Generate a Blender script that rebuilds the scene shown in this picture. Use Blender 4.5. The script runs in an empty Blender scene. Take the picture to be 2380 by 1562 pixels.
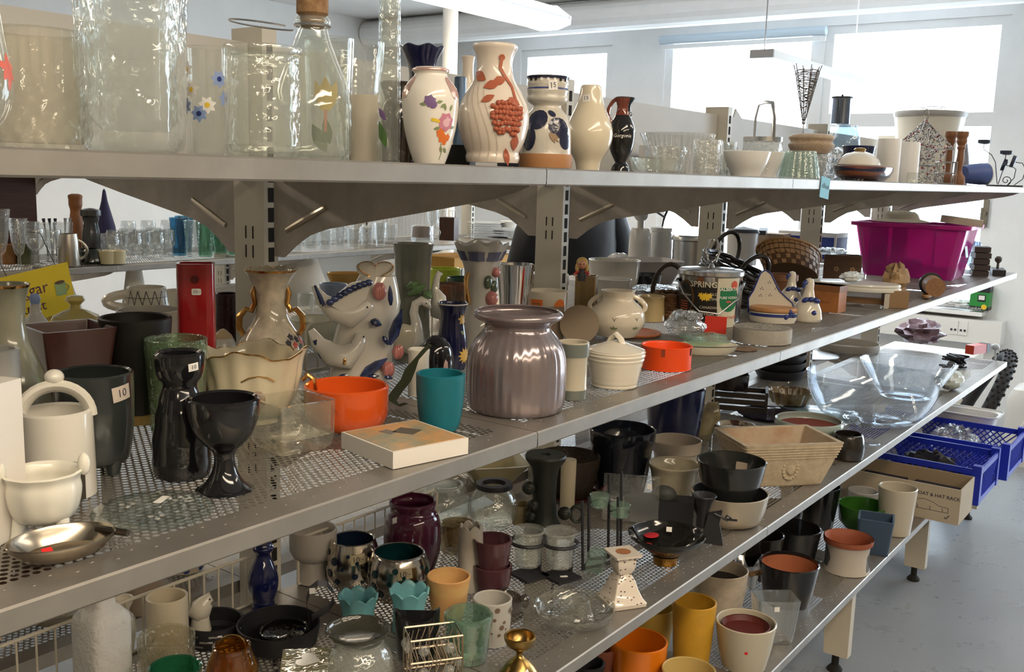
import bpy, math, random
from mathutils import Vector, Matrix
random.seed(7)
PI = math.pi
SC = bpy.context.scene
COL = SC.collection
# ------------------------------------------------------------------ camera
CAM = Vector((-1.1119, -0.7563, 1.4701))
FPX = 2315.42                      # focal length in pixels of a 2380 px wide frame
def _axes(yaw, pitch, roll):
    yaw, pitch, roll = map(math.radians, (yaw, pitch, roll))
    fw = Vector((math.cos(yaw)*math.cos(pitch), math.sin(yaw)*math.cos(pitch), math.sin(pitch)))
    ri = Vector((math.sin(yaw), -math.cos(yaw), 0)); up = ri.cross(fw)
    c, s = math.cos(roll), math.sin(roll)
    return c*ri+s*up, -s*ri+c*up, fw
RI, UP, FW = _axes(35.92, -9.193, 1.691)
cd = bpy.data.cameras.new('camera'); cam = bpy.data.objects.new('camera', cd); COL.objects.link(cam)
cd.sensor_width = 36.0; cd.lens = FPX*36.0/2380.0; cd.clip_start = 0.02; cd.clip_end = 200
cam.matrix_world = Matrix(((RI.x, UP.x, -FW.x, CAM.x), (RI.y, UP.y, -FW.y, CAM.y), (RI.z, UP.z, -FW.z, CAM.z), (0, 0, 0, 1)))
SC.camera = cam
# ------------------------------------------------------------------ world, light, exposure
w = bpy.data.worlds.new('sky'); SC.world = w; w.use_nodes = True
bg = w.node_tree.nodes['Background']; bg.inputs[0].default_value = (0.80, 0.90, 1.0, 1); bg.inputs[1].default_value = 9.0
SC.view_settings.view_transform = 'Standard'; SC.view_settings.look = 'None'
SC.view_settings.gamma = 1.0; SC.view_settings.use_curve_mapping = False
SC.view_settings.exposure = -0.08
cy = SC.cycles
cy.max_bounces = 8; cy.diffuse_bounces = 3; cy.glossy_bounces = 3; cy.transmission_bounces = 6; cy.transparent_max_bounces = 32
cy.use_adaptive_sampling = True; cy.adaptive_threshold = 0.03; cy.use_fast_gi = False
cy.caustics_reflective = False; cy.caustics_refractive = False; cy.sample_clamp_indirect = 6.0
def area(name, loc, rot, sx, sy, power, color, portal=False):
    l = bpy.data.lights.new(name, 'AREA'); l.shape = 'RECTANGLE'; l.size = sx; l.size_y = sy; l.energy = power; l.color = color
    o = bpy.data.objects.new(name, l); COL.objects.link(o); o.location = loc; o.rotation_euler = rot
    if portal: l.cycles.is_portal = True
    return o
WARM = (1.0, 0.79, 0.54)
# ------------------------------------------------------------------ shelf levels and pixel measuring
Z1, Z2, Z3, Z4 = 1.480, 1.1186, 0.7314, 0.3549
ZS = {1: Z1, 2: Z2, 3: Z3, 4: Z4}
def ray(u, v): return FW + RI*((u-1190)/FPX) - UP*((v-781)/FPX)
def onz(u, v, z): d = ray(u, v); return CAM + d*((z-CAM.z)/d.z)
def ony(u, v, y): d = ray(u, v); return CAM + d*((y-CAM.y)/d.y)
def onx(u, v, x): d = ray(u, v); return CAM + d*((x-CAM.x)/d.x)
def dep(P): return (Vector(P)-CAM).dot(FW)
def x_at(u, y, z):
    n = RI*FPX - FW*(u-1190); return CAM.x - ((y-CAM.y)*n.y + (z-CAM.z)*n.z)/n.x
def z_at(v, x, y):
    n = UP*FPX + FW*(v-781); return CAM.z - ((x-CAM.x)*n.x + (y-CAM.y)*n.y)/n.z
def pix(P): d = Vector(P)-CAM; D = d.dot(FW); return 1190+FPX*d.dot(RI)/D, 781-FPX*d.dot(UP)/D
def sinel(P): d = CAM-Vector(P); return d.z/d.length
def facing(x, y): return math.atan2(CAM.y-y, CAM.x-x)
# ------------------------------------------------------------------ mesh builder
class MB:
    def __init__(s): s.v = []; s.f = []
    def add(s, vs, fs):
        o = len(s.v); s.v += [tuple(p) for p in vs]; s.f += [tuple(i+o for i in f) for f in fs]; return s
    def box(s, c, d, rz=0, rx=0, ry=0):
        M = Matrix.Rotation(rz, 3, 'Z') @ Matrix.Rotation(ry, 3, 'Y') @ Matrix.Rotation(rx, 3, 'X')
        h = [x/2 for x in d]; c = Vector(c)
        vs = [c + M @ Vector((sx*h[0], sy*h[1], sz*h[2])) for sz in (-1, 1) for sx, sy in ((-1, -1), (1, -1), (1, 1), (-1, 1))]
        return s.add(vs, [(3, 2, 1, 0), (4, 5, 6, 7), (0, 1, 5, 4), (1, 2, 6, 5), (2, 3, 7, 6), (3, 0, 4, 7)])
    def lathe(s, prof, seg=32, c=(0, 0, 0), mod=None, sx=1, sy=1, rz=0, closed=False, th0=0):
        vs = []; fs = []; rows = []
        for r, z in prof:
            if r < 1e-6: rows.append([len(vs)]); vs.append((c[0], c[1], c[2]+z)); continue
            row = []
            for i in range(seg):
                a = 2*PI*i/seg + th0; rr, zz = (r, z) if mod is None else mod(a, r, z)
                px, py = rr*math.cos(a)*sx, rr*math.sin(a)*sy
                row.append(len(vs)); vs.append((c[0]+px*math.cos(rz)-py*math.sin(rz), c[1]+px*math.sin(rz)+py*math.cos(rz), c[2]+zz))
            rows.append(row)
        prs = list(zip(rows, rows[1:])) + ([(rows[-1], rows[0])] if closed else [])
        for a, b in prs:
            if len(a) == 1 and len(b) == 1: continue
            for i in range(seg):
                j = (i+1) % seg
                if len(a) == 1: fs.append((a[0], b[j], b[i]))
                elif len(b) == 1: fs.append((a[i], a[j], b[0]))
                else: fs.append((a[i], a[j], b[j], b[i]))
        return s.add(vs, fs)
    def tube(s, pts, r, seg=8, closed=False, cap=True, flat=None):
        pts = [Vector(p) for p in pts]; n = len(pts); rs = r if isinstance(r, (list, tuple)) else [r]*n
        vs = []; fs = []; up = None
        for i, p in enumerate(pts):
            t = (pts[(i+1) % n]-pts[i-1]) if closed else (pts[min(i+1, n-1)]-pts[max(i-1, 0)])
            t = t.normalized() if t.length > 1e-9 else Vector((0, 0, 1))
            if up is None: up = Vector((0, 0, 1)) if abs(t.z) < .9 else Vector((1, 0, 0))
            a = t.cross(up)
            if a.length < 1e-6: a = t.cross(Vector((0.3, 1, 0.2)))
            a.normalize(); b = a.cross(t).normalized(); up = b
            for k in range(seg):
                q = 2*PI*k/seg; ca, sa = math.cos(q)*rs[i], math.sin(q)*rs[i]
                if flat: ca *= flat
                vs.append(p + a*ca + b*sa)
        m = n if closed else n-1
        for i in range(m):
            j = (i+1) % n
            for k in range(seg):
                l = (k+1) % seg; fs.append((i*seg+k, i*seg+l, j*seg+l, j*seg+k))
        if cap and not closed: fs.append(tuple(range(seg-1, -1, -1))); fs.append(tuple((n-1)*seg+k for k in range(seg)))
        return s.add(vs, fs)
    def ball(s, c, r, seg=12, rings=8, M=None):
        r = (r, r, r) if not isinstance(r, (list, tuple)) else r; c = Vector(c); vs = []; fs = []
        for i in range(rings+1):
            p = PI*i/rings
            for k in range(seg):
                q = 2*PI*k/seg; d = Vector((r[0]*math.sin(p)*math.cos(q), r[1]*math.sin(p)*math.sin(q), -r[2]*math.cos(p)))
                vs.append(c + (M @ d if M else d))
        for i in range(rings):
            for k in range(seg):
                l = (k+1) % seg; fs.append((i*seg+k, i*seg+l, (i+1)*seg+l, (i+1)*seg+k))
        return s.add(vs, fs)
    def prism(s, poly, z0, z1, M=None):          # poly of (x,y) pulled along z, then moved by a 4x4 matrix
        n = len(poly); vs = [Vector((x, y, z)) for z in (z0, z1) for x, y in poly]
        if M is not None: vs = [M @ p for p in vs]
        fs = [tuple(range(n-1, -1, -1)), tuple(range(n, 2*n))] + [(i, (i+1) % n, n+(i+1) % n, n+i) for i in range(n)]
        return s.add(vs, fs)
    def loft(s, rows, closed=True, cap0=True, cap1=True):
        n = len(rows[0]); vs = [p for r in rows for p in r]; fs = []
        for i in range(len(rows)-1):
            for k in range(n if closed else n-1):
                l = (k+1) % n; fs.append((i*n+k, i*n+l, (i+1)*n+l, (i+1)*n+k))
        if cap0: fs.append(tuple(range(n-1, -1, -1)))
        if cap1: fs.append(tuple((len(rows)-1)*n+k for k in range(n)))
        return s.add(vs, fs)
    def grid(s, fn, nu, nv):
        vs = [fn(i/nu, j/nv) for j in range(nv+1) for i in range(nu+1)]
        fs = [(j*(nu+1)+i, j*(nu+1)+i+1, (j+1)*(nu+1)+i+1, (j+1)*(nu+1)+i) for j in range(nv) for i in range(nu)]
        return s.add(vs, fs)
def mesh_of(name, mb, mat, smooth=True, ang=38):
    me = bpy.data.meshes.new(name); me.from_pydata([tuple(p) for p in mb.v], [], mb.f); me.update()
    if smooth:
        me.polygons.foreach_set('use_smooth', [True]*len(me.polygons)); me.set_sharp_from_angle(angle=math.radians(ang))
    if mat is not None: me.materials.append(mat)
    return me
def tag(o, label=None, cat=None, group=None, kind=None):
    if label: o['label'] = label
    if cat: o['category'] = cat
    if group: o['group'] = group
    if kind: o['kind'] = kind
    return o
def obj(name, mb, mat, parent=None, loc=(0, 0, 0), rot=(0, 0, 0), smooth=True, ang=38, label=None, cat=None, group=None, kind=None):
    me = mb if isinstance(mb, bpy.types.Mesh) else mesh_of(name, mb, mat, smooth, ang)
    o = bpy.data.objects.new(name, me); COL.objects.link(o); o.parent = parent; o.location = loc; o.rotation_euler = rot
    return tag(o, label, cat, group, kind)
def thing(name, label, cat, loc=(0, 0, 0), rz=0, group=None, rot=None):
    o = bpy.data.objects.new(name, None); COL.objects.link(o); o.location = loc; o.rotation_euler = rot or (0, 0, rz); o.empty_display_size = .02
    return tag(o, label, cat, group)
def copy_tree(o, parent=None):
    c = o.copy(); COL.objects.link(c); c.parent = parent
    for ch in list(o.children): copy_tree(ch, c)
    return c
def dup(o, loc, rz=None, label=None, group=None, sc=None):
    c = copy_tree(o); c.location = loc
    if rz is not None: c.rotation_euler = (0, 0, rz)
    if label: c['label'] = label
    if group: c['group'] = group
    if sc: c.scale = sc if isinstance(sc, tuple) else (sc, sc, sc)
    return c
# ------------------------------------------------------------------ materials (all procedural)
MATS = {}
def _new(key):
    m = bpy.data.materials.new(key); m.use_nodes = True; nt = m.node_tree
    return m, nt, nt.nodes['Principled BSDF']
def _noise(nt, scale, detail=3, rough=.55, coord='Object', sc=(1, 1, 1)):
    tc = nt.nodes.new('ShaderNodeTexCoord'); mp = nt.nodes.new('ShaderNodeMapping'); mp.inputs['Scale'].default_value = sc
    n = nt.nodes.new('ShaderNodeTexNoise'); n.inputs['Scale'].default_value = scale; n.inputs['Detail'].default_value = detail; n.inputs['Roughness'].default_value = rough
    nt.links.new(tc.outputs[coord], mp.inputs[0]); nt.links.new(mp.outputs[0], n.inputs[0]); return n
def _ramp(nt, src, stops):
    r = nt.nodes.new('ShaderNodeValToRGB'); e = r.color_ramp.elements
    while len(e) < len(stops): e.new(.5)
    for el, (p, c) in zip(e, stops): el.position = p; el.color = (*c, 1)
    nt.links.new(src, r.inputs[0]); return r
def mat(key, color, rough=.5, metal=0, coat=0, trans=0, ior=1.45, var=.0, vs=30, bump=0, bs=200, emit=0, emc=None, alpha=1, sub=0, stretch=(1, 1, 1), spec=.5, det=3, color2=None, lo=.35, hi=.65, rvar=0):
    if key in MATS: return MATS[key]
    m, nt, b = _new(key); I = b.inputs
    I['Base Color'].default_value = (*color, 1); I['Roughness'].default_value = rough; I['Metallic'].default_value = metal
    I['Coat Weight'].default_value = coat; I['Coat Roughness'].default_value = .06; I['Transmission Weight'].default_value = trans; I['IOR'].default_value = ior
    I['Alpha'].default_value = alpha; I['Specular IOR Level'].default_value = spec
    if sub: I['Subsurface Weight'].default_value = sub; I['Subsurface Radius'].default_value = (.02, .015, .01)
    if emit: I['Emission Color'].default_value = (*(emc or color), 1); I['Emission Strength'].default_value = emit
    if var or color2:
        n = _noise(nt, vs, det, .6, sc=stretch)
        c2 = color2 or tuple(max(0, c*(1-var)) for c in color); c1 = color if color2 else tuple(min(1, c*(1+var*.5)) for c in color)
        r = _ramp(nt, n.outputs[0], [(lo, c2), (hi, c1)]); nt.links.new(r.outputs[0], I['Base Color'])
    if rvar:
        n = _noise(nt, 9, 4, .65); mr = nt.nodes.new('ShaderNodeMapRange'); mr.inputs[3].default_value = max(.02, rough-rvar); mr.inputs[4].default_value = min(1, rough+rvar)
        nt.links.new(n.outputs[0], mr.inputs[0]); nt.links.new(mr.outputs[0], I['Roughness'])
    if bump:
        n = _noise(nt, bs, 3, .6, sc=stretch); bp = nt.nodes.new('ShaderNodeBump'); bp.inputs['Strength'].default_value = bump; bp.inputs['Distance'].default_value = .004
        nt.links.new(n.outputs[0], bp.inputs['Height']); nt.links.new(bp.outputs[0], I['Normal'])
    MATS[key] = m; return m
def cer(key, color, rough=.16, **k): return mat(key, color, rough, coat=.5, **k)
def glassm(key, tint=(.97, .98, .97), body=.05, rough=.02, wob=0.0, ws=60, bodyc=(.85, .87, .86), refl=1.0):
    """clear glassware: see-through, mirror-like at grazing angles, a little milky body colour"""
    if key in MATS: return MATS[key]
    m, nt, b = _new(key); nt.nodes.remove(b); out = nt.nodes['Material Output']; N = nt.nodes.new; L = nt.links.new
    tr = N('ShaderNodeBsdfTransparent'); tr.inputs[0].default_value = (*tint, 1)
    gl = N('ShaderNodeBsdfGlossy'); gl.inputs['Roughness'].default_value = rough; gl.inputs[0].default_value = (1, 1, 1, 1)
    df = N('ShaderNodeBsdfDiffuse'); df.inputs[0].default_value = (*bodyc, 1)
    lw = N('ShaderNodeLayerWeight'); lw.inputs[0].default_value = .5
    pw = N('ShaderNodeMath'); pw.operation = 'POWER'; pw.inputs[1].default_value = 3.2
    ma = N('ShaderNodeMath'); ma.operation = 'MULTIPLY_ADD'; ma.inputs[1].default_value = .62*refl; ma.inputs[2].default_value = .055*refl
    m1 = N('ShaderNodeMixShader'); m1.inputs[0].default_value = body; m2 = N('ShaderNodeMixShader')
    L(lw.outputs['Facing'], pw.inputs[0]); L(pw.outputs[0], ma.inputs[0]); L(ma.outputs[0], m2.inputs[0])
    L(tr.outputs[0], m1.inputs[1]); L(df.outputs[0], m1.inputs[2]); L(m1.outputs[0], m2.inputs[1]); L(gl.outputs[0], m2.inputs[2]); L(m2.outputs[0], out.inputs[0])
    if wob:
        n = _noise(nt, ws, 2, .5); bp = N('ShaderNodeBump'); bp.inputs['Strength'].default_value = wob; bp.inputs['Distance'].default_value = .01
        L(n.outputs[0], bp.inputs['Height'])
        for sh in (gl, lw): L(bp.outputs[0], sh.inputs['Normal'])
    MATS[key] = m; return m
def woodm(key, c1, c2, sc=(6, 60, 60), rough=.45): return mat(key, c1, rough, color2=c2, vs=2.0, stretch=sc, det=5, lo=.3, hi=.7)
# ------------------------------------------------------------------ vessels measured from silhouettes
class VI: pass
def solid(prof): return ([(0, prof[0][1])] if prof[0][0] > 1e-6 else []) + list(prof) + ([(0, prof[-1][1])] if prof[-1][0] > 1e-6 else [])
def hollow(prof, t, tb=None):
    tb = tb or t; z0 = prof[0][1]
    out = [(0, z0)] + list(prof); rt, zt = prof[-1]
    out.append((max(rt-t*.5, .001), zt+t*.35)); inn = [(max(r-t, .0015), z) for r, z in prof if z > z0+tb]
    out += inn[::-1]
    rb = max(min([r for r, z in prof if z <= z0+tb*2.2] or [prof[0][0]])-t, .002); out += [(rb, z0+tb), (0, z0+tb)]
    return out
def smoothp(p, n=3):
    """round a coarse profile with a Catmull-Rom pass"""
    if n < 2 or len(p) < 3: return p
    q = []
    for i in range(len(p)-1):
        p0, p1, p2, p3 = p[max(i-1, 0)], p[i], p[i+1], p[min(i+2, len(p)-1)]
        for k in range(n):
            t = k/n; q.append(tuple(max(0.0005, .5*((2*b)+(-a+c)*t+(2*a-5*b+4*c-d)*t*t+(-a+3*b-3*c+d)*t**3)) if j == 0 else .5*((2*b)+(-a+c)*t+(2*a-5*b+4*c-d)*t*t+(-a+3*b-3*c+d)*t**3) for j, (a, b, c, d) in enumerate(zip(p0, p1, p2, p3))))
    q.append(p[-1]); lo = p[0][1]; return [(r, max(lo, z)) for r, z in q]
def base_at(u, vb, half, lv=None, y=None, z=None):
    z = ZS[lv]+.001 if z is None else z
    if y is not None: x = x_at(u, y, z); return Vector((x, y, z))
    v = vb
    for _ in range(4):
        P = onz(u, v, z); v = vb - half*sinel(P)
    return onz(u, v, z)
def measure(u, pts, lv=None, y=None, z=None):
    P = base_at(u, pts[0][0], pts[0][1], lv, y, z); prof = []
    for i, (v, h) in enumerate(pts):
        zz = P.z if i == 0 else z_at(v, P.x, P.y); Q = Vector((P.x, P.y, zz)); prof.append((h*dep(Q)/FPX, zz-P.z))
    for i in range(1, len(prof)):
        if prof[i][1] <= prof[i-1][1]: prof[i] = (prof[i][0], prof[i-1][1]+.0008)
    return P, prof
def rfun(prof):
    def f(z):
        if z <= prof[0][1]: return prof[0][0]
        for (r0, z0), (r1, z1) in zip(prof, prof[1:]):
            if z0 <= z <= z1: return r0+(r1-r0)*(z-z0)/max(z1-z0, 1e-9)
        return prof[-1][0]
    return f
def vessel(name, label, cat, u, pts, m, lv=None, y=None, z=None, t=.004, seg=40, sm=1, mod=None, parts=False, group=None, sx=1, sy=1, rz=0, fill=False, tilt=None, part='body', tb=None):
    P, prof = measure(u, pts, lv, y, z); prof = smoothp(prof, sm); I = VI(); I.P = P; I.prof = prof; I.rf = rfun(prof); I.th = facing(P.x, P.y); I.h = prof[-1][1]
    I.s = dep(P)/FPX; I.sx, I.sy, I.rz = sx, sy, rz
    mb = MB().lathe(solid(prof) if fill else hollow(prof, t, tb), seg, mod=mod, sx=sx, sy=sy, rz=rz)
    if parts:
        I.root = thing(name, label, cat, P, group=group); I.body = obj(part, mb, m, I.root)
    else:
        I.root = I.body = obj(name, mb, m, None, P, label=label, cat=cat, group=group)
    if tilt: I.root.rotation_euler = tilt
    return I
def flute(n, amp, zlo=-9, zhi=9, ph=0, sharp=False):
    def f(a, r, z):
        if z < zlo or z > zhi: return r, z
        c = math.cos(n*a+ph); c = (2*abs(math.cos(n*a/2+ph))-1) if sharp else c
        return r*(1+amp*c), z
    return f
def scallop(n, amp, zt):
    """wavy rim: only the rings near the top rise and fall"""
    return lambda a, r, z: (r, z + (amp*math.cos(n*a) if z > zt else 0))
# flat prints laid on a vessel: 2-D outline (x right, y up, metres) wrapped round its wall
def wrap(I, poly, du, z, off=.0006, mb=None, sub=True):
    """du: sideways shift in radians from the side that faces the aisle; poly: list of polygons"""
    mb = mb or MB()
    def at(x, yv):
        zz = z+yv; r = I.rf(zz); a = I.th + du + x/max(r, .004)
        rr = r+off; px, py = rr*math.cos(a)*I.sx, rr*math.sin(a)*I.sy
        return (px*math.cos(I.rz)-py*math.sin(I.rz), px*math.sin(I.rz)+py*math.cos(I.rz), zz)
    for pl in poly:
        if len(pl) > 4 or max(p[0] for p in pl)-min(p[0] for p in pl) > .008:
            ql = []
            for (x0, y0), (x1, y1) in zip(pl, pl[1:]+pl[:1]):
                m_ = max(1, int(abs(x1-x0)/.005)); ql += [(x0+(x1-x0)*i/m_, y0+(y1-y0)*i/m_) for i in range(m_)]
            pl = ql
        n = len(pl); w_ = max(p[0] for p in pl)-min(p[0] for p in pl)
        if n < 6 or w_ < .004: mb.add([at(*p) for p in pl], [tuple(range(n))]); continue
        cx, cy_ = sum(p[0] for p in pl)/n, sum(p[1] for p in pl)/n; ks = (1, .72, .42) if w_ > .008 else (1, .55)
        vs = [at(cx+(x-cx)*k, cy_+(yv-cy_)*k) for k in ks for x, yv in pl] + [at(cx, cy_)]
        fs = [(j*n+i, j*n+(i+1) % n, (j+1)*n+(i+1) % n, (j+1)*n+i) for j in range(len(ks)-1) for i in range(n)] + [((len(ks)-1)*n+i, (len(ks)-1)*n+(i+1) % n, len(vs)-1) for i in range(n)]
        mb.add(vs, fs)
    return mb
def pdisc(cx, cy_, r, n=12, ry=None, a0=0):
    ry = ry or r; c, s = math.cos(a0), math.sin(a0)
    return [(cx + r*math.cos(2*PI*i/n)*c - ry*math.sin(2*PI*i/n)*s, cy_ + r*math.cos(2*PI*i/n)*s + ry*math.sin(2*PI*i/n)*c) for i in range(n)]
def pleaf(cx, cy_, L, W, a0):
    p = [(0, 0), (.2, .6), (.45, 1), (.7, .75), (1, 0), (.7, -.75), (.45, -1), (.2, -.6)]; c, s = math.cos(a0), math.sin(a0)
    return [(cx+L*x*c-W*.5*y*s, cy_+L*x*s+W*.5*y*c) for x, y in p]
def prect(cx, cy_, w, h, a0=0):
    c, s = math.cos(a0), math.sin(a0); n = 3
    pts = [(-w/2+w*i/n, -h/2) for i in range(n+1)] + [(w/2-w*i/n, h/2) for i in range(n+1)]
    return [(cx+x*c-y*s, cy_+x*s+y*c) for x, y in pts]
def pstroke(pts, w):
    out = []
    for (x0, y0), (x1, y1) in zip(pts, pts[1:]):
        L = math.hypot(x1-x0, y1-y0) or 1e-6; nx, ny = -(y1-y0)/L*w/2, (x1-x0)/L*w/2; out.append([(x0-nx, y0-ny), (x1-nx, y1-ny), (x1+nx, y1+ny), (x0+nx, y0+ny)])
    return out
def pflower(cx, cy_, r, n=5, w=.55): return [pleaf(cx, cy_, r, r*w, 2*PI*i/n+.3) for i in range(n)]
def printed(I, name, polys, du, z, m, off=.0006, label=None, parent=None): return obj(name, wrap(I, polys, du, z, off), m, parent or I.root, smooth=False, label=label)
FONT = None
def text_polys(s, size, shear=0, bold=0):
    c = bpy.data.curves.new('t', 'FONT'); c.body = s; c.size = size; c.align_x = 'CENTER'; c.align_y = 'CENTER'; c.shear = shear; c.offset = bold; c.resolution_u = 2
    o = bpy.data.objects.new('t', c); COL.objects.link(o); dg = bpy.context.evaluated_depsgraph_get(); me = bpy.data.meshes.new_from_object(o.evaluated_get(dg))
    polys = [[(me.vertices[i].co.x, me.vertices[i].co.y) for i in p.vertices] for p in me.polygons]
    bpy.data.objects.remove(o); bpy.data.curves.remove(c); bpy.data.meshes.remove(me); return polys
def sticker(I, du, z, w=.016, h=.011, a0=.1, txt=None, m=None):
    o = printed(I, 'price_sticker', [prect(0, 0, w, h, a0)], du, z, m or MATS['paper'], .0007)
    if txt: printed(I, 'price_writing', [[(x*math.cos(a0)-y*math.sin(a0), x*math.sin(a0)+y*math.cos(a0)) for x, y in p] for p in text_polys(txt, h*.75)], du, z, MATS['ink'], .0011, parent=None)
    return o
def flat_text(s, size, M, m, parent, name='lettering', shear=0, bold=0, off=0):
    mb = MB()
    for p in text_polys(s, size, shear, bold): mb.add([M @ Vector((x, y, off)) for x, y in p], [tuple(range(len(p)))])
    return obj(name, mb, m, parent, smooth=False)
def rrect(a, b, r, n=5):
    """outline of a rounded rectangle a x b"""
    o = []
    for cx, cy_, q in ((a/2-r, b/2-r, 0), (-a/2+r, b/2-r, 1), (-a/2+r, -b/2+r, 2), (a/2-r, -b/2+r, 3)):
        for i in range(n+1): t = PI/2*(q+i/n); o.append((cx+r*math.cos(t), cy_+r*math.sin(t)))
    return o
def rr_vessel(mb, rows, t, tb, rad, n=5):
    """hollow rounded-rectangle vessel: rows of (a, b, z) from the foot to the rim"""
    outer = [[(x, y, z) for x, y in rrect(a, b, min(rad, a*.49, b*.49), n)] for a, b, z in rows]
    inner = [[(x, y, z) for x, y in rrect(a-2*t, b-2*t, max(min(rad, a*.49, b*.49)-t, .001), n)] for a, b, z in rows if z > rows[0][2]+tb]
    a, b, z = rows[0]; inner = inner[::-1] + [[(x, y, z+tb) for x, y in rrect(a-2*t, b-2*t, max(min(rad, a*.49, b*.49)-t, .001), n)]]
    return mb.loft(outer+inner)
# common materials
mat('paper', (.86, .84, .80), .7); mat('ink', (.05, .05, .07), .7)
def surf(I, x, z, off=0.0):
    r = I.rf(z); a = I.th + x/max(r, .004); rr = r+off; px, py = rr*math.cos(a)*I.sx, rr*math.sin(a)*I.sy
    return Vector((px*math.cos(I.rz)-py*math.sin(I.rz), px*math.sin(I.rz)+py*math.cos(I.rz), z))
def handle(I, x, zs, bulge, r=.005, m=None, name='handle', du=None, seg=8, flat=None):
    """loop handle standing off the wall on one side: x = +1 right / -1 left as seen from the aisle"""
    a = I.th + (du if du is not None else x*PI/2); d = Vector((math.cos(a), math.sin(a), 0)); z0, z1 = zs; pts = []
    for k in range(9):
        t = k/8; z = z0+(z1-z0)*t; rr = I.rf(z); rr0 = I.rf(z0)*(1-t)+I.rf(z1)*t
        pts.append(d*(max(rr0-.002, .002)+bulge*math.sin(PI*t)**.7)+Vector((0, 0, z)))
    return obj(name, MB().tube(pts, r, seg, flat=flat), m, I.root)
def band(I, z0, z1, m, name='band', off=.0007, n=4, seg=40, mod=None, parent=None):
    rows = [(I.rf(z0+(z1-z0)*k/n)+off, z0+(z1-z0)*k/n) for k in range(n+1)]
    return obj(name, MB().lathe(rows, seg, sx=I.sx, sy=I.sy, rz=I.rz, mod=mod), m, parent or I.root)
def boxthing(name, label, cat, u, vb, lv, d, rz, m, y=None, z=None, parts=False, group=None):
    """a box resting on a shelf; u, vb: the middle of its foot"""
    P = base_at(u, vb, 0, lv, y, z)
    if parts: return thing(name, label, cat, P, rz, group)
    return obj(name, MB().box((0, 0, d[2]/2), d), m, None, P, (0, 0, rz), False, label=label, cat=cat, group=group)

class FT: pass
def framed(name, label, cat, u, vb, lv=None, y=None, z=None, turn=0, half=0, group=None):
    """a thing whose local X points right along the aisle view, -Y to the viewer; q(u, v, y) gives local points"""
    P = base_at(u, vb, half, lv, y, z); t = FT(); t.P = P; t.s = dep(P)/FPX; t.th = facing(P.x, P.y)
    t.root = thing(name, label, cat, P, t.th+PI/2+turn, group); t.u = u
    c, s_ = math.cos(turn), math.sin(turn)
    def q(uu, vv, yy=0.0):
        z_ = z_at(vv, P.x, P.y)-P.z; uc = pix((P.x, P.y, P.z+z_))[0]; x = (uu-uc)*t.s
        return Vector((x*c+yy*s_, -x*s_+yy*c, z_))
    t.q = q; return t

def ground(root, z):
    """set a tipped thing down so that its lowest point touches z"""
    bpy.context.view_layer.update(); lo = 1e9
    for o in root.children_recursive:
        if o.type == 'MESH': lo = min(lo, min((o.matrix_world @ v.co).z for v in o.data.vertices))
    root.location.z += z-lo; return root
# ================================================================== THE ROOM
X0, X1, Y0, Y1, ZC = -4.2, 5.6, -3.6, 5.4, 2.72
m_wall = mat('wall_paint', (.80, .79, .76), .7, var=.04, vs=3); m_white = mat('white_paint', (.90, .90, .89), .45, var=.03, vs=5); m_wallw = mat('wall_ochre', (.30, .27, .22), .8, var=.2, vs=3)
m_ceil = mat('ceiling_paint', (.80, .78, .75), .85, var=.03, vs=2); m_trunk = mat('trunking_plastic', (.84, .83, .79), .4)
m_floor = mat('floor_vinyl', (.29, .31, .33), .30, var=.06, vs=3.5, rvar=.12, det=6, spec=.55); m_seam = mat('floor_seam', (.20, .21, .22), .5)
def S(name, mb, m, parent=None, **k): return obj(name, mb, m, parent, kind=None if parent else 'structure', smooth=False, **k)
fl = S('floor', MB().box(((X0+X1)/2, (Y0+Y1)/2, -.05), (X1-X0, Y1-Y0, .1)), m_floor)
for yy in (-.62, -.98, -2.0):
    S('floor_seam', MB().box((1.6, yy, .0003), (7.0, .004, .0006)), m_seam, fl)
S('ceiling', MB().box(((X0+X1)/2, (Y0+Y1)/2, ZC+.05), (X1-X0, Y1-Y0, .1)), m_ceil)
S('wall_left', MB().box((X0-.05, (Y0+Y1)/2, ZC/2), (.1, Y1-Y0, ZC)), m_wallw)
S('wall_back', MB().box(((X0+X1)/2, Y1+.05, ZC/2), (X1-X0, .1, ZC)), m_wall)
S('wall_near', MB().box(((X0+X1)/2, Y0-.05, ZC/2), (X1-X0, .1, ZC)), m_wallw)
# window wall at the far end: solid below, piers between the windows, lintel above
we = MB(); XT = .16
def wy(y0, y1, z0, z1): we.box((X1+XT/2, (y0+y1)/2, (z0+z1)/2), (XT, y1-y0, z1-z0))
ZW = .72
WIN = [(-2.5, -.40, .10, 2.50), (.50, 1.62, ZW, 2.50), (1.66, 2.80, ZW, 2.50), (3.25, 4.10, ZW, 2.46)]  # first opening is out of view, added to daylight the floor and lips
wy(Y0, -2.5, 0, ZC); wy(-.40, .50, 0, ZC); wy(-2.5, -.40, 0, .10); wy(-2.5, -.40, 2.5, ZC); wy(.50, Y1, 0, ZW); wy(.50, Y1, 2.50, ZC); wy(1.62, 1.66, ZW, 2.5); wy(2.80, 3.25, ZW, 2.5); wy(4.10, Y1, ZW, 2.5); wy(3.25, 4.10, 2.46, 2.5)
S('wall_right', we, m_white)
m_pane = glassm('window_glass', (.97, .99, 1.0), .0, .01)
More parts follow.
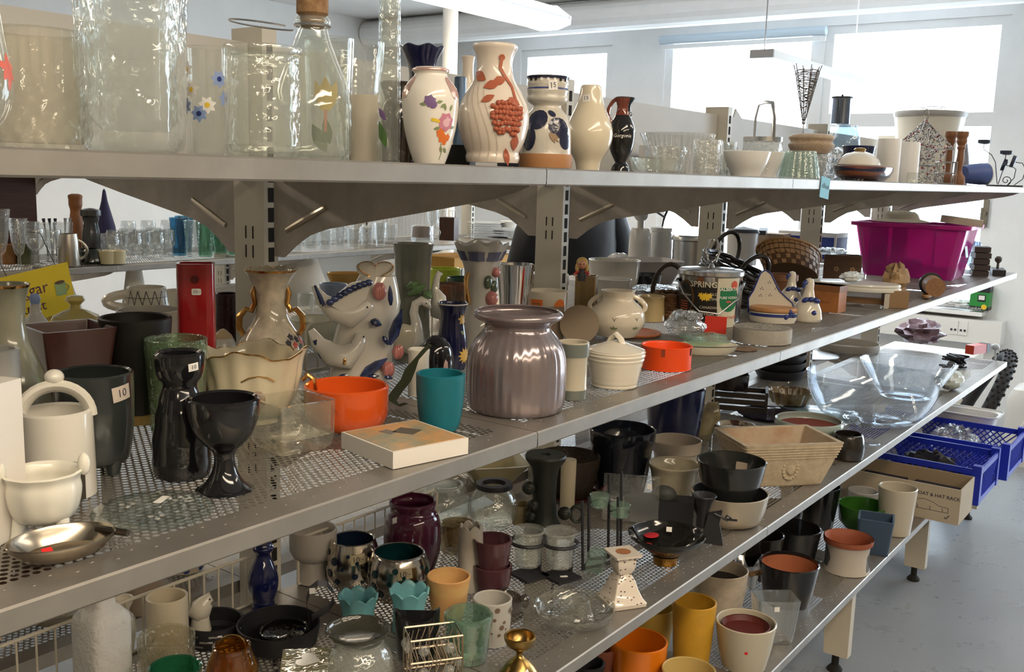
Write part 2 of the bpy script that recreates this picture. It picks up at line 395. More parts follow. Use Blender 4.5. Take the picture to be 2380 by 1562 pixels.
for i, (y0, y1, z0, z1) in enumerate(WIN):
    fr = MB(); t = .055
    for (a0, a1, b0, b1) in ((y0, y1, z0, z0+t), (y0, y1, z1-t, z1), (y0, y0+t, z0+t, z1-t), (y1-t, y1, z0+t, z1-t)):
        fr.box((X1+.05, (a0+a1)/2, (b0+b1)/2), (.06, a1-a0, b1-b0))
    if i == 1: fr.box((X1+.05, (y0+y1)/2, 1.89), (.06, y1-y0-2*t, .085)); fr.box((X1+.05, 1.04, 1.38), (.058, .09, .93))
    wn = S('window_%d' % (i+1), fr, m_white)
    S('window_pane', MB().box((X1+.055, (y0+y1)/2, (z0+z1)/2), (.006, y1-y0-2*t, z1-z0-2*t)), m_pane, wn)
    S('window_sill', MB().box((X1-.05, (y0+y1)/2, z0-.012), (.16, y1-y0+.06, .024)), m_white, wn)
    if i == 1:
        S('window_handle', MB().box((X1+.01, .535, 1.32), (.02, .028, .17)).box((X1-.012, .535, 1.32), (.03, .016, .016)).box((X1-.025, .55, 1.30), (.014, .012, .11)), mat('handle_brass', (.25, .22, .17), .35, metal=1), wn)
    area('window_portal', (X1+.12, (y0+y1)/2, (z0+z1)/2), (0, -PI/2, 0), z1-z0, y1-y0, 1, (1, 1, 1), portal=True)
bl = thing('roller_blind', 'rolled-up pale blue blind above the window glass', 'blind', (X1-.045, 2.2, 2.50))
obj('blind_roll', MB().tube([(0, -.6, -.035), (0, .62, -.035)], .03, 12), mat('blind_cloth', (.62, .72, .80), .7), bl); obj('bottom_bar', MB().box((0, 0, -.085), (.012, 1.2, .03)), m_white, bl)
tr = S('trim_1', MB().box((X1-.07, 2.3, .60), (.14, 3.9, .145)), m_trunk)
for k in range(2):
    S('outlet_plate', MB().box((X1-.143, .62-.055*k, .615), (.006, .05, .085)), m_trunk, tr)
    for q in (-1, 1): S('outlet_hole', MB().box((X1-.147, .62-.055*k+q*.011, .602), (.003, .012, .013)), MATS['ink'], tr)
S('baseboard_right', MB().box((X1-.008, 1.3, .05), (.016, 8.0, .1)), m_white)
# duct under the ceiling by the windows
S('trim_2', MB().tube([(X1-.42, Y0+.01, 2.60), (X1-.42, Y1-.01, 2.60)], .11, 20), m_white)
S('trim_3', MB().box((X1-.10, 1.3, 2.66), (.2, 8.1, .10)), m_white)
S('trim_4', MB().tube([(x_at(1046, 3.25, 2.2), 3.25, 0), (x_at(1046, 3.25, 2.2), 3.25, ZC)], .046, 20), mat('pole_paint', (.78, .77, .73), .4))
# ------------------------------------------------------------------ luminaires
m_diff = mat('lamp_diffuser', (1, 1, 1), .5, emit=7, emc=(1, .90, .76)); m_house = mat('lamp_housing', (.78, .80, .83), .45)
def luminaire(label, x0, x1, y, z, power, col=WARM, hang=True, up=0):
    L = x1-x0; t = thing('ceiling_luminaire', label, 'lamp', ((x0+x1)/2, y, z), group='fluorescent ceiling luminaires')
    obj('housing', MB().prism([(-.15, .02), (-.05, .09), (.05, .09), (.15, .02), (.15, .012), (-.15, .012)], -L/2, L/2, Matrix(((0, 0, 1, 0), (1, 0, 0, 0), (0, 1, 0, 0), (0, 0, 0, 1)))), m_house, t, smooth=False)
    obj('diffuser', MB().prism([(-.145, .012), (.145, .012), (.12, -.022), (.06, -.04), (-.06, -.04), (-.12, -.022)], -L/2+.02, L/2-.02, Matrix(((0, 0, 1, 0), (1, 0, 0, 0), (0, 1, 0, 0), (0, 0, 0, 1)))), m_diff, t)
    for s in (-1, 1):
        obj('end_cap', MB().prism([(-.155, .025), (-.05, .097), (.05, .097), (.155, .025), (.15, -.02), (.06, -.046), (-.06, -.046), (-.15, -.02)], s*L/2-.008, s*L/2+.008, Matrix(((0, 0, 1, 0), (1, 0, 0, 0), (0, 1, 0, 0), (0, 0, 0, 1)))), m_house, t, smooth=False)
        if hang: obj('suspension', MB().tube([(s*L*.35, 0, .09), (s*L*.35, 0, ZC-z)], .003, 6), m_house, t)
    a = area('luminaire_light', (0, 0, -.05), (0, 0, 0), L-.05, .26, power, col); a.parent = t
    if up: a = area('added_uplight', (0, 0, .11), (PI, 0, 0), L-.05, .2, up, (1, .95, .88)); a.parent = t  # extra upward light, added to brighten the ceiling
    return t
luminaire('white fluorescent luminaire hanging above the aisle behind the shelving', 1.5, 4.03, 2.76, 2.38, 24, up=16)
luminaire('white fluorescent luminaire hanging over the dark end of the back aisle', -2.6, .4, 2.9, 2.42, 30, up=4)
luminaire('white fluorescent luminaire hanging over the customer aisle', -2.4, .3, -1.25, 2.45, 34)
luminaire('white fluorescent luminaire at the far side of the customer aisle', -2.6, .6, -2.7, 2.45, 48)  # unseen lamp added to throw low light into the second shelf
luminaire('white fluorescent luminaire over the far part of the customer aisle', 1.2, 3.7, -1.35, 2.5, 6)
# small pendant strip in front of the windows
P = CAM + ray(1772, 125)*4.2
t = thing('pendant_strip_lamp', 'slim pendant strip lamp on a thin chain before the bright windows', 'lamp', P)
obj('lamp_body', MB().prism([(-.05, .015), (.05, .015), (.045, -.015), (-.045, -.015)], 0, 1.25, Matrix(((0, 0, 1, 0), (1, 0, 0, 0), (0, 1, 0, 0), (0, 0, 0, 1)))), m_white, t, smooth=False)
obj('end_cap', MB().box((-.004, 0, 0), (.012, .104, .034)), mat('cap_grey', (.5, .5, .52), .5), t); obj('chain', MB().tube([(.02, 0, .015), (.02, 0, ZC-P.z)], .003, 6), mat('cap_grey', (.5, .5, .52), .5), t); obj('chain', MB().tube([(1.2, 0, .015), (1.2, 0, ZC-P.z)], .003, 6), MATS['cap_grey'], t)
for z_, rx_, pw_ in ((-.02, 0, 14), (.02, PI, 16)): a = area('pendant_light', (.62, 0, z_), (rx_, 0, 0), 1.2, .08, pw_, (.93, .97, 1.0)); a.parent = t
# ================================================================== GONDOLA SHELVING
W = .9; D = .545; YU0, YU1 = .552, .628
m_galv = mat('galvanised_sheet', (.36, .335, .30), .44, metal=.7, var=.10, vs=14, rvar=.08, det=5)
m_galvl = mat('galvanised_lip', (.48, .46, .43), .45, metal=.7, var=.14, vs=22, rvar=.12, det=5)
m_up = mat('upright_enamel', (.70, .66, .56), .35, var=.05, vs=6); m_brk = mat('bracket_steel', (.46, .42, .37), .42, metal=.6, var=.16, vs=12, rvar=.12, det=6)
m_dark = mat('slot_black', (.015, .014, .012), .8); m_leg = mat('base_leg_enamel', (.62, .55, .43), .4, var=.05, vs=8)
m_panel = mat('back_panel_enamel', (.62, .60, .55), .45, var=.05, vs=5)
def shelf_mesh():
    mb = MB(); g = .001; x0, x1 = g, W-g; hx0, hx1, hy0, hy1 = .030, W-.030, .046, .515
    px, py = .0098, .0086; nx = int((hx1-hx0)/px); ny = int((hy1-hy0)/py); hx1 = hx0+nx*px+px/2; hy1 = hy0+ny*py; R = .0036
    oct_ = [(math.cos(PI/8+PI/4*k)*R, math.sin(PI/8+PI/4*k)*R) for k in range(8)]
    ob = [(px/2, py/2*.414), (px/2*.414, py/2), (-px/2*.414, py/2), (-px/2, py/2*.414), (-px/2, -py/2*.414), (-px/2*.414, -py/2), (px/2*.414, -py/2), (px/2, -py/2*.414)]
    cor = [(px/2, py/2), (-px/2, py/2), (-px/2, -py/2), (px/2, -py/2)]
    V = []; F = []
    for j in range(ny):
        sh = px/2 if j % 2 else 0; cy_ = hy0+(j+.5)*py
        for i in range(nx):
            cx = hx0+(i+.5)*px+sh; o = len(V)
            V += [(cx+a, cy_+b, 0) for a, b in oct_]+[(cx+a, cy_+b, 0) for a, b in ob]+[(cx+a, cy_+b, 0) for a, b in cor]
            for k in range(8):
                l = (k+1) % 8; F.append((o+k, o+8+k, o+8+l, o+l))
            F += [(o+8, o+16, o+9), (o+10, o+17, o+11), (o+12, o+18, o+13), (o+14, o+19, o+15)]
        e = hx0 if j % 2 else hx1-px/2; o = len(V); V += [(e, cy_-py/2, 0), (e+px/2, cy_-py/2, 0), (e+px/2, cy_+py/2, 0), (e, cy_+py/2, 0)]; F.append((o, o+1, o+2, o+3))
    mb.add(V, F)
    for a, b, c, d in ((x0, x1, .002, hy0), (x0, x1, hy1, D), (x0, hx0, hy0, hy1), (hx1, x1, hy0, hy1)): mb.add([(a, c, 0), (b, c, 0), (b, d, 0), (a, d, 0)], [(0, 1, 2, 3)])
    pr = [(.002, 0), (0, -.002), (0, -.021), (.002, -.023), (.016, -.023), (.016, -.018)]   # rolled front lip
    mb.add([(x, y, z) for x in (x0, x1) for y, z in pr], [(i, i+6, i+7, i+1) for i in range(5)])
    mb.add([(x0, D, 0), (x1, D, 0), (x1, D, -.023), (x0, D, -.023)], [(0, 1, 2, 3)])
    for x in (x0, x1): mb.add([(x, 0.002, 0), (x, D, 0), (x, D, -.023), (x, 0.002, -.021)], [(0, 1, 2, 3)])
    for i in range(44):                                                    # small pressed pips along the edge
        mb.ball((.02+i*.0195, .026 if i % 2 else .036, 0), (.0026, .0016, .0006), 6, 4)
    return mesh_of('shelf_panel', mb, m_galv, True, 30)
SHM = shelf_mesh()
SHT = mesh_of('shelf_panel_plain', MB().box((W/2, D/2, -.0115), (W-.002, D, .023)), m_galvl, False)
near = [(.543, -.028), (.543, -.156), (.519, -.156), (.489, -.134), (.458, -.116), (.418, -.104), (.203, -.066), (.086, -.044), (.049, -.034), (.026, -.0245), (.026, -.0235)]
BRM = mesh_of('bracket', MB().prism(near, -.0012, .0012, Matrix(((0, 0, 1, 0), (1, 0, 0, 0), (0, 1, 0, 0), (0, 0, 0, 1)))), m_brk, False)
grv = MB(); g0, g1 = Vector((0, .512, -.111)), Vector((0, .42, -.070))
grv.tube([g0, g0.lerp(g1, .5), g1], [.005, .0062, .005], 8)
GRM = mesh_of('stiffening_rib', grv, mat('rib_steel', (.60, .54, .44), .28, metal=.85), True)
def upright_mesh(h):
    mb = MB().box((0, (YU0+YU1)/2, h/2), (.030, YU1-YU0, h))
    return mesh_of('upright', mb, m_up, False)
def slots_mesh(h):
    mb = MB()
    for z in (1.330, 1.362, .95, .985, .56, .59):
        for yy in (.580, .598): mb.box((-.0152, yy, z), (.001, .0026, .021))
    z = .2
    while z < h-.03:
        for s in (-1, 1): mb.box((0, (YU0 if s < 0 else YU1)+s*.0002, z+.004), (.012, .001, .024))
        z += .033
    return mesh_of('upright_slots', mb, m_dark, False)
def gondola(name, label, y0, ks, levels, top, yaw=1, panel=True, far=True, legs=True, toppan=.19):
    """double-sided shop shelving: uprights, brackets, shelf panels on both faces, base legs, divider panels"""
    t = thing(name, label, 'shelving', (0, y0, 0)); UM = upright_mesh(top); SM = slots_mesh(top)
    flip = Matrix.Translation((W, 2*(YU0+YU1)/2, 0)) @ Matrix.Rotation(PI, 4, 'Z')
    for k in range(ks[0], ks[1]+1):
        up = obj('upright', UM, None, t, (k*W, 0, 0)); obj('upright_slots', SM, None, up, kind='stuff')
        for z in levels[:-1] if legs else levels:
            b = obj('bracket', BRM, None, t, (k*W, 0, z)); obj('stiffening_rib', GRM, None, b)
            if far:
                b = obj('bracket', BRM, None, t); b.matrix_local = Matrix.Translation((k*W, YU0+YU1, z)) @ Matrix.Rotation(PI, 4, 'Z'); obj('stiffening_rib', GRM, None, b)
        if legs:
            zb = levels[-1]
            b = obj('base_leg', MB().prism([(YU0, zb-.03), (YU0, zb-.13), (.135, zb-.13), (.128, .055), (.055, .055), (.055, zb-.052), (.05, zb-.048), (.05, zb-.03)], -.018, .018, Matrix(((0, 0, 1, 0), (1, 0, 0, 0), (0, 1, 0, 0), (0, 0, 0, 1)))), m_leg, t, (k*W, 0, 0), smooth=False)
            obj('leg_tab', MB().box((-.019, .082, zb-.10), (.004, .012, .085)), m_leg, b, smooth=False)
            obj('leveling_foot', MB().lathe([(0, 0), (.022, 0), (.024, .006), (.016, .016), (.011, .02), (.011, .06), (0, .06)], 14, (0, .095, 0)), m_dark, b)
    for k in range(ks[0], ks[1]):
        for z in levels:
            obj('shelf_panel', SHM, None, t, (k*W, 0, z))
            if far:
                s = obj('shelf_panel', SHM, None, t); s.matrix_local = Matrix.Translation(((k+1)*W, YU0+YU1, z)) @ Matrix.Rotation(PI, 4, 'Z')
        if panel:
            p = obj('divider_panel', MB().box((k*W+W/2, .592, levels[0]+toppan/2+.002), (W-.034, .014, toppan-.004)), m_panel, t, smooth=False)
    return t
gA = gondola('gondola_shelving', 'long double-sided grey metal shop shelving crowded with second-hand ceramics and glass', 0, (-2, 4), [Z1, Z2, Z3, Z4], 1.694)
YB = 2.42
gB = gondola('gondola_shelving', 'back row of grey metal shop shelving with drinking glasses behind the first shelving', YB, (-1, 4), [1.50, 1.115, .73], 1.56, legs=True, far=False, panel=False)
# wire stop fences standing on the shelves along the middle
m_wire = mat('wire_enamel', (.68, .62, .50), .4)
def fence(label, x0, x1, y, z, h, group=None, step=.028):
    t = thing('wire_fence', label, 'wire divider', ((x0+x1)/2, y, z), group=group); L = (x1-x0)/2
    f = MB().tube([(-L, 0, .003), (-L, 0, h-.01), (-L+.01, 0, h), (L-.01, 0, h), (L, 0, h-.01), (L, 0, .003)], .0028, 8); f.tube([(-L, 0, .003), (L, 0, .003)], .0024, 6)
    obj('frame', f, m_wire, t); x = -L+step
    wm = mesh_of('wire', MB().tube([(0, 0, .003), (0, 0, h)], .0016, 6), m_wire)
    while x < L-.01: obj('wire', wm, None, t, (x, 0, 0)); x += step
    return t
for a, b, y in ((-.86, -.03, .535), (.04, .42, .535)):
    fence('cream wire stop fence standing on the third shelf ' + ('beside the cobalt blue candlestick' if a < 0 else 'behind the round glass fish bowls'), a, b, y, Z3, .088)
fence('cream wire stop fence on the second shelf behind the dove figurine', .06, .5, .535, Z2, .085)
# ================================================================== TOP SHELF
g_clear = glassm('clear_glass', (.965, .975, .965), .05, .03, .12, 40); g_thick = glassm('thick_glass', (.93, .95, .93), .11, .04, .45, 45, (.86, .87, .85))
g_cut = glassm('cut_glass', (.93, .94, .93), .14, .05, .75, 120, (.9, .9, .88)); g_green = glassm('green_tint_glass', (.80, .93, .86), .10, .03, .3, 60, (.62, .74, .66))
c_cream = cer('cream_glaze', (.80, .74, .62)); c_white = cer('white_glaze', (.84, .83, .79)); c_black = cer('black_glaze', (.010, .010, .012), .10)
c_navy = cer('navy_glaze', (.010, .012, .055), .12); m_gold = mat('gold_lustre', (.62, .34, .11), .18, metal=.95); m_steel = mat('polished_steel', (.66, .66, .67), .2, metal=1)
m_iron = mat('black_iron', (.03, .03, .035), .45, metal=.3); m_brass = mat('brass', (.42, .27, .09), .28, metal=1, var=.3, vs=25)
p_red = mat('print_red', (.62, .11, .07), .3); p_blue = mat('print_blue', (.03, .05, .22), .25); p_green = mat('print_green', (.10, .20, .06), .3); p_yel = mat('print_yellow', (.85, .58, .05), .35)
p_pink = mat('print_pink', (.62, .24, .33), .3); p_pur = mat('print_purple', (.22, .13, .30), .3); p_org = mat('print_orange', (.80, .20, .04), .3); p_dk = mat('print_dark', (.06, .05, .06), .4); p_white = mat('print_white', (.88, .86, .82), .4); p_ltblue = mat('print_light_blue', (.28, .38, .66), .35); p_leaf = mat('print_sage', (.25, .30, .15), .35)
# far left: goblet cut off by the picture edge
I = vessel('glass_goblet', 'clear footed goblet with a red flower print at the near shelf end', 'glass', -42, [(343, 40), (338, 38), (332, 12), (312, 12), (290, 40), (250, 66), (190, 75), (110, 64), (0, 50), (-40, 46)], g_clear, y=.055, lv=1, t=.003, sm=2, parts=True)
printed(I, 'flower_print', pflower(0, 0, .012)+[pleaf(0, -.004, .014, .005, -1.7)], 1.05, z_at(160, I.P.x, I.P.y)-Z1, p_red)
# faceted crystal bowl
def facet(a, r, z, n=16):
    k = int(z/.013); return r*(1+.055*math.cos(n*a+(PI if k % 2 else 0))), z
I = vessel('crystal_bowl', 'large crystal bowl with fluted wall and diamond-cut lower half', 'bowl', 92, [(342, 104), (330, 108), (312, 111), (293, 112), (274, 113), (255, 113), (236, 113), (217, 113), (205, 113), (140, 113), (76, 114)], glassm('crystal_bowl_glass', (.95, .95, .92), .16, .04, .2, 60, (.84, .78, .66)), y=.20, lv=1, t=.006, seg=64, mod=lambda a, r, z: (facet(a, r, z) if z < .058 else (r*(1+.018*math.cos(32*a)), z)))
# big square block vase
P = base_at(316, 345, 0, 1, y=.115); s = dep(P)/FPX
mb = MB(); H = z_at(-14, P.x, P.y)-Z1; a = 200*s
rr_vessel(mb, [(a*.82, a*.82, 0), (a*.92, a*.92, .004), (a*.97, a*.97, .012), (a, a, .03), (a*1.02, a*1.02, H*.6), (a*1.06, a*1.06, H)], .009, .02, .014, 4)
obj('square_glass_vase', mb, glassm('bubble_glass', (.90, .93, .92), .16, .05, .9, 28, (.90, .91, .90)), None, P, (0, 0, facing(P.x, P.y)+PI/2-.30), label='heavy square block vase of wavy clear glass, tallest on the top shelf', cat='vase')
# daisy glass jar
I = vessel('daisy_glass', 'clear tumbler printed with white daisies and blue flowers', 'glass', 484, [(355, 46), (345, 47), (250, 47), (150, 48), (112, 48)], g_clear, y=.24, lv=1, t=.003, parts=True)
for k, (x, z, m) in enumerate([(-.016, .075, p_white), (.0, .058, p_white), (.012, .088, p_ltblue), (-.008, .048, p_ltblue), (.02, .066, p_ltblue), (-.022, .098, p_white), (-.025, .057, p_ltblue)]):
    printed(I, 'flower_print', pflower(0, 0, .0105, 7, .6), x/.02, z, m)
    printed(I, 'flower_centre', [pdisc(0, 0, .003)], x/.02, z, p_yel if m is p_white else p_blue, .001)
# storage jar with rolled rim
I = vessel('glass_jar', 'clear straight glass storage jar with rolled rim beside the corked bottle', 'jar', 612, [(362, 74), (352, 82), (338, 86), (320, 87), (150, 84), (136, 83), (128, 88), (120, 92), (112, 91)], g_thick, y=.09, lv=1, t=.004, sm=2)
# corked bottle
I = vessel('corked_bottle', 'wide clear glass bottle with brown cork stopper and wire loop', 'bottle', 727, [(366, 78), (354, 88), (330, 92), (250, 92), (210, 84), (170, 70), (130, 54), (100, 43), (74, 36), (62, 35), (56, 41), (48, 41), (40, 36)], glassm('bottle_glass', (.94, .955, .93), .07, .03, .2, 30), y=.17, lv=1, t=.004, sm=2, parts=True)
zc = I.h; r = I.prof[-1][0]
obj('cork', MB().lathe([(0, -.012), (r*.72, -.012), (r*.8, 0), (r*1.02, .004), (r*1.02, .018), (r*.95, .03), (0, .031)], 24, (0, 0, zc)), mat('cork', (.42, .26, .13), .8, color2=(.24, .13, .06), vs=90), I.root)
w_ = MB().tube([(r*1.12*math.cos(a), r*1.12*math.sin(a), zc-.01) for a in [2*PI*k/20 for k in range(20)]], .0016, 6, closed=True)
ang = I.th - PI/2 - .25; dd = Vector((math.cos(ang), math.sin(ang), 0)); ee = Vector((-dd.y, dd.x, 0)); lo = []
for k in range(25):
    q = -PI*.8+1.6*PI*k/24; lo.append(dd*(r*1.1+.040+.040*math.cos(q)) + ee*(.030*math.sin(q)) + Vector((0, 0, zc-.010+.004*math.cos(q))))
w_.tube(lo, .0012, 6); obj('wire_loop', w_, m_steel, I.root)
# tulip glass behind bottle
I = vessel('tulip_glass', 'tall glass painted with a yellow tulip and green leaf behind the corked bottle', 'glass', 765, [(360, 50), (340, 52), (200, 54), (90, 58)], g_clear, y=.30, lv=1, t=.003, parts=True)
printed(I, 'tulip_print', [pleaf(0, -.02, .05, .02, PI/2), pleaf(-.004, -.018, .044, .014, PI/2+.25), pleaf(.004, -.018, .044, .014, PI/2-.25)], -.15, .085, p_yel)
printed(I, 'stem_print', [prect(0, .025, .004, .03)], -.15, .03, p_org); printed(I, 'leaf_print', [pleaf(.0, 0, .045, .022, 2.1), pleaf(.004, .01, .04, .014, 1.75)], -.1, .012, p_green)
# wide goblet bowl and candle in cylinder
I = vessel('wide_glass', 'wide clear glass bowl with thin rim behind the corked bottle', 'glass', 822, [(360, 30), (350, 35), (300, 45), (230, 60), (160, 66), (118, 70), (98, 71)], g_clear, y=.36, lv=1, t=.003, sm=2)
I = vessel('pillar_candle', 'broad beige pillar candle standing between glass vases', 'candle', 850, [(370, 38), (300, 38), (226, 38), (222, 36)], mat('beige_wax', (.66, .60, .48), .5, sub=.1), y=.20, lv=1, fill=True)
I = vessel('glass_tube_vase', 'very tall narrow clear glass cylinder with a painted green leaf', 'vase', 903, [(374, 26), (368, 27), (200, 26), (0, 25), (-60, 25)], g_thick, y=.14, lv=1, t=.0025, parts=True)
printed(I, 'leaf_print', [pleaf(0, 0, .036, .012, 1.9)], -.2, .018, p_green); printed(I, 'flower_print', [pleaf(0, 0, .02, .008, 2.2)], -.25, .052, p_pur)
# black vase, navy flared vase
vessel('black_vase', 'dark brown-black glazed vase with flared mouth behind the floral vase', 'vase', 921, [(375, 36), (360, 39), (300, 41), (262, 38), (238, 30), (226, 29), (212, 34), (198, 40), (193, 41)], cer('brownblack_glaze', (.022, .013, .008), .12, var=.5, vs=8), y=.19, lv=1, t=.004, sm=2)
vessel('navy_vase', 'tall midnight-blue vase with a wavy flared lip', 'vase', 977, [(378, 34), (300, 46), (230, 36), (190, 29), (165, 29), (140, 36), (120, 46), (110, 50)], c_navy, y=.27, lv=1, t=.004, sm=2, seg=48, mod=lambda a, r, z: (r*(1+(.035*math.cos(6*a) if z > .12 else 0)), z+(.002*math.cos(6*a) if z > .15 else 0)))
# white floral vase
I = vessel('floral_vase', 'white porcelain vase with painted flower bouquet and pink shoulder lustre', 'vase', 998, [(379, 36), (370, 40), (340, 50), (300, 60), (260, 65), (228, 66), (205, 60), (188, 47), (178, 39), (172, 38), (168, 42), (162, 42), (160, 39)], cer('porcelain_warm', (.86, .82, .74)), y=.075, lv=1, t=.004, sm=2, parts=True)
zz = lambda v: z_at(v, I.P.x, I.P.y)-Z1
printed(I, 'flower_painting', pflower(0, 0, .008, 6, .9)+[pdisc(.004, -.004, .005)], -.02, zz(241), p_pur, label='painted violet flower')
printed(I, 'flower_painting', pflower(0, 0, .012, 7, .95), .62, zz(287), p_pink, label='painted pink rose'); printed(I, 'flower_painting', [pdisc(0, 0, .005)]+pflower(.002, .003, .005, 4, .8), .62, zz(289), mat('print_rose', (.80, .50, .55), .3), .001)
for x, v, q in ((.42, 312, .006), (.55, 323, .007), (.66, 333, .004), (.78, 322, .005)): printed(I, 'flower_painting', pflower(0, 0, q, 5, .9), x, zz(v), p_org)
for x, v, a in ((.35, 255, .6), (.2, 245, .3), (.75, 262, 1.2), (.55, 262, 1.7), (.5, 342, -1.2), (.68, 345, -.8), (-.12, 250, 3.0), (.85, 300, .2), (.4, 300, 3.4)): printed(I, 'leaf_painting', [pleaf(0, 0, .009, .004, a)], x, zz(v), p_leaf)
for x, v in ((.1, 283), (.2, 284), (.3, 286)): printed(I, 'flower_painting', [pdisc(0, 0, .0022)], x, zz(v), p_yel)
printed(I, 'stem_painting', pstroke([(0, 0), (.003, -.012), (.001, -.02)], .0009), .5, zz(335), p_leaf)
pinkl = mat('pink_lustre', (.62, .40, .36), .15, metal=.3)
for du in (-1.15, 1.1): printed(I, 'lustre_patch', [pdisc(0, 0, .011, 14, .014)], du, zz(208), pinkl)
band(I, zz(169), zz(162), pinkl, 'lustre_rim')
# behind: dark patterned beaker and black box
I = vessel('patterned_beaker', 'black beaker with blue brush marks behind the floral vase', 'beaker', 1066, [(375, 14), (300, 15), (186, 14), (180, 14)], cer('blue_brush', (.02, .03, .05), .3, color2=(.16, .26, .42), vs=60, stretch=(1, 1, .2)), y=.23, lv=1, t=.003)
boxthing('black_box', 'small black box lying between the floral vase and grape vase', 'box', 1058, 380, 1, (.05, .05, .028), .5, mat('black_card', (.012, .012, .012), .5), y=.16)
# grape vase
I = vessel('grape_vase', 'big cream vase with carved wavy lines and red-brown grape relief', 'vase', 1144, [(382, 60), (374, 63), (364, 61), (352, 66), (330, 75), (300, 82), (275, 83), (250, 78), (225, 66), (205, 53), (188, 45), (165, 41), (145, 42), (130, 47), (120, 52), (114, 52)], cer('grape_cream', (.78, .69, .59), .2), y=.065, lv=1, t=.005, sm=3, seg=64, parts=True)
zz = lambda v: z_at(v, I.P.x, I.P.y)-Z1; s = I.s; g_red = mat('grape_red', (.42, .115, .06), .4)
mb = MB(); rows = [(300, 5), (288, 6), (276, 6), (264, 6), (312, 4), (322, 2), (252, 5)]
for v, n in rows:
    for k in range(n):
        for cx in ((-3, 27) if v > 262 else (5,)):
            x = (cx+(k-(n-1)/2)*10.5*(.75))*s+.012; mb.ball(surf(I, x, zz(v+random.uniform(-3, 3)), .0008), .0036, 8, 6)
obj('grape_relief', mb, g_red, I.root, kind='stuff')
leafs = [pleaf(-.014, .05, .022, .014, 2.6), pleaf(-.006, .046, .020, .012, .4), pleaf(.004, .048, .024, .012, 3.5), pleaf(.014, .028, .02, .01, -.5), pleaf(.012, -.036, .024, .009, -1.35), pleaf(.026, -.018, .022, .014, -1.6), pleaf(-.004, .03, .02, .009, 3.6)]
for pl in leafs: printed(I, 'leaf_relief', [pl], .12, zz(290), g_red, .0016)
printed(I, 'vine_relief', pstroke([(.006, .068), (.004, .055), (.010, .045), (.020, .032), (.024, .015)], .004)+[pdisc(.006, .068, .004)], .12, zz(270), g_red, .0018)
groove = mat('carved_line', (.60, .52, .43), .4)
for k, x0 in enumerate((-.9, -.62, -.35, -.1, 1.2)):
    pts = [(.010*math.sin(t*4.4+k*.3), -.055+.105*t) for t in [i/9 for i in range(10)]]; printed(I, 'carved_line', pstroke(pts, .0011), x0, zz(285), groove, .0007)
vessel('twin_vase', 'second cream vase with red flower hidden behind the grape vase', 'vase', 1083, [(378, 20), (300, 24), (250, 22), (190, 14), (150, 13), (132, 16)], MATS['grape_cream'], y=.30, lv=1, t=.004, sm=2)
# dark book spines behind
boxthing('dark_upright_slab', 'thin dark slab standing upright between grape vase and pottery candle lamp', 'slab', 1189, 380, 1, (.012, .05, .092), .3, mat('dark_slab', (.03, .03, .045), .4), y=.30)
# pottery candle lamp
I = vessel('pottery_lamp', 'stoneware candle lamp with blue-black brushwork, pierced collar and bare clay foot', 'candle lamp', 1267, [(386, 60), (374, 61), (362, 61), (356, 59), (320, 58), (290, 55), (268, 47), (256, 36), (250, 33), (245, 34), (238, 45), (230, 48), (222, 46), (213, 48), (205, 46), (196, 48), (188, 46), (180, 49)], cer('stoneware', (.62, .58, .50), .25, var=.15, vs=25), y=.07, lv=1, t=.005, sm=2, parts=True)
zz = lambda v: z_at(v, I.P.x, I.P.y)-Z1; clay = mat('bare_clay', (.42, .20, .08), .6); ink = cer('blueblack_glaze', (.015, .018, .05), .2)
band(I, .0006, zz(360), clay, 'clay_foot'); band(I, zz(187), zz(180.5), ink, 'dark_rim'); band(I, zz(211), zz(207), mat('blue_line', (.06, .08, .22), .3), 'blue_ring')
for du, v, a, b, q in ((-.42, 283, .015, .014, .3), (-.75, 325, .012, .018, 0), (.55, 300, .017, .014, -.3), (.85, 330, .011, .012, .2), (.25, 268, .006, .004, -.6)): printed(I, 'brush_patch', [pdisc(0, 0, a, 14, b, q)], du, zz(v), ink)
for k, (a, b) in enumerate(((-1.0, .018), (-.75, .02), (-.5, .016), (-1.25, .012))): printed(I, 'gold_brushstroke', [pleaf(0, 0, b, .004, a)], .1+.02*k, zz(312), mat('gold_brown', (.30, .19, .10), .35), .001)
for k in range(7): printed(I, 'pierced_hole', [pdisc(0, 0, .0023, 10)], -.95+.32*k, zz(189.5), m_dark if k in (0, 1, 5, 6) else p_white, .0012)
sticker(I, .25, zz(203), .013, .013, .1, '15')
# cream flat bottle
I = vessel('cream_bottle', 'cream glazed flat round bottle vase with a price label', 'vase', 1366, [(386, 27), (378, 30), (366, 36), (345, 48), (320, 55), (300, 54), (280, 48), (260, 39), (240, 31), (222, 27), (208, 25), (200, 23)], cer('cream_yellow', (.72, .64, .48), .18), y=.08, lv=1, t=.004, sm=2, parts=True)
zz = lambda v: z_at(v, I.P.x, I.P.y)-Z1; sticker(I, -.35, zz(232), .012, .011, .1, '15')
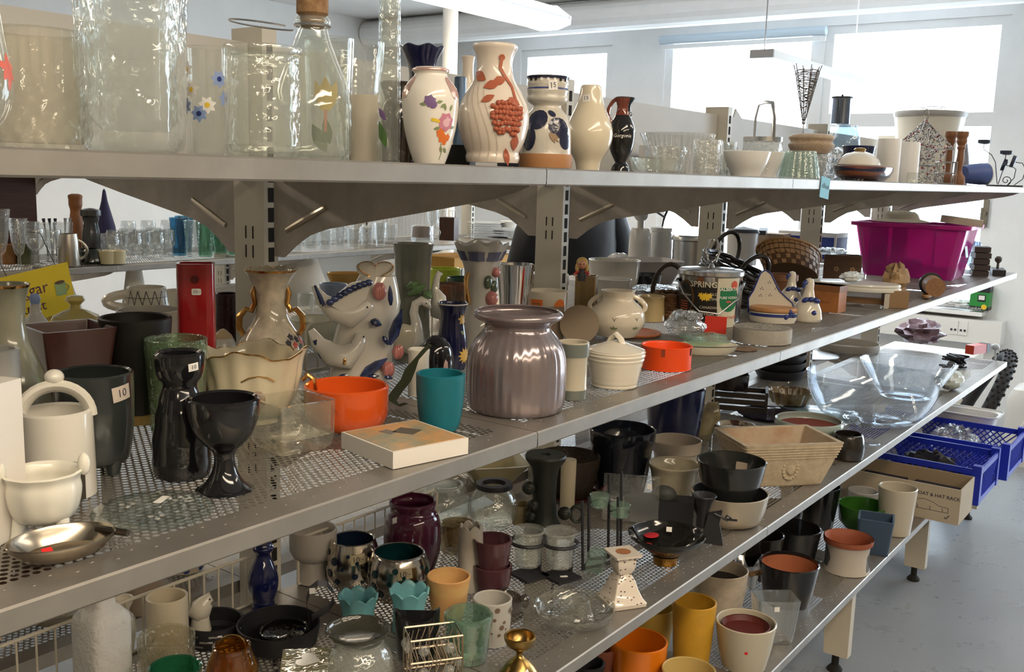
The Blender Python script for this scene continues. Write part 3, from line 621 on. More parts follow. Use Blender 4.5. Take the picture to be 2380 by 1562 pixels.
# black souvenir jug
I = vessel('souvenir_jug', 'slim black souvenir jug with brown neck, handle and white handwriting', 'jug', 1441, [(390, 22), (385, 19), (378, 14), (374, 14), (355, 24), (330, 30), (312, 31), (295, 29), (275, 20), (262, 14), (250, 12), (240, 14), (230, 18), (227, 19)], c_black, y=.06, lv=1, t=.003, sm=2, parts=True, mod=lambda a, r, z: (r*(1+(.5*max(0, math.cos(a-facing(-.2, .06)-PI/2))**6 if z > .083 else 0)), z))
zz = lambda v: z_at(v, I.P.x, I.P.y)-Z1; brn = cer('brown_neck', (.16, .035, .02), .12)
band(I, zz(270), zz(229), brn, 'brown_neck'); handle(I, -1, (zz(288), zz(231)), .010, .003, brn)
printed(I, 'handwriting', text_polys('Gorgonia', .0078, .25), .05, zz(318), p_white)
# pyrex dish, pie dish, ribbed vase etc.
P = base_at(1530, 395, 0, 1, y=.10)
obj('glass_oven_dish', rr_vessel(MB(), [(.095, .07, 0), (.105, .08, .004), (.112, .085, .022), (.115, .088, .026)], .004, .005, .02), g_thick, None, P, (0, 0, .25), label='low rectangular clear glass oven dish next to the black jug', cat='dish')
I = vessel('pie_dish', 'fluted clear glass pie dish lying behind the oven dish', 'dish', 1570, [(350, 66), (340, 74), (318, 84), (312, 86)], glassm('flute_glass', (.93, .94, .94), .22, .05, .1, 60, (.92, .93, .92)), y=.33, lv=1, t=.004, seg=120, mod=flute(40, .03))
I = vessel('scalloped_bowl', 'small clear glass bowl with thumbprint wall inside the oven dish', 'bowl', 1553, [(378, 26), (365, 34), (350, 40), (342, 42)], g_cut, y=.17, lv=1, t=.003, seg=48, mod=flute(10, .05))
I = vessel('ribbed_tumbler', 'square-shouldered clear tumbler with vertical ribs', 'glass', 1641, [(396, 28), (388, 31), (360, 32), (330, 33), (326, 33)], g_cut, y=.09, lv=1, t=.003, seg=80, mod=flute(20, .025))
I = vessel('cut_tumbler', 'plain clear glass beaker behind the white bowls', 'glass', 1690, [(398, 14), (360, 16), (330, 18)], g_clear, y=.13, lv=1, t=.003)
I = vessel('white_bowl', 'plain white bowl on the top shelf edge', 'bowl', 1733, [(402, 34), (397, 38), (380, 47), (362, 53), (353, 55)], c_white, y=.06, lv=1, t=.004, sm=2)
I = vessel('white_bowl', 'white bowl half hidden by the plain one, small moulded beads on its side', 'bowl', 1772, [(402, 30), (397, 34), (380, 42), (362, 47), (354, 49)], c_white, y=.14, lv=1, t=.004, sm=2, parts=True)
for k in range(6): obj('bead', MB().ball(surf(I, .006+.0015*k, .010+.0045*k, .0005), .0018, 6, 5), c_white, I.root)
# price board and boxes behind
boxthing('white_card_box', 'white cardboard box with grey printed marks behind the glass dishes', 'box', 1527, 350, 1, (.118, .05, .075), .0, mat('white_card', (.80, .80, .80), .6), y=.515)
boxthing('white_card_box', 'plain smaller white box end behind the fluted pie dish', 'box', 1590, 350, 1, (.05, .05, .068), .1, MATS['white_card'], y=.50)
P = Vector((1.55, .60, 1.667)); Q = ony(1742, 188, .62); R_ = ony(1690, 290, .62)
obj('grey_loose_sheet', MB().box((0, 0, .11), (.07, .006, .24)), m_panel, None, (R_.x, .63, 1.485), (0, .50, 0), False, label='loose grey metal sheet leaning up behind the divider panels', cat='metal sheet')
# ice bucket with tall handle
I = vessel('cut_glass_ice_bucket', 'cut crystal ice bucket with silver rim and upright bail handle', 'ice bucket', 1768, [(398, 30), (390, 36), (370, 45), (352, 46), (340, 44), (328, 44)], g_cut, y=.30, lv=1, t=.004, seg=48, mod=lambda a, r, z: (r*(1+.04*math.cos(14*a+(PI if int(z/.012) % 2 else 0))), z), parts=True)
r = I.prof[-1][0]; band(I, I.h-.001, I.h+.010, m_steel, 'silver_rim', .002)
hp = [Vector((math.cos(.9)*r*q, math.sin(.9)*r*q, 0)) for q in (-1, 1)]; H = z_at(238, I.P.x, I.P.y)-Z1
obj('bail_handle', MB().tube([hp[0]+Vector((0, 0, I.h)), hp[0]*.98+Vector((0, 0, H*.80)), hp[0]*.7+Vector((0, 0, H*.98)), Vector((0, 0, H*1.0)), hp[1]*.7+Vector((0, 0, H*.98)), hp[1]*.98+Vector((0, 0, H*.80)), hp[1]+Vector((0, 0, I.h))], .0032, 8, flat=1.8), m_steel, I.root)
# foil bags
def crumple(name, label, cat, u, vb, lv, r, m, y=None, seed=1, z=None, amp=.35, nu=18, nv=12):
    rnd = random.Random(seed); P = base_at(u, vb, 0, lv, y, z); mb = MB()
    off = [[rnd.uniform(1-amp, 1+amp*.6) for _ in range(nu)] for _ in range(nv+1)]
    vs = []; fs = []
    for j in range(nv+1):
        p = PI*j/nv
        for i in range(nu):
            q = 2*PI*i/nu; o = off[j][i] if 0 < j < nv else 1; vs.append((r[0]*math.sin(p)*math.cos(q)*o, r[1]*math.sin(p)*math.sin(q)*o, max(0, r[2]-r[2]*math.cos(p)*(o if j > nv/2 else 1))))
    for j in range(nv):
        for i in range(nu): k = (i+1) % nu; fs.append((j*nu+i, j*nu+k, (j+1)*nu+k, (j+1)*nu+i))
    mb.add(vs, fs); return obj(name, mb, m, None, P, label=label, cat=cat, ang=20)
m_foil = glassm('cellophane', (.92, .93, .93), .14, .08, .9, 70, (.85, .86, .85), 2.2)
crumple('cellophane_bundle', 'crumpled clear cellophane wrapping behind the white bowls', 'wrapping', 1690, 395, 1, (.04, .035, .045), m_foil, .42, 3)
crumple('cellophane_bundle', 'shiny crumpled gift wrap spilling beside the brown oval dish', 'wrapping', 1925, 405, 1, (.050, .04, .050), m_foil, .24, 5)
I = vessel('ribbed_lampshade', 'ribbed greenish glass lampshade standing mouth down', 'lampshade', 1857, [(412, 46), (395, 43), (370, 38), (352, 34)], glassm('ribbed_green', (.80, .88, .84), .22, .04, .3, 80, (.62, .70, .66)), y=.07, lv=1, t=.003, seg=72, mod=flute(24, .03))
I = vessel('carved_wooden_disc', 'round carved pale wooden disc with rope edge on a glass jar', 'disc', 1884, [(350, 42), (344, 50), (336, 52), (331, 47), (327, 48), (322, 52), (316, 50), (312, 40)], woodm('pale_wood', (.62, .48, .34), (.46, .33, .22)), y=.26, z=Z1+.075, fill=True, sm=2)
vessel('lidded_glass_jar', 'clear glass jar carrying the carved wooden lid', 'jar', 1884, [(405, 36), (395, 42), (370, 45), (352, 44)], g_cut, y=.26, lv=1, t=.004)
# wicker torch cone on a stem
I = vessel('wicker_torch', 'grey wicker torch cone on a thin metal stem', 'torch', 1858, [(345, 15), (340, 4), (318, 2)], m_steel, y=.40, lv=1, fill=True, parts=True, part='stem_foot')
mw = mat('wicker_grey', (.20, .17, .15), .8, var=.5, vs=90); zt = z_at(166, I.P.x, I.P.y)-Z1; z0 = z_at(282, I.P.x, I.P.y)-Z1; rt = 27*dep(I.P)/FPX
obj('stem', MB().tube([(0, 0, .01), (0, 0, z0)], .0022, 8), m_steel, I.root); obj('stem_ball', MB().ball((0, 0, z0-.004), .007, 12, 8), m_steel, I.root)
mb = MB()
for k in range(26):
    t = k/25; r = .004+(rt-.004)*t; mb.tube([(r*math.cos(a)*(1+.05*math.sin(7*a+k)), r*math.sin(a)*(1+.05*math.sin(7*a+k)), z0+(zt-z0)*t+.0015*math.sin(5*a+k*2)) for a in [2*PI*i/24 for i in range(24)]], .0014, 5, closed=True)
obj('woven_cone', mb, mw, I.root, kind='stuff'); st = MB()
for k in range(10):
    a = 2*PI*k/10; st.tube([(.004*math.cos(a), .004*math.sin(a), z0), (rt*1.0*math.cos(a), rt*1.0*math.sin(a), zt), (rt*1.15*math.cos(a), rt*1.15*math.sin(a), zt+random.uniform(.004, .022))], .0012, 5)
obj('ribs', st, mw, I.root, kind='stuff')
# navy bowl and oval casserole with cream lid
vessel('navy_bowl', 'dark navy bowl behind the brown casserole', 'bowl', 1990, [(400, 24), (385, 30), (355, 36), (340, 38)], c_navy, y=.24, lv=1, t=.004, sm=2)
P = base_at(2005, 415, 0, 1, y=.075); s = dep(P)/FPX; t = thing('oval_casserole', 'oval brown and dark blue glazed casserole with spout', 'casserole', P, .05)
obj('dish', MB().lathe(hollow([(.09*1, 0), (.115, .012), (.128, .026), (.130, .036)], .006), 48, sy=.55), mat('casserole_glaze', (.30, .09, .035), .15, coat=.5, color2=(.015, .02, .06), vs=3, stretch=(1, 1, 16), lo=.42, hi=.55), t)
obj('handle_lug', MB().box((.137, 0, .033), (.022, .03, .008)), cer('casserole_lug', (.30, .30, .34)), t)
L = MB().lathe([(0, .034), (.088, .034), (.090, .038), (.080, .052), (.055, .066), (.02, .073), (0, .074)], 40, sy=.6)
l = obj('domed_casserole_cover', L, c_cream, None, P + Vector((-.005, .012, .004)), (0, 0, .05), label='cream domed cover resting on the oval casserole', cat='cover')
obj('knob', MB().lathe([(0, .07), (.012, .072), (.016, .078), (.012, .082), (0, .083)], 16), m_brass, l)
# steel canister on a glass jug
I = vessel('glass_storage_jug', 'squat pale blue glass jug behind the navy bowl', 'jug', 1958, [(372, 30), (360, 34), (338, 34), (322, 33), (305, 27), (292, 24)], glassm('blue_jug_glass', (.80, .88, .94), .25, .04, .2, 40, (.55, .66, .76)), y=.47, lv=1, t=.004, sm=2)
I2 = vessel('steel_canister', 'tall mirror-steel canister with dark lid on the glass jug', 'canister', 1953, [(292, 22), (290, 22), (234, 21), (229, 22)], mat('mirror_blue_steel', (.28, .33, .44), .12, metal=1), y=.47, z=I.P.z+I.h+.001, fill=True, parts=True)
obj('lid', MB().lathe([(0, 0), (I2.prof[0][0]*1.08, 0), (I2.prof[0][0]*1.08, .006), (0, .008)], 28, (0, 0, I2.h)).box((0, 0, I2.h+.011), (.006, .006, .008)), m_iron, I2.root)
# enamel drum
I = vessel('enamel_drum', 'big cream enamel drum with grey rim and small wire ring on its lid', 'drum', 2147, [(415, 62), (400, 64), (300, 74), (275, 78), (268, 80), (262, 80)], cer('enamel_cream', (.72, .68, .57), .3), y=.385, lv=1, t=.004, parts=True)
band(I, I.h-.022, I.h+.001, mat('rim_grey', (.38, .37, .34), .4), 'grey_rim', .002); obj('lid', MB().lathe([(0, I.h-.004), (I.prof[-1][0]*.97, I.h-.004), (I.prof[-1][0]*.97, I.h+.003), (0, I.h+.006)], 40), MATS['enamel_cream'], I.root)
w_ = MB()
for k in range(2): w_.tube([(.058*math.cos(a), .058*math.sin(a), I.h+.008+.014*k) for a in [2*PI*i/28 for i in range(28)]], .0018, 5, closed=True)
for k in range(12): a = 2*PI*k/12; w_.tube([(.058*math.cos(a), .058*math.sin(a), I.h+.008), (.058*math.cos(a), .058*math.sin(a), I.h+.022)], .0012, 5)
obj('wire_ring', w_, m_steel, I.root)
# white candles in a glass holder
for k, (u, h, v) in enumerate(((2060, 26, 323), (2107, 23, 330))):
    vessel('white_candle', ('broad' if k == 0 else 'slimmer') + ' white pillar candle on the top shelf beside the wire lantern', 'candle', u, [(412, h), (370, h), (v+2, h), (v, h-1)], mat('white_wax', (.86, .84, .80), .5, sub=.1), y=.10-.03*k, lv=1, fill=True)
boxthing('glass_candle_block', 'low clear glass block at the foot of the white candles', 'candle holder', 2126, 420, 1, (.05, .045, .03), .3, g_thick, y=.045)
# filigree lantern house
P = base_at(2138, 418, 0, 1, y=.18); s = dep(P)/FPX; t = thing('wire_lantern', 'house-shaped silver wire lantern set with red and clear glass chips', 'lantern', P, .75)
ml = mat('filigree', (.42, .40, .38), .35, metal=.8); hw = 42*s; hb = 40*s; ht = z_at(350, P.x, P.y)-Z1; hp_ = z_at(282, P.x, P.y)-Z1; wires = MB(); ch1 = MB(); ch2 = MB()
cs = [(-hw, -hw), (hw, -hw), (hw, hw), (-hw, hw)]
for i, (x, y) in enumerate(cs):
    x2, y2 = cs[(i+1) % 4]
    wires.tube([(x*.85, y*.85, 0), (x*.85, y*.85, ht)], .0016, 5); wires.tube([(x*1.15, y*1.15, ht), (0, 0, hp_)], .0016, 5)
    for z, q in ((.002, .85), (ht, 1.15), (ht*.5, .85)): wires.tube([(x*q, y*q, z), (x2*q, y2*q, z)], .0014, 5)
    for k in range(60):
        a, b = random.random(), random.random(); p = Vector((x+(x2-x)*a, y+(y2-y)*a, 0))*.85 + Vector((0, 0, ht*b)); n = Vector((y2-y, -(x2-x), 0)).normalized()
        (ch1 if k % 9 else ch2).ball(p, (.0042, .0042, .0042), 6, 4)
        a, b = random.random(), random.random()**.6; p = Vector((x+(x2-x)*a, y+(y2-y)*a, 0))*1.15*b + Vector((0, 0, hp_+(ht-hp_)*b)); (ch1 if k % 9 else ch2).ball(p, .0040, 6, 4)
wires.tube([(0.016*math.cos(a), 0, hp_+.018+.018*math.sin(a)) for a in [2*PI*i/18 for i in range(18)]], .0016, 5, closed=True)
obj('wire_frame', wires, ml, t); obj('clear_chips', ch1, mat('chip_grey', (.40, .38, .36), .3, metal=.5), t, kind='stuff'); obj('red_chips', ch2, mat('chip_red', (.35, .06, .06), .3), t, kind='stuff')
# wooden candlesticks
w_dark = woodm('turned_wood', (.33, .14, .06), (.20, .08, .035), (40, 40, 5))
for k, u in enumerate((2200, 2226)):
    vessel('wooden_candlestick', 'turned brown wooden candlestick ' + ('beside the wire lantern' if k == 0 else 'nearer the blue tipped pot'), 'candlestick', u, [(418, 15), (411, 14), (404, 8), (390, 6), (370, 8), (350, 7), (343, 10), (338, 8), (330, 12), (322, 11), (316, 14), (306, 14)], w_dark, y=.14-.05*k, lv=1, fill=True, sm=2)
# blue pot lying on its side
P = base_at(2264, 420, 0, 1, y=.055); s = dep(P)/FPX; r = 25*s; t = thing('tipped_blue_pot', 'small matt blue pot lying on its side near the shelf end', 'pot', P + Vector((0, 0, r*1.0)), rot=(PI/2*.98, 0, .9))
obj('pot', MB().lathe(hollow([(r*.72, -r*1.3), (r*.9, -r*.6), (r, r*.6), (r*.98, r*1.2)], .005), 28), mat('blue_matt', (.07, .11, .30), .5), t); obj('white_rim', MB().lathe([(r*.99, r*1.1), (r*1.02, r*1.12), (r*1.02, r*1.22), (r*.96, r*1.24)], 28), c_white, t)
I = vessel('black_bird_figure', 'black spotted bird figurine behind the wooden candlesticks', 'figurine', 2232, [(415, 14), (400, 17), (370, 14), (350, 10), (338, 8), (330, 5)], mat('black_spotted', (.02, .02, .03), .3, color2=(.25, .25, .28), vs=220, lo=.62, hi=.66), y=.23, lv=1, fill=True, sm=2)
P = base_at(2195, 420, 0, 1, y=.05); w_ = MB(); s = dep(P)/FPX; hw = 27*s; hh = 50*s
for z in (.002, hh*.5, hh): w_.tube([(-hw, -hw*.7, z), (hw, -hw*.7, z), (hw, hw*.7, z), (-hw, hw*.7, z)], .0016, 5, closed=True)
for x, y in ((-1, -.7), (1, -.7), (1, .7), (-1, .7), (0, -.7), (0, .7)): w_.tube([(x*hw, y*hw, 0), (x*hw, y*hw, hh)], .0014, 5)
obj('wire_basket', w_, mat('wire_pewter', (.35, .34, .33), .4, metal=.8), None, P, (0, 0, .4), label='little pewter wire basket holding a shot glass by the candlesticks', cat='basket')
# wrought iron scroll candelabrum at the shelf end
P = base_at(2330, 435, 0, 1, y=.06); s = dep(P)/FPX; t = thing('scroll_candelabrum', 'wrought iron scroll candelabrum with four small cups at the shelf end', 'candelabrum', P, facing(P.x, P.y)+PI/2)
def sc(pts, r=.0018): return MB().tube([(x*s, y*s, z*s) for x, y, z in pts], r, 6)
arm = lambda a, b, c: [(a, 0, 6), (a-4, 0, 30), (a-8, 0, 55), (a-18, 0, 72), (b, 0, 85), (b, 0, c)]
obj('arm', sc(arm(-12, -48, 96)), m_iron, t); obj('arm', sc([(-10, 0, 4), (-2, 0, 40), (0, 0, 70), (0, 0, 72)]), m_iron, t); obj('arm', sc([(10, 4, 4), (22, 4, 20), (24, 4, 40), (14, 4, 48), (4, 4, 48)]), m_iron, t); obj('arm', sc([(24, 0, 4), (40, 0, 18), (44, 0, 40), (36, 0, 54), (22, 0, 56)]), m_iron, t)
obj('scroll', sc([(-6, 0, 3)]+[(6+12*(1-k/26)*math.cos(-PI/2+k*.42), 0, 14+12*(1-k/26)*math.sin(-PI/2+k*.42)) for k in range(22)]), m_iron, t); obj('base_bar', MB().box((4*s, 0, .003), (76*s, 12*s, .006)), m_iron, t)
cup = mesh_of('candle_cup', MB().lathe(hollow([(.012*1, 0), (.024, .004), (.025, .017)], .0015), 20), mat('iron_blue', (.03, .035, .06), .4))
for x, y, z, ry in ((-48, 0, 96, 0), (0, 0, 72, 0), (4, 4, 48, -1.3), (22, 0, 56, -1.3)): obj('candle_cup', cup, None, t, (x*s, y*s, z*s), (0, ry, 0))
# shelf note
P = ony(1918, 428, -.0012); t = thing('shelf_note', 'light blue paper note with scribbled writing stuck on the top shelf lip', 'note', P, 0, rot=(0, .10, 0)); s = dep(P)/FPX
obj('paper_note', MB().box((0, 0, -.008), (.058, .0012, .046)), mat('blue_paper', (.16, .46, .60), .6), t, smooth=False)
flat_text('off/vask', .016, Matrix(((1, 0, 0, 0), (0, 0, 1, -.0010), (0, 1, 0, -.005), (0, 0, 0, 1))), MATS['ink'], t, 'handwriting', .2)
# ================================================================== SECOND SHELF, near face
c_gmarb = cer('grey_green_marble', (.40, .39, .29), .15, var=.25, vs=14); c_dgrey = cer('slate_glaze', (.030, .036, .036), .22); c_offw = cer('offwhite_glaze', (.74, .71, .63), .2)
I = vessel('marbled_vase', 'tall grey-green lustre vase with waisted neck and flared mouth', 'vase', 34, [(1050, 78), (1040, 84), (990, 90), (930, 86), (880, 76), (840, 62), (800, 46), (770, 39), (735, 37), (700, 40), (675, 46), (661, 50)], c_gmarb, y=.43, lv=2, t=.004, sm=2, parts=True)
band(I, I.h-.003, I.h+.0005, m_gold, 'gold_rim', .0006)
I = vessel('frosted_cylinder', 'tall frosted white glass cylinder at the near end', 'vase', 4, [(1140, 50), (1130, 53), (1000, 53), (812, 53)], glassm('frost_white', (.72, .72, .70), .55, .35, 0, 40, (.80, .79, .75)), lv=2, t=.004)
boxthing('white_candle_block', 'white square candle block at the near picture edge', 'candle', -30, 1150, 2, (.05, .05, .15), .4, mat('ivory_wax', (.78, .74, .68), .5, sub=.1), y=.16)
# brown square planter, tall black pot
P = base_at(168, 0, 0, 2, y=.46); H = z_at(757, P.x, P.y)-P.z; a = 165*dep(P)/FPX
obj('brown_square_planter', rr_vessel(MB(), [(a*.62, a*.62, 0), (a*.66, a*.66, .01), (a*.98, a*.98, H*.97), (a, a, H)], .004, .006, .006), cer('maroon_glaze', (.075, .028, .022), .28), None, P, (0, 0, facing(P.x, P.y)+PI/2+.35), label='maroon square planter flaring to the top', cat='planter')
I = vessel('black_pot', 'large matt black pot on a golden wooden ring', 'pot', 322, [(990, 48), (955, 50), (953, 58), (900, 66), (800, 76), (745, 81), (738, 81)], mat('matt_black', (.012, .010, .009), .5), lv=2, t=.005, parts=True)
band(I, .0005, I.rf and (z_at(955, I.P.x, I.P.y)-I.P.z), woodm('gold_wood', (.45, .28, .10), (.33, .19, .06), (60, 60, 6)), 'wooden_ring', .001)
I = vessel('slate_pot', 'dark slate glazed pot on short feet with paper price tag', 'pot', 225, [(1087, 62), (1076, 68), (1050, 76), (1000, 83), (940, 87), (880, 88), (866, 88)], c_dgrey, lv=2, t=.005, sm=2, parts=True, z=Z2+.0135)
for k in range(3): a = I.th+.7+2.09*k; obj('foot', MB().lathe([(0, -.012), (.007, -.012), (.011, .006), (0, .006)], 12, (I.prof[0][0]*.85*math.cos(a), I.prof[0][0]*.85*math.sin(a), 0)), c_dgrey, I.root)
sticker(I, .72, z_at(903, I.P.x, I.P.y)-I.P.z, .024, .017, .12, '10', mat('tag_paper', (.62, .54, .46), .7))
# green textured glass vase
I = vessel('green_glass_vase', 'pale green glass vase with slanting ripple pattern', 'vase', 414, [(1010, 54), (1000, 58), (920, 63), (850, 67), (800, 70), (787, 70)], glassm('green_ripple', (.72, .86, .68), .22, .04, .8, 110, (.42, .52, .36)), lv=2, t=.004, seg=90, mod=lambda a, r, z: (r*(1+.012*math.sin(30*a+z*320)), z), y=.36)
# red square vase
P = base_at(462, 0, 0, 2, y=.44); s = dep(P)/FPX; H = z_at(611, P.x, P.y)-P.z; t = thing('red_vase', 'tall shiny red square-section vase with round maker mark and price label', 'vase', P, facing(P.x, P.y)+PI/2-.08); a = 84*s
obj('body', rr_vessel(MB(), [(a*.97, a*.8, 0), (a, a*.82, .01), (a*.98, a*.8, H)], .004, .006, .012), cer('red_glaze', (.42, .018, .022), .1, var=.25, vs=5), t)
zf = lambda v: z_at(v, P.x, P.y)-P.z; Mf = lambda v, x=0: Matrix(((1, 0, 0, x), (0, 0, -1, -a*.41-.0006), (0, 1, 0, zf(v)), (0, 0, 0, 1)))
obj('maker_mark', MB().prism(pdisc(0, 0, .006, 16), 0, .0004, Mf(646)), mat('dark_red_mark', (.12, .012, .012), .3), t); obj('price_label', MB().prism(rrect(.013, .009, .002), 0, .0005, Mf(674, .002)), MATS['paper'], t); flat_text('50:-', .006, Mf(674, .002), MATS['ink'], t, 'price_writing', off=.0008)
# black ribbed candle holder & goblet
I = vessel('black_candle_holder', 'glossy black ribbed candle holder with cup top and price tag', 'candle holder', 424, [(1118, 52), (1108, 61), (1080, 66), (1040, 66), (1000, 62), (960, 56), (925, 48), (905, 41), (896, 39), (888, 42), (875, 50), (858, 55), (840, 57), (822, 57)], c_black, lv=2, t=.008, sm=3, seg=48, parts=True, mod=lambda a, r, z: (r*(1+(.022*math.sin(z*2*PI/.0088) if .012 < z < .085 else 0)), z))
sticker(I, .55, z_at(845, I.P.x, I.P.y)-I.P.z, .012, .009, .1, '10')
I = vessel('black_goblet', 'glossy black stemmed goblet with wide foot', 'goblet', 523, [(1156, 60), (1148, 66), (1138, 60), (1122, 46), (1105, 34), (1085, 26), (1062, 23), (1046, 28), (1030, 46), (1005, 66), (970, 79), (940, 83), (926, 83)], c_black, lv=2, t=.006, sm=3, seg=48, tb=.062)
# white arch-handled lantern
u0 = 138; I = vessel('arch_candle_lantern', 'white ceramic tealight lantern with arched carrying handle and cut-out foot', 'lantern', 138, [(1172, 80), (1160, 82), (1080, 82), (960, 80), (955, 79)], c_offw, lv=2, t=.006, parts=True, seg=48); q = I
# cut-out doorway and arch handle
zz = lambda v: z_at(v, I.P.x, I.P.y)-I.P.z; r = I.prof[-1][0]; arch = [(-.019, .001), (.0, .001), (.019, .001), (.019, .016), (.019, .032)]+[(.019*math.cos(PI*k/8), .032+.013*math.sin(PI*k/8)) for k in range(1, 8)]+[(-.019, .032), (-.019, .016)]
printed(I, 'doorway_opening', [arch], .22, .0, mat('opening_shadow', (.05, .042, .03), .9), .0008)
hd = Vector((math.cos(I.th+PI/2), math.sin(I.th+PI/2), 0)); H = zz(905)
obj('arch_handle', MB().tube([hd*(r*.94*math.cos(PI*k/16))+Vector((0, 0, I.h-.006+(H-I.h+.01)*math.sin(PI*k/16))) for k in range(17)], .0062, 10, flat=1.5), c_offw, I.root); obj('knob', MB().ball((0, 0, H+.013), (.010, .010, .0085), 14, 10), c_offw, I.root)
# milk glass cauldron
I = vessel('milk_glass_cauldron', 'small milk-glass cauldron with beaded rim on three feet', 'bowl', 104, [(1222, 40), (1214, 52), (1195, 68), (1165, 79), (1135, 83), (1118, 80), (1108, 82), (1098, 87)], mat('milk_glass', (.82, .80, .70), .25, coat=.4, sub=.15), lv=2, t=.004, sm=2, seg=72, parts=True, z=Z2+.016, mod=lambda a, r, z: (r*(1+(.012*math.cos(10*a) if z < .05 else .0)), z+(.0012*math.cos(36*a) if z > .062 else 0)))
for k in range(3): a = I.th+.75+2.09*k; obj('foot', MB().tube([(I.rf(.006)*.7*math.cos(a), I.rf(.006)*.7*math.sin(a), .008), (I.rf(.006)*.95*math.cos(a), I.rf(.006)*.95*math.sin(a), -.0145)], [.008, .0045], 10), MATS['milk_glass'], I.root)
for k in (-1, 1): a = I.th+k*1.45; obj('lug', MB().ball((I.rf(.045)*1.06*math.cos(a), I.rf(.045)*1.06*math.sin(a), .052), (.006, .006, .011), 10, 8), MATS['milk_glass'], I.root)
# flat glass dish, steel oval dish
I = vessel('glass_plate', 'flat round clear glass dish with small raised flowers and a label', 'dish', 358, [(1228, 112), (1222, 120), (1212, 130), (1196, 137), (1188, 138)], glassm('aqua_plate', (.95, .98, .96), .025, .03, .3, 30, (.6, .72, .66), 1.1), lv=2, t=.004, parts=True, seg=56)
obj('price_label', MB().box((.02, .016, .0056), (.022, .008, .0006), .5), MATS['paper'], I.root)
for a, r in ((.2, .03), (2.1, .028), (4.2, .032)):
    for k in range(3): obj('raised_flower', MB().ball((r*math.cos(a)+.006*math.cos(2.1*k), r*math.sin(a)+.006*math.sin(2.1*k), .0065), (.003, .003, .0015), 8, 6), g_cut, I.root)
T = framed('oval_metal_dish', 'shallow oval silver-plated dish with a red dot sticker', 'dish', 145, 1290, 2)
obj('dish', MB().lathe(hollow([(.028, 0), (.036, .003), (.046, .013), (.0475, .017)], .002), 40, sy=.72, rz=.35), mat('old_silver', (.46, .40, .32), .22, metal=1), T.root); obj('price_dot', MB().box((-.012, -.018, .0125), (.009, .006, .0006), .35, .5), mat('dot_red', (.8, .03, .03), .5), T.root); obj('spout_bar', MB().tube([(.030, .022, .014), (.056, .004, .012)], .0035, 8), mat('old_silver_dark', (.16, .14, .12), .3, metal=1), T.root)
# gilded vase with two scroll handles
I = vessel('gilded_vase', 'tall pearl lustre vase with scalloped mouth and gold scroll handles', 'vase', 632, [(905, 42), (895, 44), (880, 40), (850, 62), (820, 76), (795, 74), (770, 58), (745, 42), (720, 34), (695, 31), (670, 36), (650, 46), (632, 57), (626, 60)], cer('pearl_lustre', (.70, .62, .47), .10, var=.35, vs=22), y=.46, lv=2, t=.004, sm=2, seg=60, parts=True, mod=lambda a, r, z: (r*(1+(.02*math.cos(12*a) if z > .14 else 0)), z+(.002*math.cos(12*a) if z > .155 else 0)))
zz = lambda v: z_at(v, I.P.x, I.P.y)-I.P.z; band(I, I.h-.003, I.h+.0006, m_gold, 'gold_rim', .0008)
for sgn in (-1, 1):
    a = I.th+sgn*PI/2; d = Vector((math.cos(a), math.sin(a), 0)); s = I.s
    def hp(x, v): return d*(x*s)+Vector((0, 0, zz(v)))
    obj('scroll_handle', MB().tube([hp(34, 662), hp(40, 680), hp(36, 705), hp(44, 722), hp(56, 718), hp(70, 735), hp(72, 760), hp(62, 778), hp(48, 772)], [.003, .0045, .004, .0055, .0045, .0055, .0055, .005, .003], 8), m_gold, I.root)
for k in range(9): printed(I, 'flower_painting', pflower(0, 0, .006, 5, .8), .5+.12*k-(.05*(k % 2)), zz(800)+.004*((k*37) % 5), p_dk if k % 3 else p_red)
# gilt-edged jardiniere
P0 = 585; I = vessel('gilt_jardiniere', 'cream lustre oval bowl with wavy gilt rim, crest and gold curl handles', 'bowl', 588, [(985, 54), (978, 58), (968, 56), (952, 78), (915, 98), (880, 106), (850, 112), (828, 118), (815, 124)], cer('pearl_cream', (.68, .60, .42), .14), lv=2, t=.004, sm=2, seg=72, parts=True, sy=.75, sx=1.0, rz=facing(.0, .3)+PI/2, y=.33, mod=lambda a, r, z: (r*(1+(.035*math.cos(14*a)*min(1, z/.07))), z+(.006*math.cos(4*a+.5)+.0015*math.cos(14*a) if z > .072 else 0)))
zz = lambda v: z_at(v, I.P.x, I.P.y)-I.P.z
obj('gold_rim', MB().tube([((I.prof[-1][0]+.0003)*(1+.035*math.cos(14*a))*math.cos(a)*math.cos(I.rz)-(I.prof[-1][0])*(1+.035*math.cos(14*a))*math.sin(a)*.75*math.sin(I.rz), (I.prof[-1][0]+.0003)*(1+.035*math.cos(14*a))*math.cos(a)*math.sin(I.rz)+(I.prof[-1][0])*(1+.035*math.cos(14*a))*math.sin(a)*.75*math.cos(I.rz), I.h+.006*math.cos(4*a+.5)+.0015*math.cos(14*a)+.0004) for a in [2*PI*k/84 for k in range(84)]], .0011, 6, closed=True), m_gold, I.root)
ex = Vector((math.cos(I.rz), math.sin(I.rz), 0))
for sgn in (-1, 1):
    d = ex*sgn; r = I.prof[-1][0]
    obj('curl_handle', MB().tube([d*(r*.92)+Vector((0, 0, .058)), d*(r*1.02)+Vector((0, 0, .066)), d*(r*1.12)+Vector((0, 0, .060)), d*(r*1.15)+Vector((0, 0, .045)), d*(r*1.06)+Vector((0, 0, .032)), d*(r*.94)+Vector((0, 0, .028)), d*(r*1.04)+Vector((0, 0, .022))], [.003, .004, .0045, .0045, .004, .003, .002], 8), m_gold, I.root)
I.sx, I.sy = 1, .75; I2 = I; I.th = facing(I.P.x, I.P.y)-I.rz
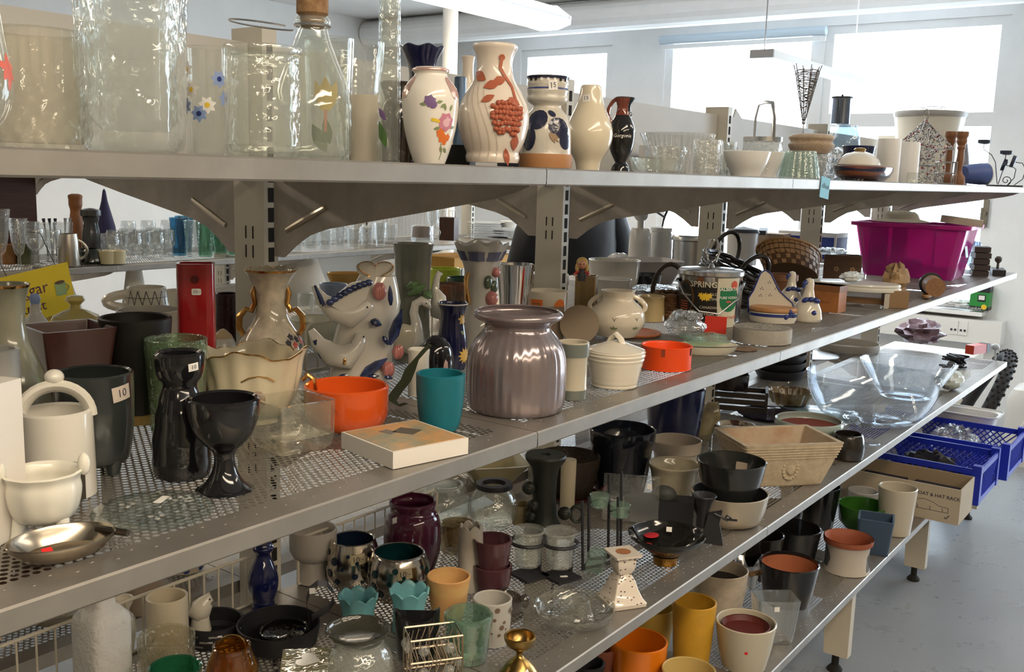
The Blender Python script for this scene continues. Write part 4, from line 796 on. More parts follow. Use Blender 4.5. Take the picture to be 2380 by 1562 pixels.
printed(I, 'crest_painting', [pdisc(0, 0, .010, 16, .014)], .08, zz(915), mat('crest_brown', (.30, .16, .12), .3, color2=(.62, .5, .4), vs=120), .0022); printed(I, 'gold_scroll', pstroke([(-.022, .0), (-.012, .006), (0, .008), (.012, .006), (.022, 0)], .002), .08, zz(872), m_gold, .0022)
# thick clear square vase
P = base_at(678, 1040, 0, 2); s = dep(P)/FPX; H = z_at(925, P.x, P.y)-P.z; a = 150*s
obj('square_glass_bowl', rr_vessel(MB(), [(a*.78, a*.78, 0), (a*.9, a*.9, .006), (a*.98, a*.98, .02), (a, a, H)], .005, .016, .006), glassm('grey_clear_glass', (.93, .93, .89), .06, .02, .25, 24, (.7, .7, .62), 1.5), None, P, (0, 0, facing(P.x, P.y)+PI/2+.55), label='heavy square clear glass vase with thick base beside the black goblet', cat='vase')
# orange bowl
I = vessel('orange_bowl', 'round orange stoneware bowl with a small scratched mark', 'bowl', 805, [(1006, 66), (998, 76), (990, 80), (984, 84), (975, 92), (955, 97), (905, 98), (896, 98)], cer('orange_glaze', (.70, .10, .015), .15), lv=2, t=.005, parts=True)
for k in range(4): printed(I, 'scratched_mark', pstroke([(0, -.001*k), (.003, .004), (.007, .003-.002*k)], .0006), -.45+.05*k, z_at(925+4*k, I.P.x, I.P.y)-I.P.z, mat('mark_brown', (.30, .05, .02), .5))
# picture tile
P = base_at(940, 1048, 0, 2); s = dep(P)/FPX; t = thing('picture_block', 'square white block canvas with a blurred abstract orange and grey picture', 'picture', P, facing(P.x, P.y)+PI/2+.62)
obj('block', MB().box((0, 0, .0105), (.115, .115, .021)), mat('block_white', (.80, .76, .70), .6), t, smooth=False); obj('picture_sheet', MB().box((0, 0, .0213), (.108, .108, .0006)), mat('abstract_print', (.66, .36, .14), .35, color2=(.30, .32, .22), vs=22, lo=.38, hi=.62), t, smooth=False)
obj('picture_shape', MB().box((.012, .012, .0218), (.026, .03, .0003), .5), mat('print_charcoal', (.11, .085, .06), .4), t, smooth=False); obj('picture_shape', MB().box((-.01, .022, .0218), (.014, .02, .0003), .2), mat('print_slate', (.22, .20, .18), .4), t, smooth=False)
# dove figurine with heart mouth
T = framed('dove_figurine', 'white porcelain figurine vase of two doves with blue leaves and a heart mouth', 'figurine', 840, 895, 2, half=70); q = T.q; s = T.s
pw = cer('porcelain_grey', (.80, .76, .67), .10); pb = cer('porcelain_blue', (.035, .055, .16), .15, var=.6, vs=60); pp = cer('porcelain_pink', (.58, .22, .20), .2)
rows = []
for v, ua, ub, d in ((893, 762, 915, .045), (875, 765, 915, .046), (830, 772, 912, .044), (790, 775, 915, .042), (740, 790, 925, .038), (700, 800, 930, .035), (670, 820, 925, .032), (640, 835, 918, .026)):
    c = q((ua+ub)/2, v); rx = (ub-ua)/2*s; rows.append([(c.x+rx*math.cos(2*PI*k/24), d*math.sin(2*PI*k/24), max(c.z, 0)) for k in range(24)])
obj('body', MB().loft(rows), pw, T.root, ang=60)
hc = q(872, 632); hs = []
for k in range(36):
    tt = 2*PI*k/36; hs.append((16*math.sin(tt)**3, 13*math.cos(tt)-5*math.cos(2*tt)-2*math.cos(3*tt)-math.cos(4*tt)))
hr = lambda sc, dz, dy: [(hc.x+x*sc*2.7*s, dy-y*sc*.5*s, hc.z+y*sc*1.65*s+dz) for x, y in hs]
obj('heart_mouth', MB().loft([hr(.55, -.02, .004), hr(1.0, .0, -.002), hr(1.02, .004, -.004), hr(.9, .004, -.006), hr(.8, -.004, .0)], cap0=False, cap1=True), pw, T.root, ang=60); obj('gold_line', MB().tube([Vector(p)+Vector((0, -.002, .001)) for p in hr(.92, .0045, -.006)], .0008, 5, closed=True), m_gold, T.root)
def dove(pts, rad, tail, name='dove'):
    d = obj(name, MB().tube([q(*p) for p in pts], rad, 14), pw, T.root, ang=80); return d
# upper dove: tail up left, head to the right
d = dove([(735, 660, -.035), (752, 690, -.038), (785, 715, -.042), (820, 725, -.045), (842, 712, -.048), (858, 700, -.05), (866, 703, -.05)], [.004, .011, .019, .021, .013, .009, .002], None)
obj('eye', MB().ball(q(853, 703, -.0595), .0015, 8, 6), m_dark, d)
obj('wing', MB().loft([[Vector(q(uu, vv, -.062+w))+Vector((0, 0, 0)) for uu, vv in ((775, 700), (790, 672), (815, 650), (845, 642), (858, 660), (850, 685), (825, 705), (795, 712))] for w in (.0, .008)]), pw, d, ang=20)
for k in range(9): obj('wing_feather', MB().ball(q(772+10.5*k, 692-8.2*k+(k*k)*.32, -.066), (.0065, .004, .0055), 8, 6), pb, d)
for k in range(3): obj('tail_feather', MB().tube([q(738+6*k, 658+12*k, -.044), q(755+5*k, 698+4*k, -.05)], [.002, .0045], 6), pb, d)
d = dove([(728, 760, -.035), (745, 790, -.04), (775, 815, -.045), (810, 818, -.047), (832, 795, -.048), (840, 770, -.046), (848, 772, -.046)], [.006, .013, .021, .021, .012, .010, .002], None)
obj('eye', MB().ball(q(845, 770, -.056), .0014, 8, 6), m_dark, d)
for k in range(3): obj('tail_feather', MB().tube([q(738+4*k, 780+8*k, -.048), q(748+2*k, 812+4*k, -.052)], [.004, .0025], 6), pb, d)
obj('gold_mark', MB().ball(q(803, 823, -.0665), (.003, .002, .006), 8, 6), m_gold, d)
for (ua, va, ub, vb, w) in ((904, 790, 930, 708, .012), (838, 862, 898, 820, .012), (888, 770, 900, 790, .006), (905, 700, 903, 655, .006), (790, 862, 812, 858, .005), (855, 862, 880, 860, .005), (892, 862, 910, 866, .005), (860, 735, 885, 745, .010)):
    A, B_ = q(ua, va, -.05), q(ub, vb, -.05); obj('blue_leaf', MB().tube([A, A.lerp(B_, .3), A.lerp(B_, .65), B_], [.002, w*.75, w*.65, .001], 8, flat=1.0), pb, T.root)
for (uu, vv, r) in ((880, 670, .012), (900, 848, .011), (922, 808, .010)):
    rs = obj('rose_bud', MB().ball(q(uu, vv, -.042), (r, r*.7, r*1.25), 12, 8), pp, T.root)
    for k in range(3): obj('petal', MB().ball(q(uu-4+5*k, vv+2-3*k, -.047), (r*.45, r*.4, r*1.0), 8, 6), pp, rs)
# grey tree-trunk vase with swans
T = framed('swan_figurine', 'grey porcelain tree-trunk vase with white swans and green leaves', 'figurine', 968, 860, 2, y=.47); q = T.q; s = T.s
I = VI(); tw = cer('trunk_grey', (.42, .40, .34), .14, color2=(.10, .11, .07), vs=6, stretch=(1, 1, .35), lo=.40, hi=.62)
c0 = q(962, 800); obj('trunk', MB().lathe(hollow([(40*s, 0), (44*s, .02), (40*s, .06), (38*s, .12), (42*s, q(960, 600).z), (46*s, q(960, 568).z)], .004), 32, (q(958, 700).x, .01, 0), mod=flute(9, .03)), tw, T.root)
d = obj('swan', MB().tube([q(925, 790, -.03), q(945, 790, -.035), q(965, 775, -.035), q(968, 745, -.035), q(962, 720, -.035), q(966, 700, -.036), q(980, 692, -.038), q(992, 698, -.04), q(1000, 710, -.042)], [.012, .024, .020, .010, .0085, .008, .0085, .008, .002], 12), pw, T.root, ang=80); obj('wing', MB().ball(q(940, 775, -.052), (.022, .008, .026), 12, 8), cer('swan_wing', (.62, .56, .42), .15), d); obj('eye', MB().ball(q(990, 697, -.0485), .0013, 8, 6), m_dark, d)
d = obj('swan', MB().tube([q(1012, 735, -.01), q(1020, 710, -.012), q(1018, 690, -.012), q(1010, 670, -.012), q(1014, 645, -.012), q(1020, 632, -.012), q(1026, 636, -.014)], [.010, .017, .014, .0075, .006, .006, .002], 12), pw, T.root, ang=80)
pg = cer('porcelain_green', (.13, .22, .09), .2)
for (ua, va, ub, vb, w) in ((950, 680, 990, 655, .010), (985, 690, 1000, 668, .012), (945, 665, 975, 650, .008)): A, B_ = q(ua, va, -.036), q(ub, vb, -.036); obj('green_leaf', MB().tube([A, A.lerp(B_, .5), B_], [.003, w, .001], 8), pg, T.root)
# navy flower vase
I = vessel('navy_flower_vase', 'small navy vase with white rim line and painted yellow daisies', 'vase', 1050, [(880, 26), (870, 30), (830, 36), (790, 35), (760, 30), (735, 27), (720, 29), (708, 34), (704, 35)], cer('cobalt_dark', (.008, .010, .05), .12), y=.37, lv=2, t=.003, sm=2, parts=True)
zz = lambda v: z_at(v, I.P.x, I.P.y)-I.P.z; band(I, I.h-.002, I.h+.0005, p_white, 'white_rim')
printed(I, 'flower_painting', pflower(0, 0, .016, 11, .35), .95, zz(822), mat('daisy_yellow', (.66, .42, .10), .35)); printed(I, 'flower_painting', pflower(0, 0, .011, 7, .5), .95, zz(740), MATS['daisy_yellow']); printed(I, 'leaf_painting', [pleaf(0, 0, .012, .006, 2.4)], 1.0, zz(775), p_leaf)
# black egg vase with blossom
I = vessel('black_egg_vase', 'glossy black egg-shaped vase with a pink painted blossom', 'vase', 1012, [(905, 24), (895, 32), (865, 40), (835, 41), (805, 35), (788, 22), (780, 8)], c_black, y=.33, lv=2, fill=True, sm=3, parts=True)
zz = lambda v: z_at(v, I.P.x, I.P.y)-I.P.z; printed(I, 'blossom_painting', [pleaf(0, 0, .022, .008, 1.2), pleaf(.004, 0, .024, .009, 1.57), pleaf(.008, 0, .020, .008, 1.9)], .45, zz(860), mat('blossom', (.62, .42, .38), .3))
# white slim vase and dark ribbon
vessel('white_slim_vase', 'slim off-white vase behind the teal cup', 'vase', 972, [(946, 20), (935, 24), (880, 25), (830, 24), (812, 26)], c_offw, lv=2, t=.004, y=.27)
T = framed('ribbon_leaf', 'dark green ribbon drooping beside the white slim vase', 'ribbon', 925, 945, 2); q = T.q
def rib(u0, v0): return q(u0, v0)
pts = [(998, 802), (985, 815), (968, 835), (955, 860), (945, 885), (925, 910), (912, 930), (925, 944), (944, 938)]
obj('ribbon', MB().loft([[q(u-5-(9 if 2 < i < 7 else 0), v, -.002), q(u+5+(5 if 2 < i < 7 else 0), v+4, .0), q(u, v+2, .004)] for i, (u, v) in enumerate(pts)]), mat('ribbon_green', (.022, .028, .012), .4), T.root)
# teal cup, lavender jar
vessel('teal_cup', 'matt teal ceramic cup', 'cup', 1022, [(1006, 36), (1000, 41), (980, 47), (950, 52), (910, 56), (875, 57), (868, 57)], mat('teal_matt', (.008, .16, .21), .45, var=.1, vs=20), lv=2, t=.004, sm=2)
I = vessel('lavender_jar', 'large ribbed lavender lustre glass jar with rolled rim', 'jar', 1198, [(968, 84), (960, 98), (945, 108), (910, 113), (860, 114), (825, 112), (800, 104), (780, 90), (768, 80), (760, 76), (752, 78), (744, 90), (736, 103), (728, 105), (722, 99)], mat('lavender_lustre', (.36, .30, .31), .2, metal=.55, coat=.4, alpha=.86, var=.2, vs=7), lv=2, t=.004, sm=2, seg=132, mod=lambda a, r, z: (r*(1+(.020*abs(math.cos(17*a))*min(1, max(0, (.140-z)/.03)) if z > .012 else 0)), z))
# flared porcelain vase with rose, silver vase
I = vessel('rose_vase', 'pearl grey flared vase with blue lip, moulded rose and gold handle', 'vase', 1112, [(880, 38), (860, 44), (800, 48), (750, 46), (720, 34), (680, 31), (650, 34), (620, 40), (595, 50), (575, 60), (566, 63)], cer('pearl_grey', (.62, .59, .53), .10, color2=(.50, .48, .43), vs=10), y=.42, lv=2, t=.004, sm=2, seg=56, parts=True, mod=lambda a, r, z: (r*(1+(.05*math.cos(7*a) if z > .15 else 0)), z+(.003*math.cos(7*a) if z > .165 else 0)))
zz = lambda v: z_at(v, I.P.x, I.P.y)-I.P.z; band(I, zz(604), zz(582), mat('blue_airbrush', (.10, .11, .20), .2, coat=.4), 'blue_lip', .0012, mod=lambda a, r, z: (r*(1+(.05*math.cos(7*a) if z > .15 else 0)), z), seg=56)
for du, v, r in ((.85, 690, .013), (1.0, 630, .009), (.9, 715, .012)): rs = obj('moulded_rose', MB().ball(surf(I, du*I.rf(zz(v)), zz(v), .004), (r, r, r*1.1), 10, 8), pp, I.root)
for du, v in ((.55, 652), (1.2, 665)): obj('moulded_leaf', MB().ball(surf(I, du*I.rf(zz(v)), zz(v), .002), (.010, .006, .013), 10, 8), cer('leaf_darkgreen', (.06, .09, .05), .2), I.root)
obj('gold_handle', MB().tube([surf(I, -.75*I.rf(zz(v)), zz(v), o) for v, o in ((632, .003), (645, .010), (665, .012), (690, .008), (705, .002))], [.004, .005, .004, .006, .003], 8), m_gold, I.root)
I = vessel('silver_flute_vase', 'mirror-silver faceted glass vase with flared mouth', 'vase', 1193, [(860, 26), (840, 28), (760, 32), (690, 36), (630, 43), (614, 45)], mat('mirror_silver', (.62, .61, .62), .08, metal=1), y=.46, lv=2, t=.003, seg=12, sm=1, mod=None)
# grey and cream cylinder, ribbed sugar pot, orange ashtray
I = vessel('two_tone_beaker', 'cream stoneware beaker with grey-green bands', 'beaker', 1328, [(932, 31), (926, 33), (900, 35), (898, 34), (830, 34), (826, 36), (800, 37), (795, 37)], cer('beaker_cream', (.52, .47, .36), .3), lv=2, t=.004, parts=True)
bb = cer('beaker_grey', (.16, .18, .16), .25); zz = lambda v: z_at(v, I.P.x, I.P.y)-I.P.z; band(I, .001, zz(902), bb, 'grey_band'); band(I, zz(826), zz(796), bb, 'grey_band')
I = vessel('ribbed_sugar_pot', 'cream ribbed sugar pot with peaked lid and loop', 'sugar pot', 1427, [(906, 50), (898, 53), (880, 56), (860, 60), (840, 65), (825, 69), (815, 70)], c_cream, lv=2, t=.004, sm=4, parts=True, mod=lambda a, r, z: (r*(1+.016*math.sin(z*2*PI/.0075)), z))
zt = z_at(775, I.P.x, I.P.y)-I.P.z; obj('lid', MB().lathe([(0, I.h-.002), (I.prof[-1][0]*.97, I.h-.002), (I.prof[-1][0]*.97, I.h+.003), (I.prof[-1][0]*.6, I.h+.010), (I.prof[-1][0]*.25, I.h+.016), (0, I.h+.018)], 36), cer('cream_lid_glaze', (.78, .72, .60), .12), I.root); hd = Vector((math.cos(I.th+.9), math.sin(I.th+.9), 0))
obj('lid_loop', MB().tube([hd*(-.017)+Vector((0, 0, I.h+.009)), hd*(-.01)+Vector((0, 0, zt-.008)), Vector((0, 0, zt-.001)), hd*.01+Vector((0, 0, zt-.008)), hd*.017+Vector((0, 0, I.h+.009))], .0042, 10, flat=1.7), MATS['cream_lid_glaze'], I.root)
I = vessel('orange_ashtray', 'round bright orange plastic ashtray with a notched rim', 'ashtray', 1547, [(865, 57), (862, 59), (858, 58), (805, 59), (802, 60)], mat('orange_plastic', (.90, .085, .012), .3), lv=2, t=.003, tb=.008, parts=True)
for du in (-.12, 1.2, 3.2): printed(I, 'rim_notch', [prect(0, -.006, .007, .014)], du, I.h-.002, m_dark if du > 1 else MATS['mark_brown'], .0006)
# two-handled cream jar on a terracotta saucer, yellow pot
I = vessel('terracotta_saucer', 'flat terracotta saucer under the two-handled cream jar', 'saucer', 1470, [(786, 58), (782, 62), (774, 66), (771, 67)], mat('terracotta', (.40, .13, .05), .5, var=.12, vs=20), lv=2, t=.004, y=.335); zs = I.P.z+.006
I = vessel('two_handled_jar', 'cream round jar with two loop handles and painted sprigs', 'jar', 1432, [(774, 46), (768, 54), (752, 64), (738, 66), (720, 62), (705, 46), (698, 39), (690, 36), (682, 38), (676, 40)], cer('jar_cream', (.74, .66, .52), .16), z=zs+.001, y=.335, t=.004, sm=2, parts=True)
zz = lambda v: z_at(v, I.P.x, I.P.y)-I.P.z
for x in (-1, 1): handle(I, x, (zz(720), zz(686)), .013, .0052, MATS['jar_cream'])
for du in (-.95, -.1, .75, 1.4):
    printed(I, 'sprig_painting', pstroke([(0, -.012), (0, .010), (-.004, .014)], .0011)+pstroke([(0, .006), (.005, .014)], .0009), du, zz(745), p_dk); printed(I, 'leaf_painting', [pleaf(0, -.012, .010, .005, .5), pleaf(0, -.012, .010, .005, 2.6), pleaf(0, -.012, .009, .004, 1.57)], du, zz(745), p_leaf)
vessel('yellow_pot', 'yellow-cream pot with painted leaf behind the two-handled jar', 'pot', 1511, [(776, 26), (765, 31), (740, 33), (710, 31), (698, 30), (688, 32)], cer('honey_cream', (.62, .48, .24), .16), y=.41, lv=2, t=.004, sm=2)
# brown paper mug, tin with tape, brass box with doll
I = vessel('label_mug', 'cream mug printed with orange panels behind the lavender jar', 'mug', 1267, [(800, 40), (790, 44), (740, 46), (690, 48), (676, 50)], cer('mug_cream', (.68, .62, .50), .2), y=.47, lv=2, t=.004, parts=True)
zz = lambda v: z_at(v, I.P.x, I.P.y)-I.P.z; printed(I, 'orange_panel', [prect(0, 0, .030, .026)], -.5, zz(705), p_org); printed(I, 'orange_panel', [pdisc(0, 0, .017, 18, .024)], .72, zz(715), p_org); printed(I, 'panel_lettering', [prect(0, .004*k, .02, .0012) for k in (-1, 0, 1)], -.5, zz(705), p_dk, .001)
T = framed('brown_disc_mirror', 'round brown-backed hand mirror leaning among cups', 'mirror', 1345, 800, 2, y=.36); obj('mirror_disc', MB().prism(pdisc(0, 0, .042, 32), -.002, .002, Matrix.Translation((0, .0, .040)) @ Matrix.Rotation(1.2, 4, 'X')), mat('brown_felt', (.22, .16, .10), .5), T.root)
boxthing('brown_card', 'plain brown card standing before the label mug', 'card', 1283, 800, 2, (.05, .003, .075), facing(.5, .4)+PI/2+.3, mat('brown_card_m', (.23, .165, .11), .7), y=.41)
I = vessel('taped_tin', 'round metal tin strapped with paper tape beside the second upright', 'tin', 1272, [(755, 44), (690, 46), (660, 46), (658, 48), (640, 48), (635, 46)], mat('tin_print', (.44, .39, .31), .35, metal=.5, color2=(.26, .16, .11), vs=60), y=.70, lv=2, fill=True, parts=True)
zz = lambda v: z_at(v, I.P.x, I.P.y)-I.P.z; printed(I, 'paper_tape', [prect(0, zz(690), .03, zz(636)*.7)], .45, 0, mat('tape', (.52, .46, .34), .6), .0012)
T = framed('brass_box', 'tall open brass-coloured metal box with a doll peeping out', 'box', 1359, 760, 2, y=.46); H = z_at(640, T.P.x, T.P.y)-T.P.z
obj('box_body', rr_vessel(MB(), [(48*T.s, 40*T.s, 0), (48*T.s, 40*T.s, H)], .002, .003, .002, 1), mat('brushed_brass', (.42, .30, .15), .3, metal=1, var=.25, vs=40, stretch=(1, 1, .1)), T.root, rot=(0, 0, -.15), smooth=False)
D0 = framed('small_doll', 'tiny blonde plastic doll with red sleeves in the brass box', 'doll', 1352, 640, z=T.P.z+H+.001, y=.46); q = D0.q; s = D0.s
hd = obj('head', MB().ball((0, 0, .026), (.0115, .0105, .012), 16, 10), mat('doll_skin', (.66, .33, .22), .4), D0.root)
obj('hair', MB().ball((0, .003, .030), (.0135, .011, .0125), 14, 10).ball((-.011, .0, .018), (.005, .006, .011), 10, 8).ball((.011, .0, .018), (.005, .006, .011), 10, 8), mat('doll_hair', (.62, .42, .14), .6), D0.root)
for x in (-.004, .004): obj('eye', MB().ball((x, -.0098, .027), .0014, 8, 6), m_dark, hd)
obj('nose', MB().ball((0, -.0108, .0235), .0012, 6, 5), MATS['doll_skin'], hd); obj('mouth', MB().box((0, -.0102, .0195), (.004, .001, .001)), p_red, hd)
obj('torso', MB().lathe([(0, -.012), (.009, -.012), (.010, 0), (.006, .013), (0, .015)], 14), mat('doll_dress', (.05, .05, .06), .6), D0.root)
for x in (-1, 1):
    a = obj('arm', MB().tube([(x*.007, 0, .011), (x*.015, -.003, .004), (x*.017, -.012, .0015)], [.004, .0035, .0025], 8), mat('doll_red', (.55, .05, .04), .5), D0.root); obj('hand', MB().ball((x*.017, -.0145, .002), (.003, .004, .0022), 8, 6), MATS['doll_skin'], a)
# ice bucket with spirit labels
I = vessel('spirit_ice_bucket', 'chrome ice bucket covered in whisky and vodka labels with ornate lid loop', 'ice bucket', 1646, [(766, 68), (760, 70), (690, 72), (650, 73), (648, 74), (640, 74)], mat('bucket_chrome', (.55, .53, .50), .15, metal=1), lv=2, t=.004, fill=True, parts=True, y=.29)
zz = lambda v: z_at(v, I.P.x, I.P.y)-I.P.z; k = I.s
band(I, .002, zz(665), mat('label_black', (.018, .016, .015), .3), 'black_label'); printed(I, 'white_label', [prect(0, zz(705), 58*k, 112*k)], .62, 0, mat('label_cream', (.66, .62, .48), .4), .0012)
gl = [(-.024, .03), (.024, .03), (.024, -.005)]+[(.024*math.cos(a), -.005-.024*math.sin(a)) for a in [PI*j/8 for j in range(1, 8)]]+[(-.024, -.005)]
printed(I, 'green_shield', [gl], .62, zz(698), mat('label_green', (.02, .20, .08), .35), .0018); printed(I, 'red_seal', [pdisc(0, 0, .010, 14)], .80, zz(664), p_red, .0024)
printed(I, 'lettering', text_polys('ALBERTA', .0118, 0, .0002), .62, zz(674), p_white, .0026); printed(I, 'lettering', text_polys('PURE VODKA', .0085, 0, .0002), .62, zz(693), p_white, .0026); printed(I, 'lettering', [prect(0, 0, .014, .004)], .62, zz(702), p_red, .0026)
printed(I, 'lettering', text_polys('Smirnoff', .014, .3), .62, zz(737), p_red, .0022)
printed(I, 'lettering', text_polys('SPRINGS', .020, 0, .0003), -.16, zz(665), mat('label_bone', (.70, .66, .52), .4), .0014); printed(I, 'lettering', text_polys('OLD', .0085), .12, zz(686), MATS['label_bone'], .0014); printed(I, 'lettering', text_polys('TIME', .0085), .12, zz(697), MATS['label_bone'], .0014); printed(I, 'lettering', text_polys('CANADIAN', .009), 0, zz(716), MATS['label_bone'], .0014); printed(I, 'lettering', text_polys('WHISKY', .012), -.02, zz(730), MATS['label_bone'], .0014)
for j in range(5): printed(I, 'gold_ornament', pflower(0, 0, .008, 6, .5), -.28+.07*j, zz(689+6*(j % 2)), p_yel, .0014)
printed(I, 'round_label', [pdisc(0, 0, .027, 24, .042)], -.86, zz(697), mat('label_brown', (.16, .075, .025), .4), .0012); printed(I, 'round_label_field', [pdisc(0, 0, .0235, 24, .038)], -.86, zz(697), MATS['label_black'], .0016); printed(I, 'lettering', text_polys('Harrington', .0088, .15), -.86, zz(690), MATS['label_bone'], .002); printed(I, 'lettering', [prect(0, -.006*j, .026, .002) for j in range(5)], -.9, zz(706), p_red, .002)
lid = obj('lid', MB().lathe([(I.prof[-1][0]*1.0, I.h-.008), (I.prof[-1][0]*1.03, I.h-.006), (I.prof[-1][0]*1.03, I.h+.003), (I.prof[-1][0]*.96, I.h+.006), (I.prof[-1][0]*.3, I.h+.010), (0, I.h+.011)], 44), m_steel, I.root)
hd = Vector((math.cos(I.th+PI/2), math.sin(I.th+PI/2), 0)); zl = z_at(618, I.P.x, I.P.y)-I.P.z; zt = z_at(566, I.P.x, I.P.y)-I.P.z
obj('ornate_loop', MB().tube([hd*(.016*math.cos(a)*(1+.12*math.cos(6*a)))+Vector((0, 0, (zl+zt)/2+(zt-zl)/2*math.sin(a)*(1+.05*math.cos(6*a)))) for a in [2*PI*j/36 for j in range(36)]], [.0032+.0008*math.cos(j*2.1) for j in range(36)], 8, closed=True).lathe([(0, 0), (.009, 0), (.007, .006), (.004, .012), (0, .013)], 16, (0, 0, I.h+.008)), m_steel, lid)
for x in (-1, 1): obj('bail_lug', MB().ball(surf(I, x*1.35*I.rf(zz(645)), zz(662), .003), .0055, 10, 8), m_iron, I.root)
A = surf(I, -1.35*I.rf(0), zz(662), .006); B_ = surf(I, 1.35*I.rf(0), zz(662), .006); f = Vector((math.cos(I.th), math.sin(I.th), 0))
obj('bail_handle', MB().tube([A, A.lerp(B_, .12)+f*.045+Vector((0, 0, -.03)), A.lerp(B_, .35)+f*.052+Vector((0, 0, -.068)), A.lerp(B_, .65)+f*.05+Vector((0, 0, -.072)), A.lerp(B_, .92)+f*.035+Vector((0, 0, -.035)), B_], .0024, 8), m_steel, I.root)
# plastic bag of small parts, red card
m_poly = glassm('polythene', (.86, .88, .88), .22, .12, .9, 60, (.62, .66, .68), 1.6)
crumple('plastic_bag', 'clear plastic bag of small fittings before the ice bucket', 'bag', 1592, 782, 2, (.058, .04, .030), m_poly, .23, 11)
crumple('plastic_bag_neck', 'gathered plastic bag end with a grey knot on the dish', 'bag', 1665, 800, 2, (.030, .022, .010), m_poly, .14, 12)
boxthing('red_tag_card', 'bright red price card propped against the ice bucket', 'card', 1662, 772, 2, (.050, .002, .040), facing(.95, .2)+PI/2-.15, mat('card_red', (.75, .05, .03), .5), y=.205)
# grey tin, oval salt cellar, geese
I = vessel('grey_felt_tin', 'low round grey tin with worn speckled top', 'tin', 1770, [(803, 65), (799, 67), (765, 67), (760, 67)], mat('stone_grey', (.40, .37, .32), .7, var=.12, vs=40), lv=2, fill=True, parts=True)
obj('worn_top', MB().lathe([(0, I.h+.0008), (I.prof[-1][0]*.93, I.h+.0008)], 36), mat('worn_top_m', (.40, .36, .29), .8, color2=(.12, .10, .07), vs=160), I.root)
T = framed('salt_box', 'white and blue half-round salt box with scalloped back and wooden lid', 'salt box', 1795, 778, 2, y=.185); q = T.q; s = T.s; cw = cer('folk_white', (.76, .70, .58), .16)
obj('trough', MB().lathe(hollow([(50*s, 0), (54*s, .01), (54*s, q(1795, 725).z)], .004), 40, sy=.72), cw, T.root); zt = q(1795, 712).z
obj('wooden_lid', MB().lathe([(0, 0), (54*s, 0), (55*s, .005), (52*s, .010), (0, .011)], 36, (0, 0, q(1795, 722).z), sy=.74), woodm('lid_wood', (.55, .28, .11), (.42, .20, .075), (8, 60, 60)), T.root)
bk = [(-56*s, .015)]+[q(u, v).xz[:] for u, v in ((1740, 700), (1752, 680), (1760, 660), (1768, 640), (1780, 631), (1793, 640), (1802, 660), (1812, 680), (1828, 695), (1840, 705))]+[(54*s, .015)]
bkp = obj('back_plate', MB().prism(bk, 0, .006, Matrix(((1, 0, 0, 0), (0, 0, -1, .040), (0, 1, 0, 0), (0, 0, 0, 1)))), cw, T.root, smooth=False); obj('blue_edge', MB().tube([(x, .034, z) for x, z in bk], .0022, 6), p_blue, bkp)
obj('blue_band', MB().lathe([(54.6*s, q(1795, 733).z), (54.8*s, q(1795, 726).z)], 40, sy=.725), p_blue, T.root)
for x, z in ((0, .075), (-.018, .058), (.018, .06), (-.02, .04), (.004, .042)):
    for dx, dz in ((0, .004), (-.003, 0), (.003, 0)): obj('dot', MB().ball((x-.014+dx, .0338, z+.04+dz-.02), (.0012, .0006, .0016), 6, 5), p_dk, bkp)
for a, z in ((-2.2, .02), (-1.8, .02), (-1.0, .018), (-.6, .022), (-.8, .030)): obj('blue_flower', MB().ball((54.5*s*math.cos(a), 54.5*s*.725*math.sin(a), z), (.006 if a > -1.2 else .0018, .003, .007 if a > -1.2 else .0018), 8, 6), p_blue, T.root)
def goose(label, u, vb, y, sc):
    T = framed('goose_figurine', label, 'figurine', u, vb, 2, y=y); q = T.q; k = sc
    b = obj('body', MB().lathe([(0, 0), (.030*k, 0), (.034*k, .006*k), (.031*k, .026*k), (.024*k, .042*k), (.014*k, .056*k), (.010*k, .075*k), (.0105*k, .088*k), (.008*k, .097*k), (0, .1*k)], 20, sy=.85), cw, T.root)
    obj('beak', MB().tube([(-.006*k, -.004*k, .090*k), (-.012*k, -.008*k, .086*k), (-.013*k, -.009*k, .076*k)], [.006*k, .005*k, .0025*k], 8), p_blue, T.root)
    w = obj('bow', MB().ball((.006*k, -.018*k, .052*k), (.008*k, .006*k, .006*k), 8, 6), p_blue, T.root)
    for x in (-1, 1): obj('bow_loop', MB().ball((.006*k+x*.012*k, -.018*k, .050*k), (.009*k, .005*k, .006*k), 8, 6, Matrix.Rotation(x*.5, 3, 'Y')), p_blue, w)
    obj('wing_mark', MB().ball((.014*k, -.022*k, .022*k), (.007*k, .006*k, .006*k), 8, 6), p_blue, T.root)
goose('white goose figurine with blue bow beside the salt box', 1875, 770, .125, 1.12); goose('white goose figurine behind the salt box, only neck and blue beak showing', 1836, 745, .27, 1.02)
# dish with glass slabs, brown coaster, leather box
T = framed('long_white_dish', 'long white dish with brown rim line holding glass slabs', 'dish', 1640, 830, 2, y=.105, turn=.3); obj('dish', MB().lathe(hollow([(.046, 0), (.056, .008), (.062, .018)], .003), 40, sx=1.1, sy=.6), cer('dish_cream', (.70, .65, .50), .2), T.root); obj('rim_line', MB().tube([(.0625*1.1*math.cos(a), .0625*.6*math.sin(a), .0185) for a in [2*PI*k/40 for k in range(40)]], .0009, 5, closed=True), p_dk, T.root)
for k in range(2): obj('glass_slab', MB().box((0, 0, 0), (.085, .045, .007)), g_green, None, T.P+Vector((-.01*k, .004*k, .0275+.0085*k)), (0, 0, T.th+PI/2+.2+.5*k), False, label=('lower' if k == 0 else 'upper')+' greenish glass slab lying across the white dish', cat='glass slab')
vessel('brown_coaster', 'thin worn brown coaster on the bare shelf before the grey tin', 'coaster', 1728, [(817, 31), (812, 32)], mat('coaster_brown', (.20, .12, .07), .7, var=.3, vs=50), lv=2, fill=True)
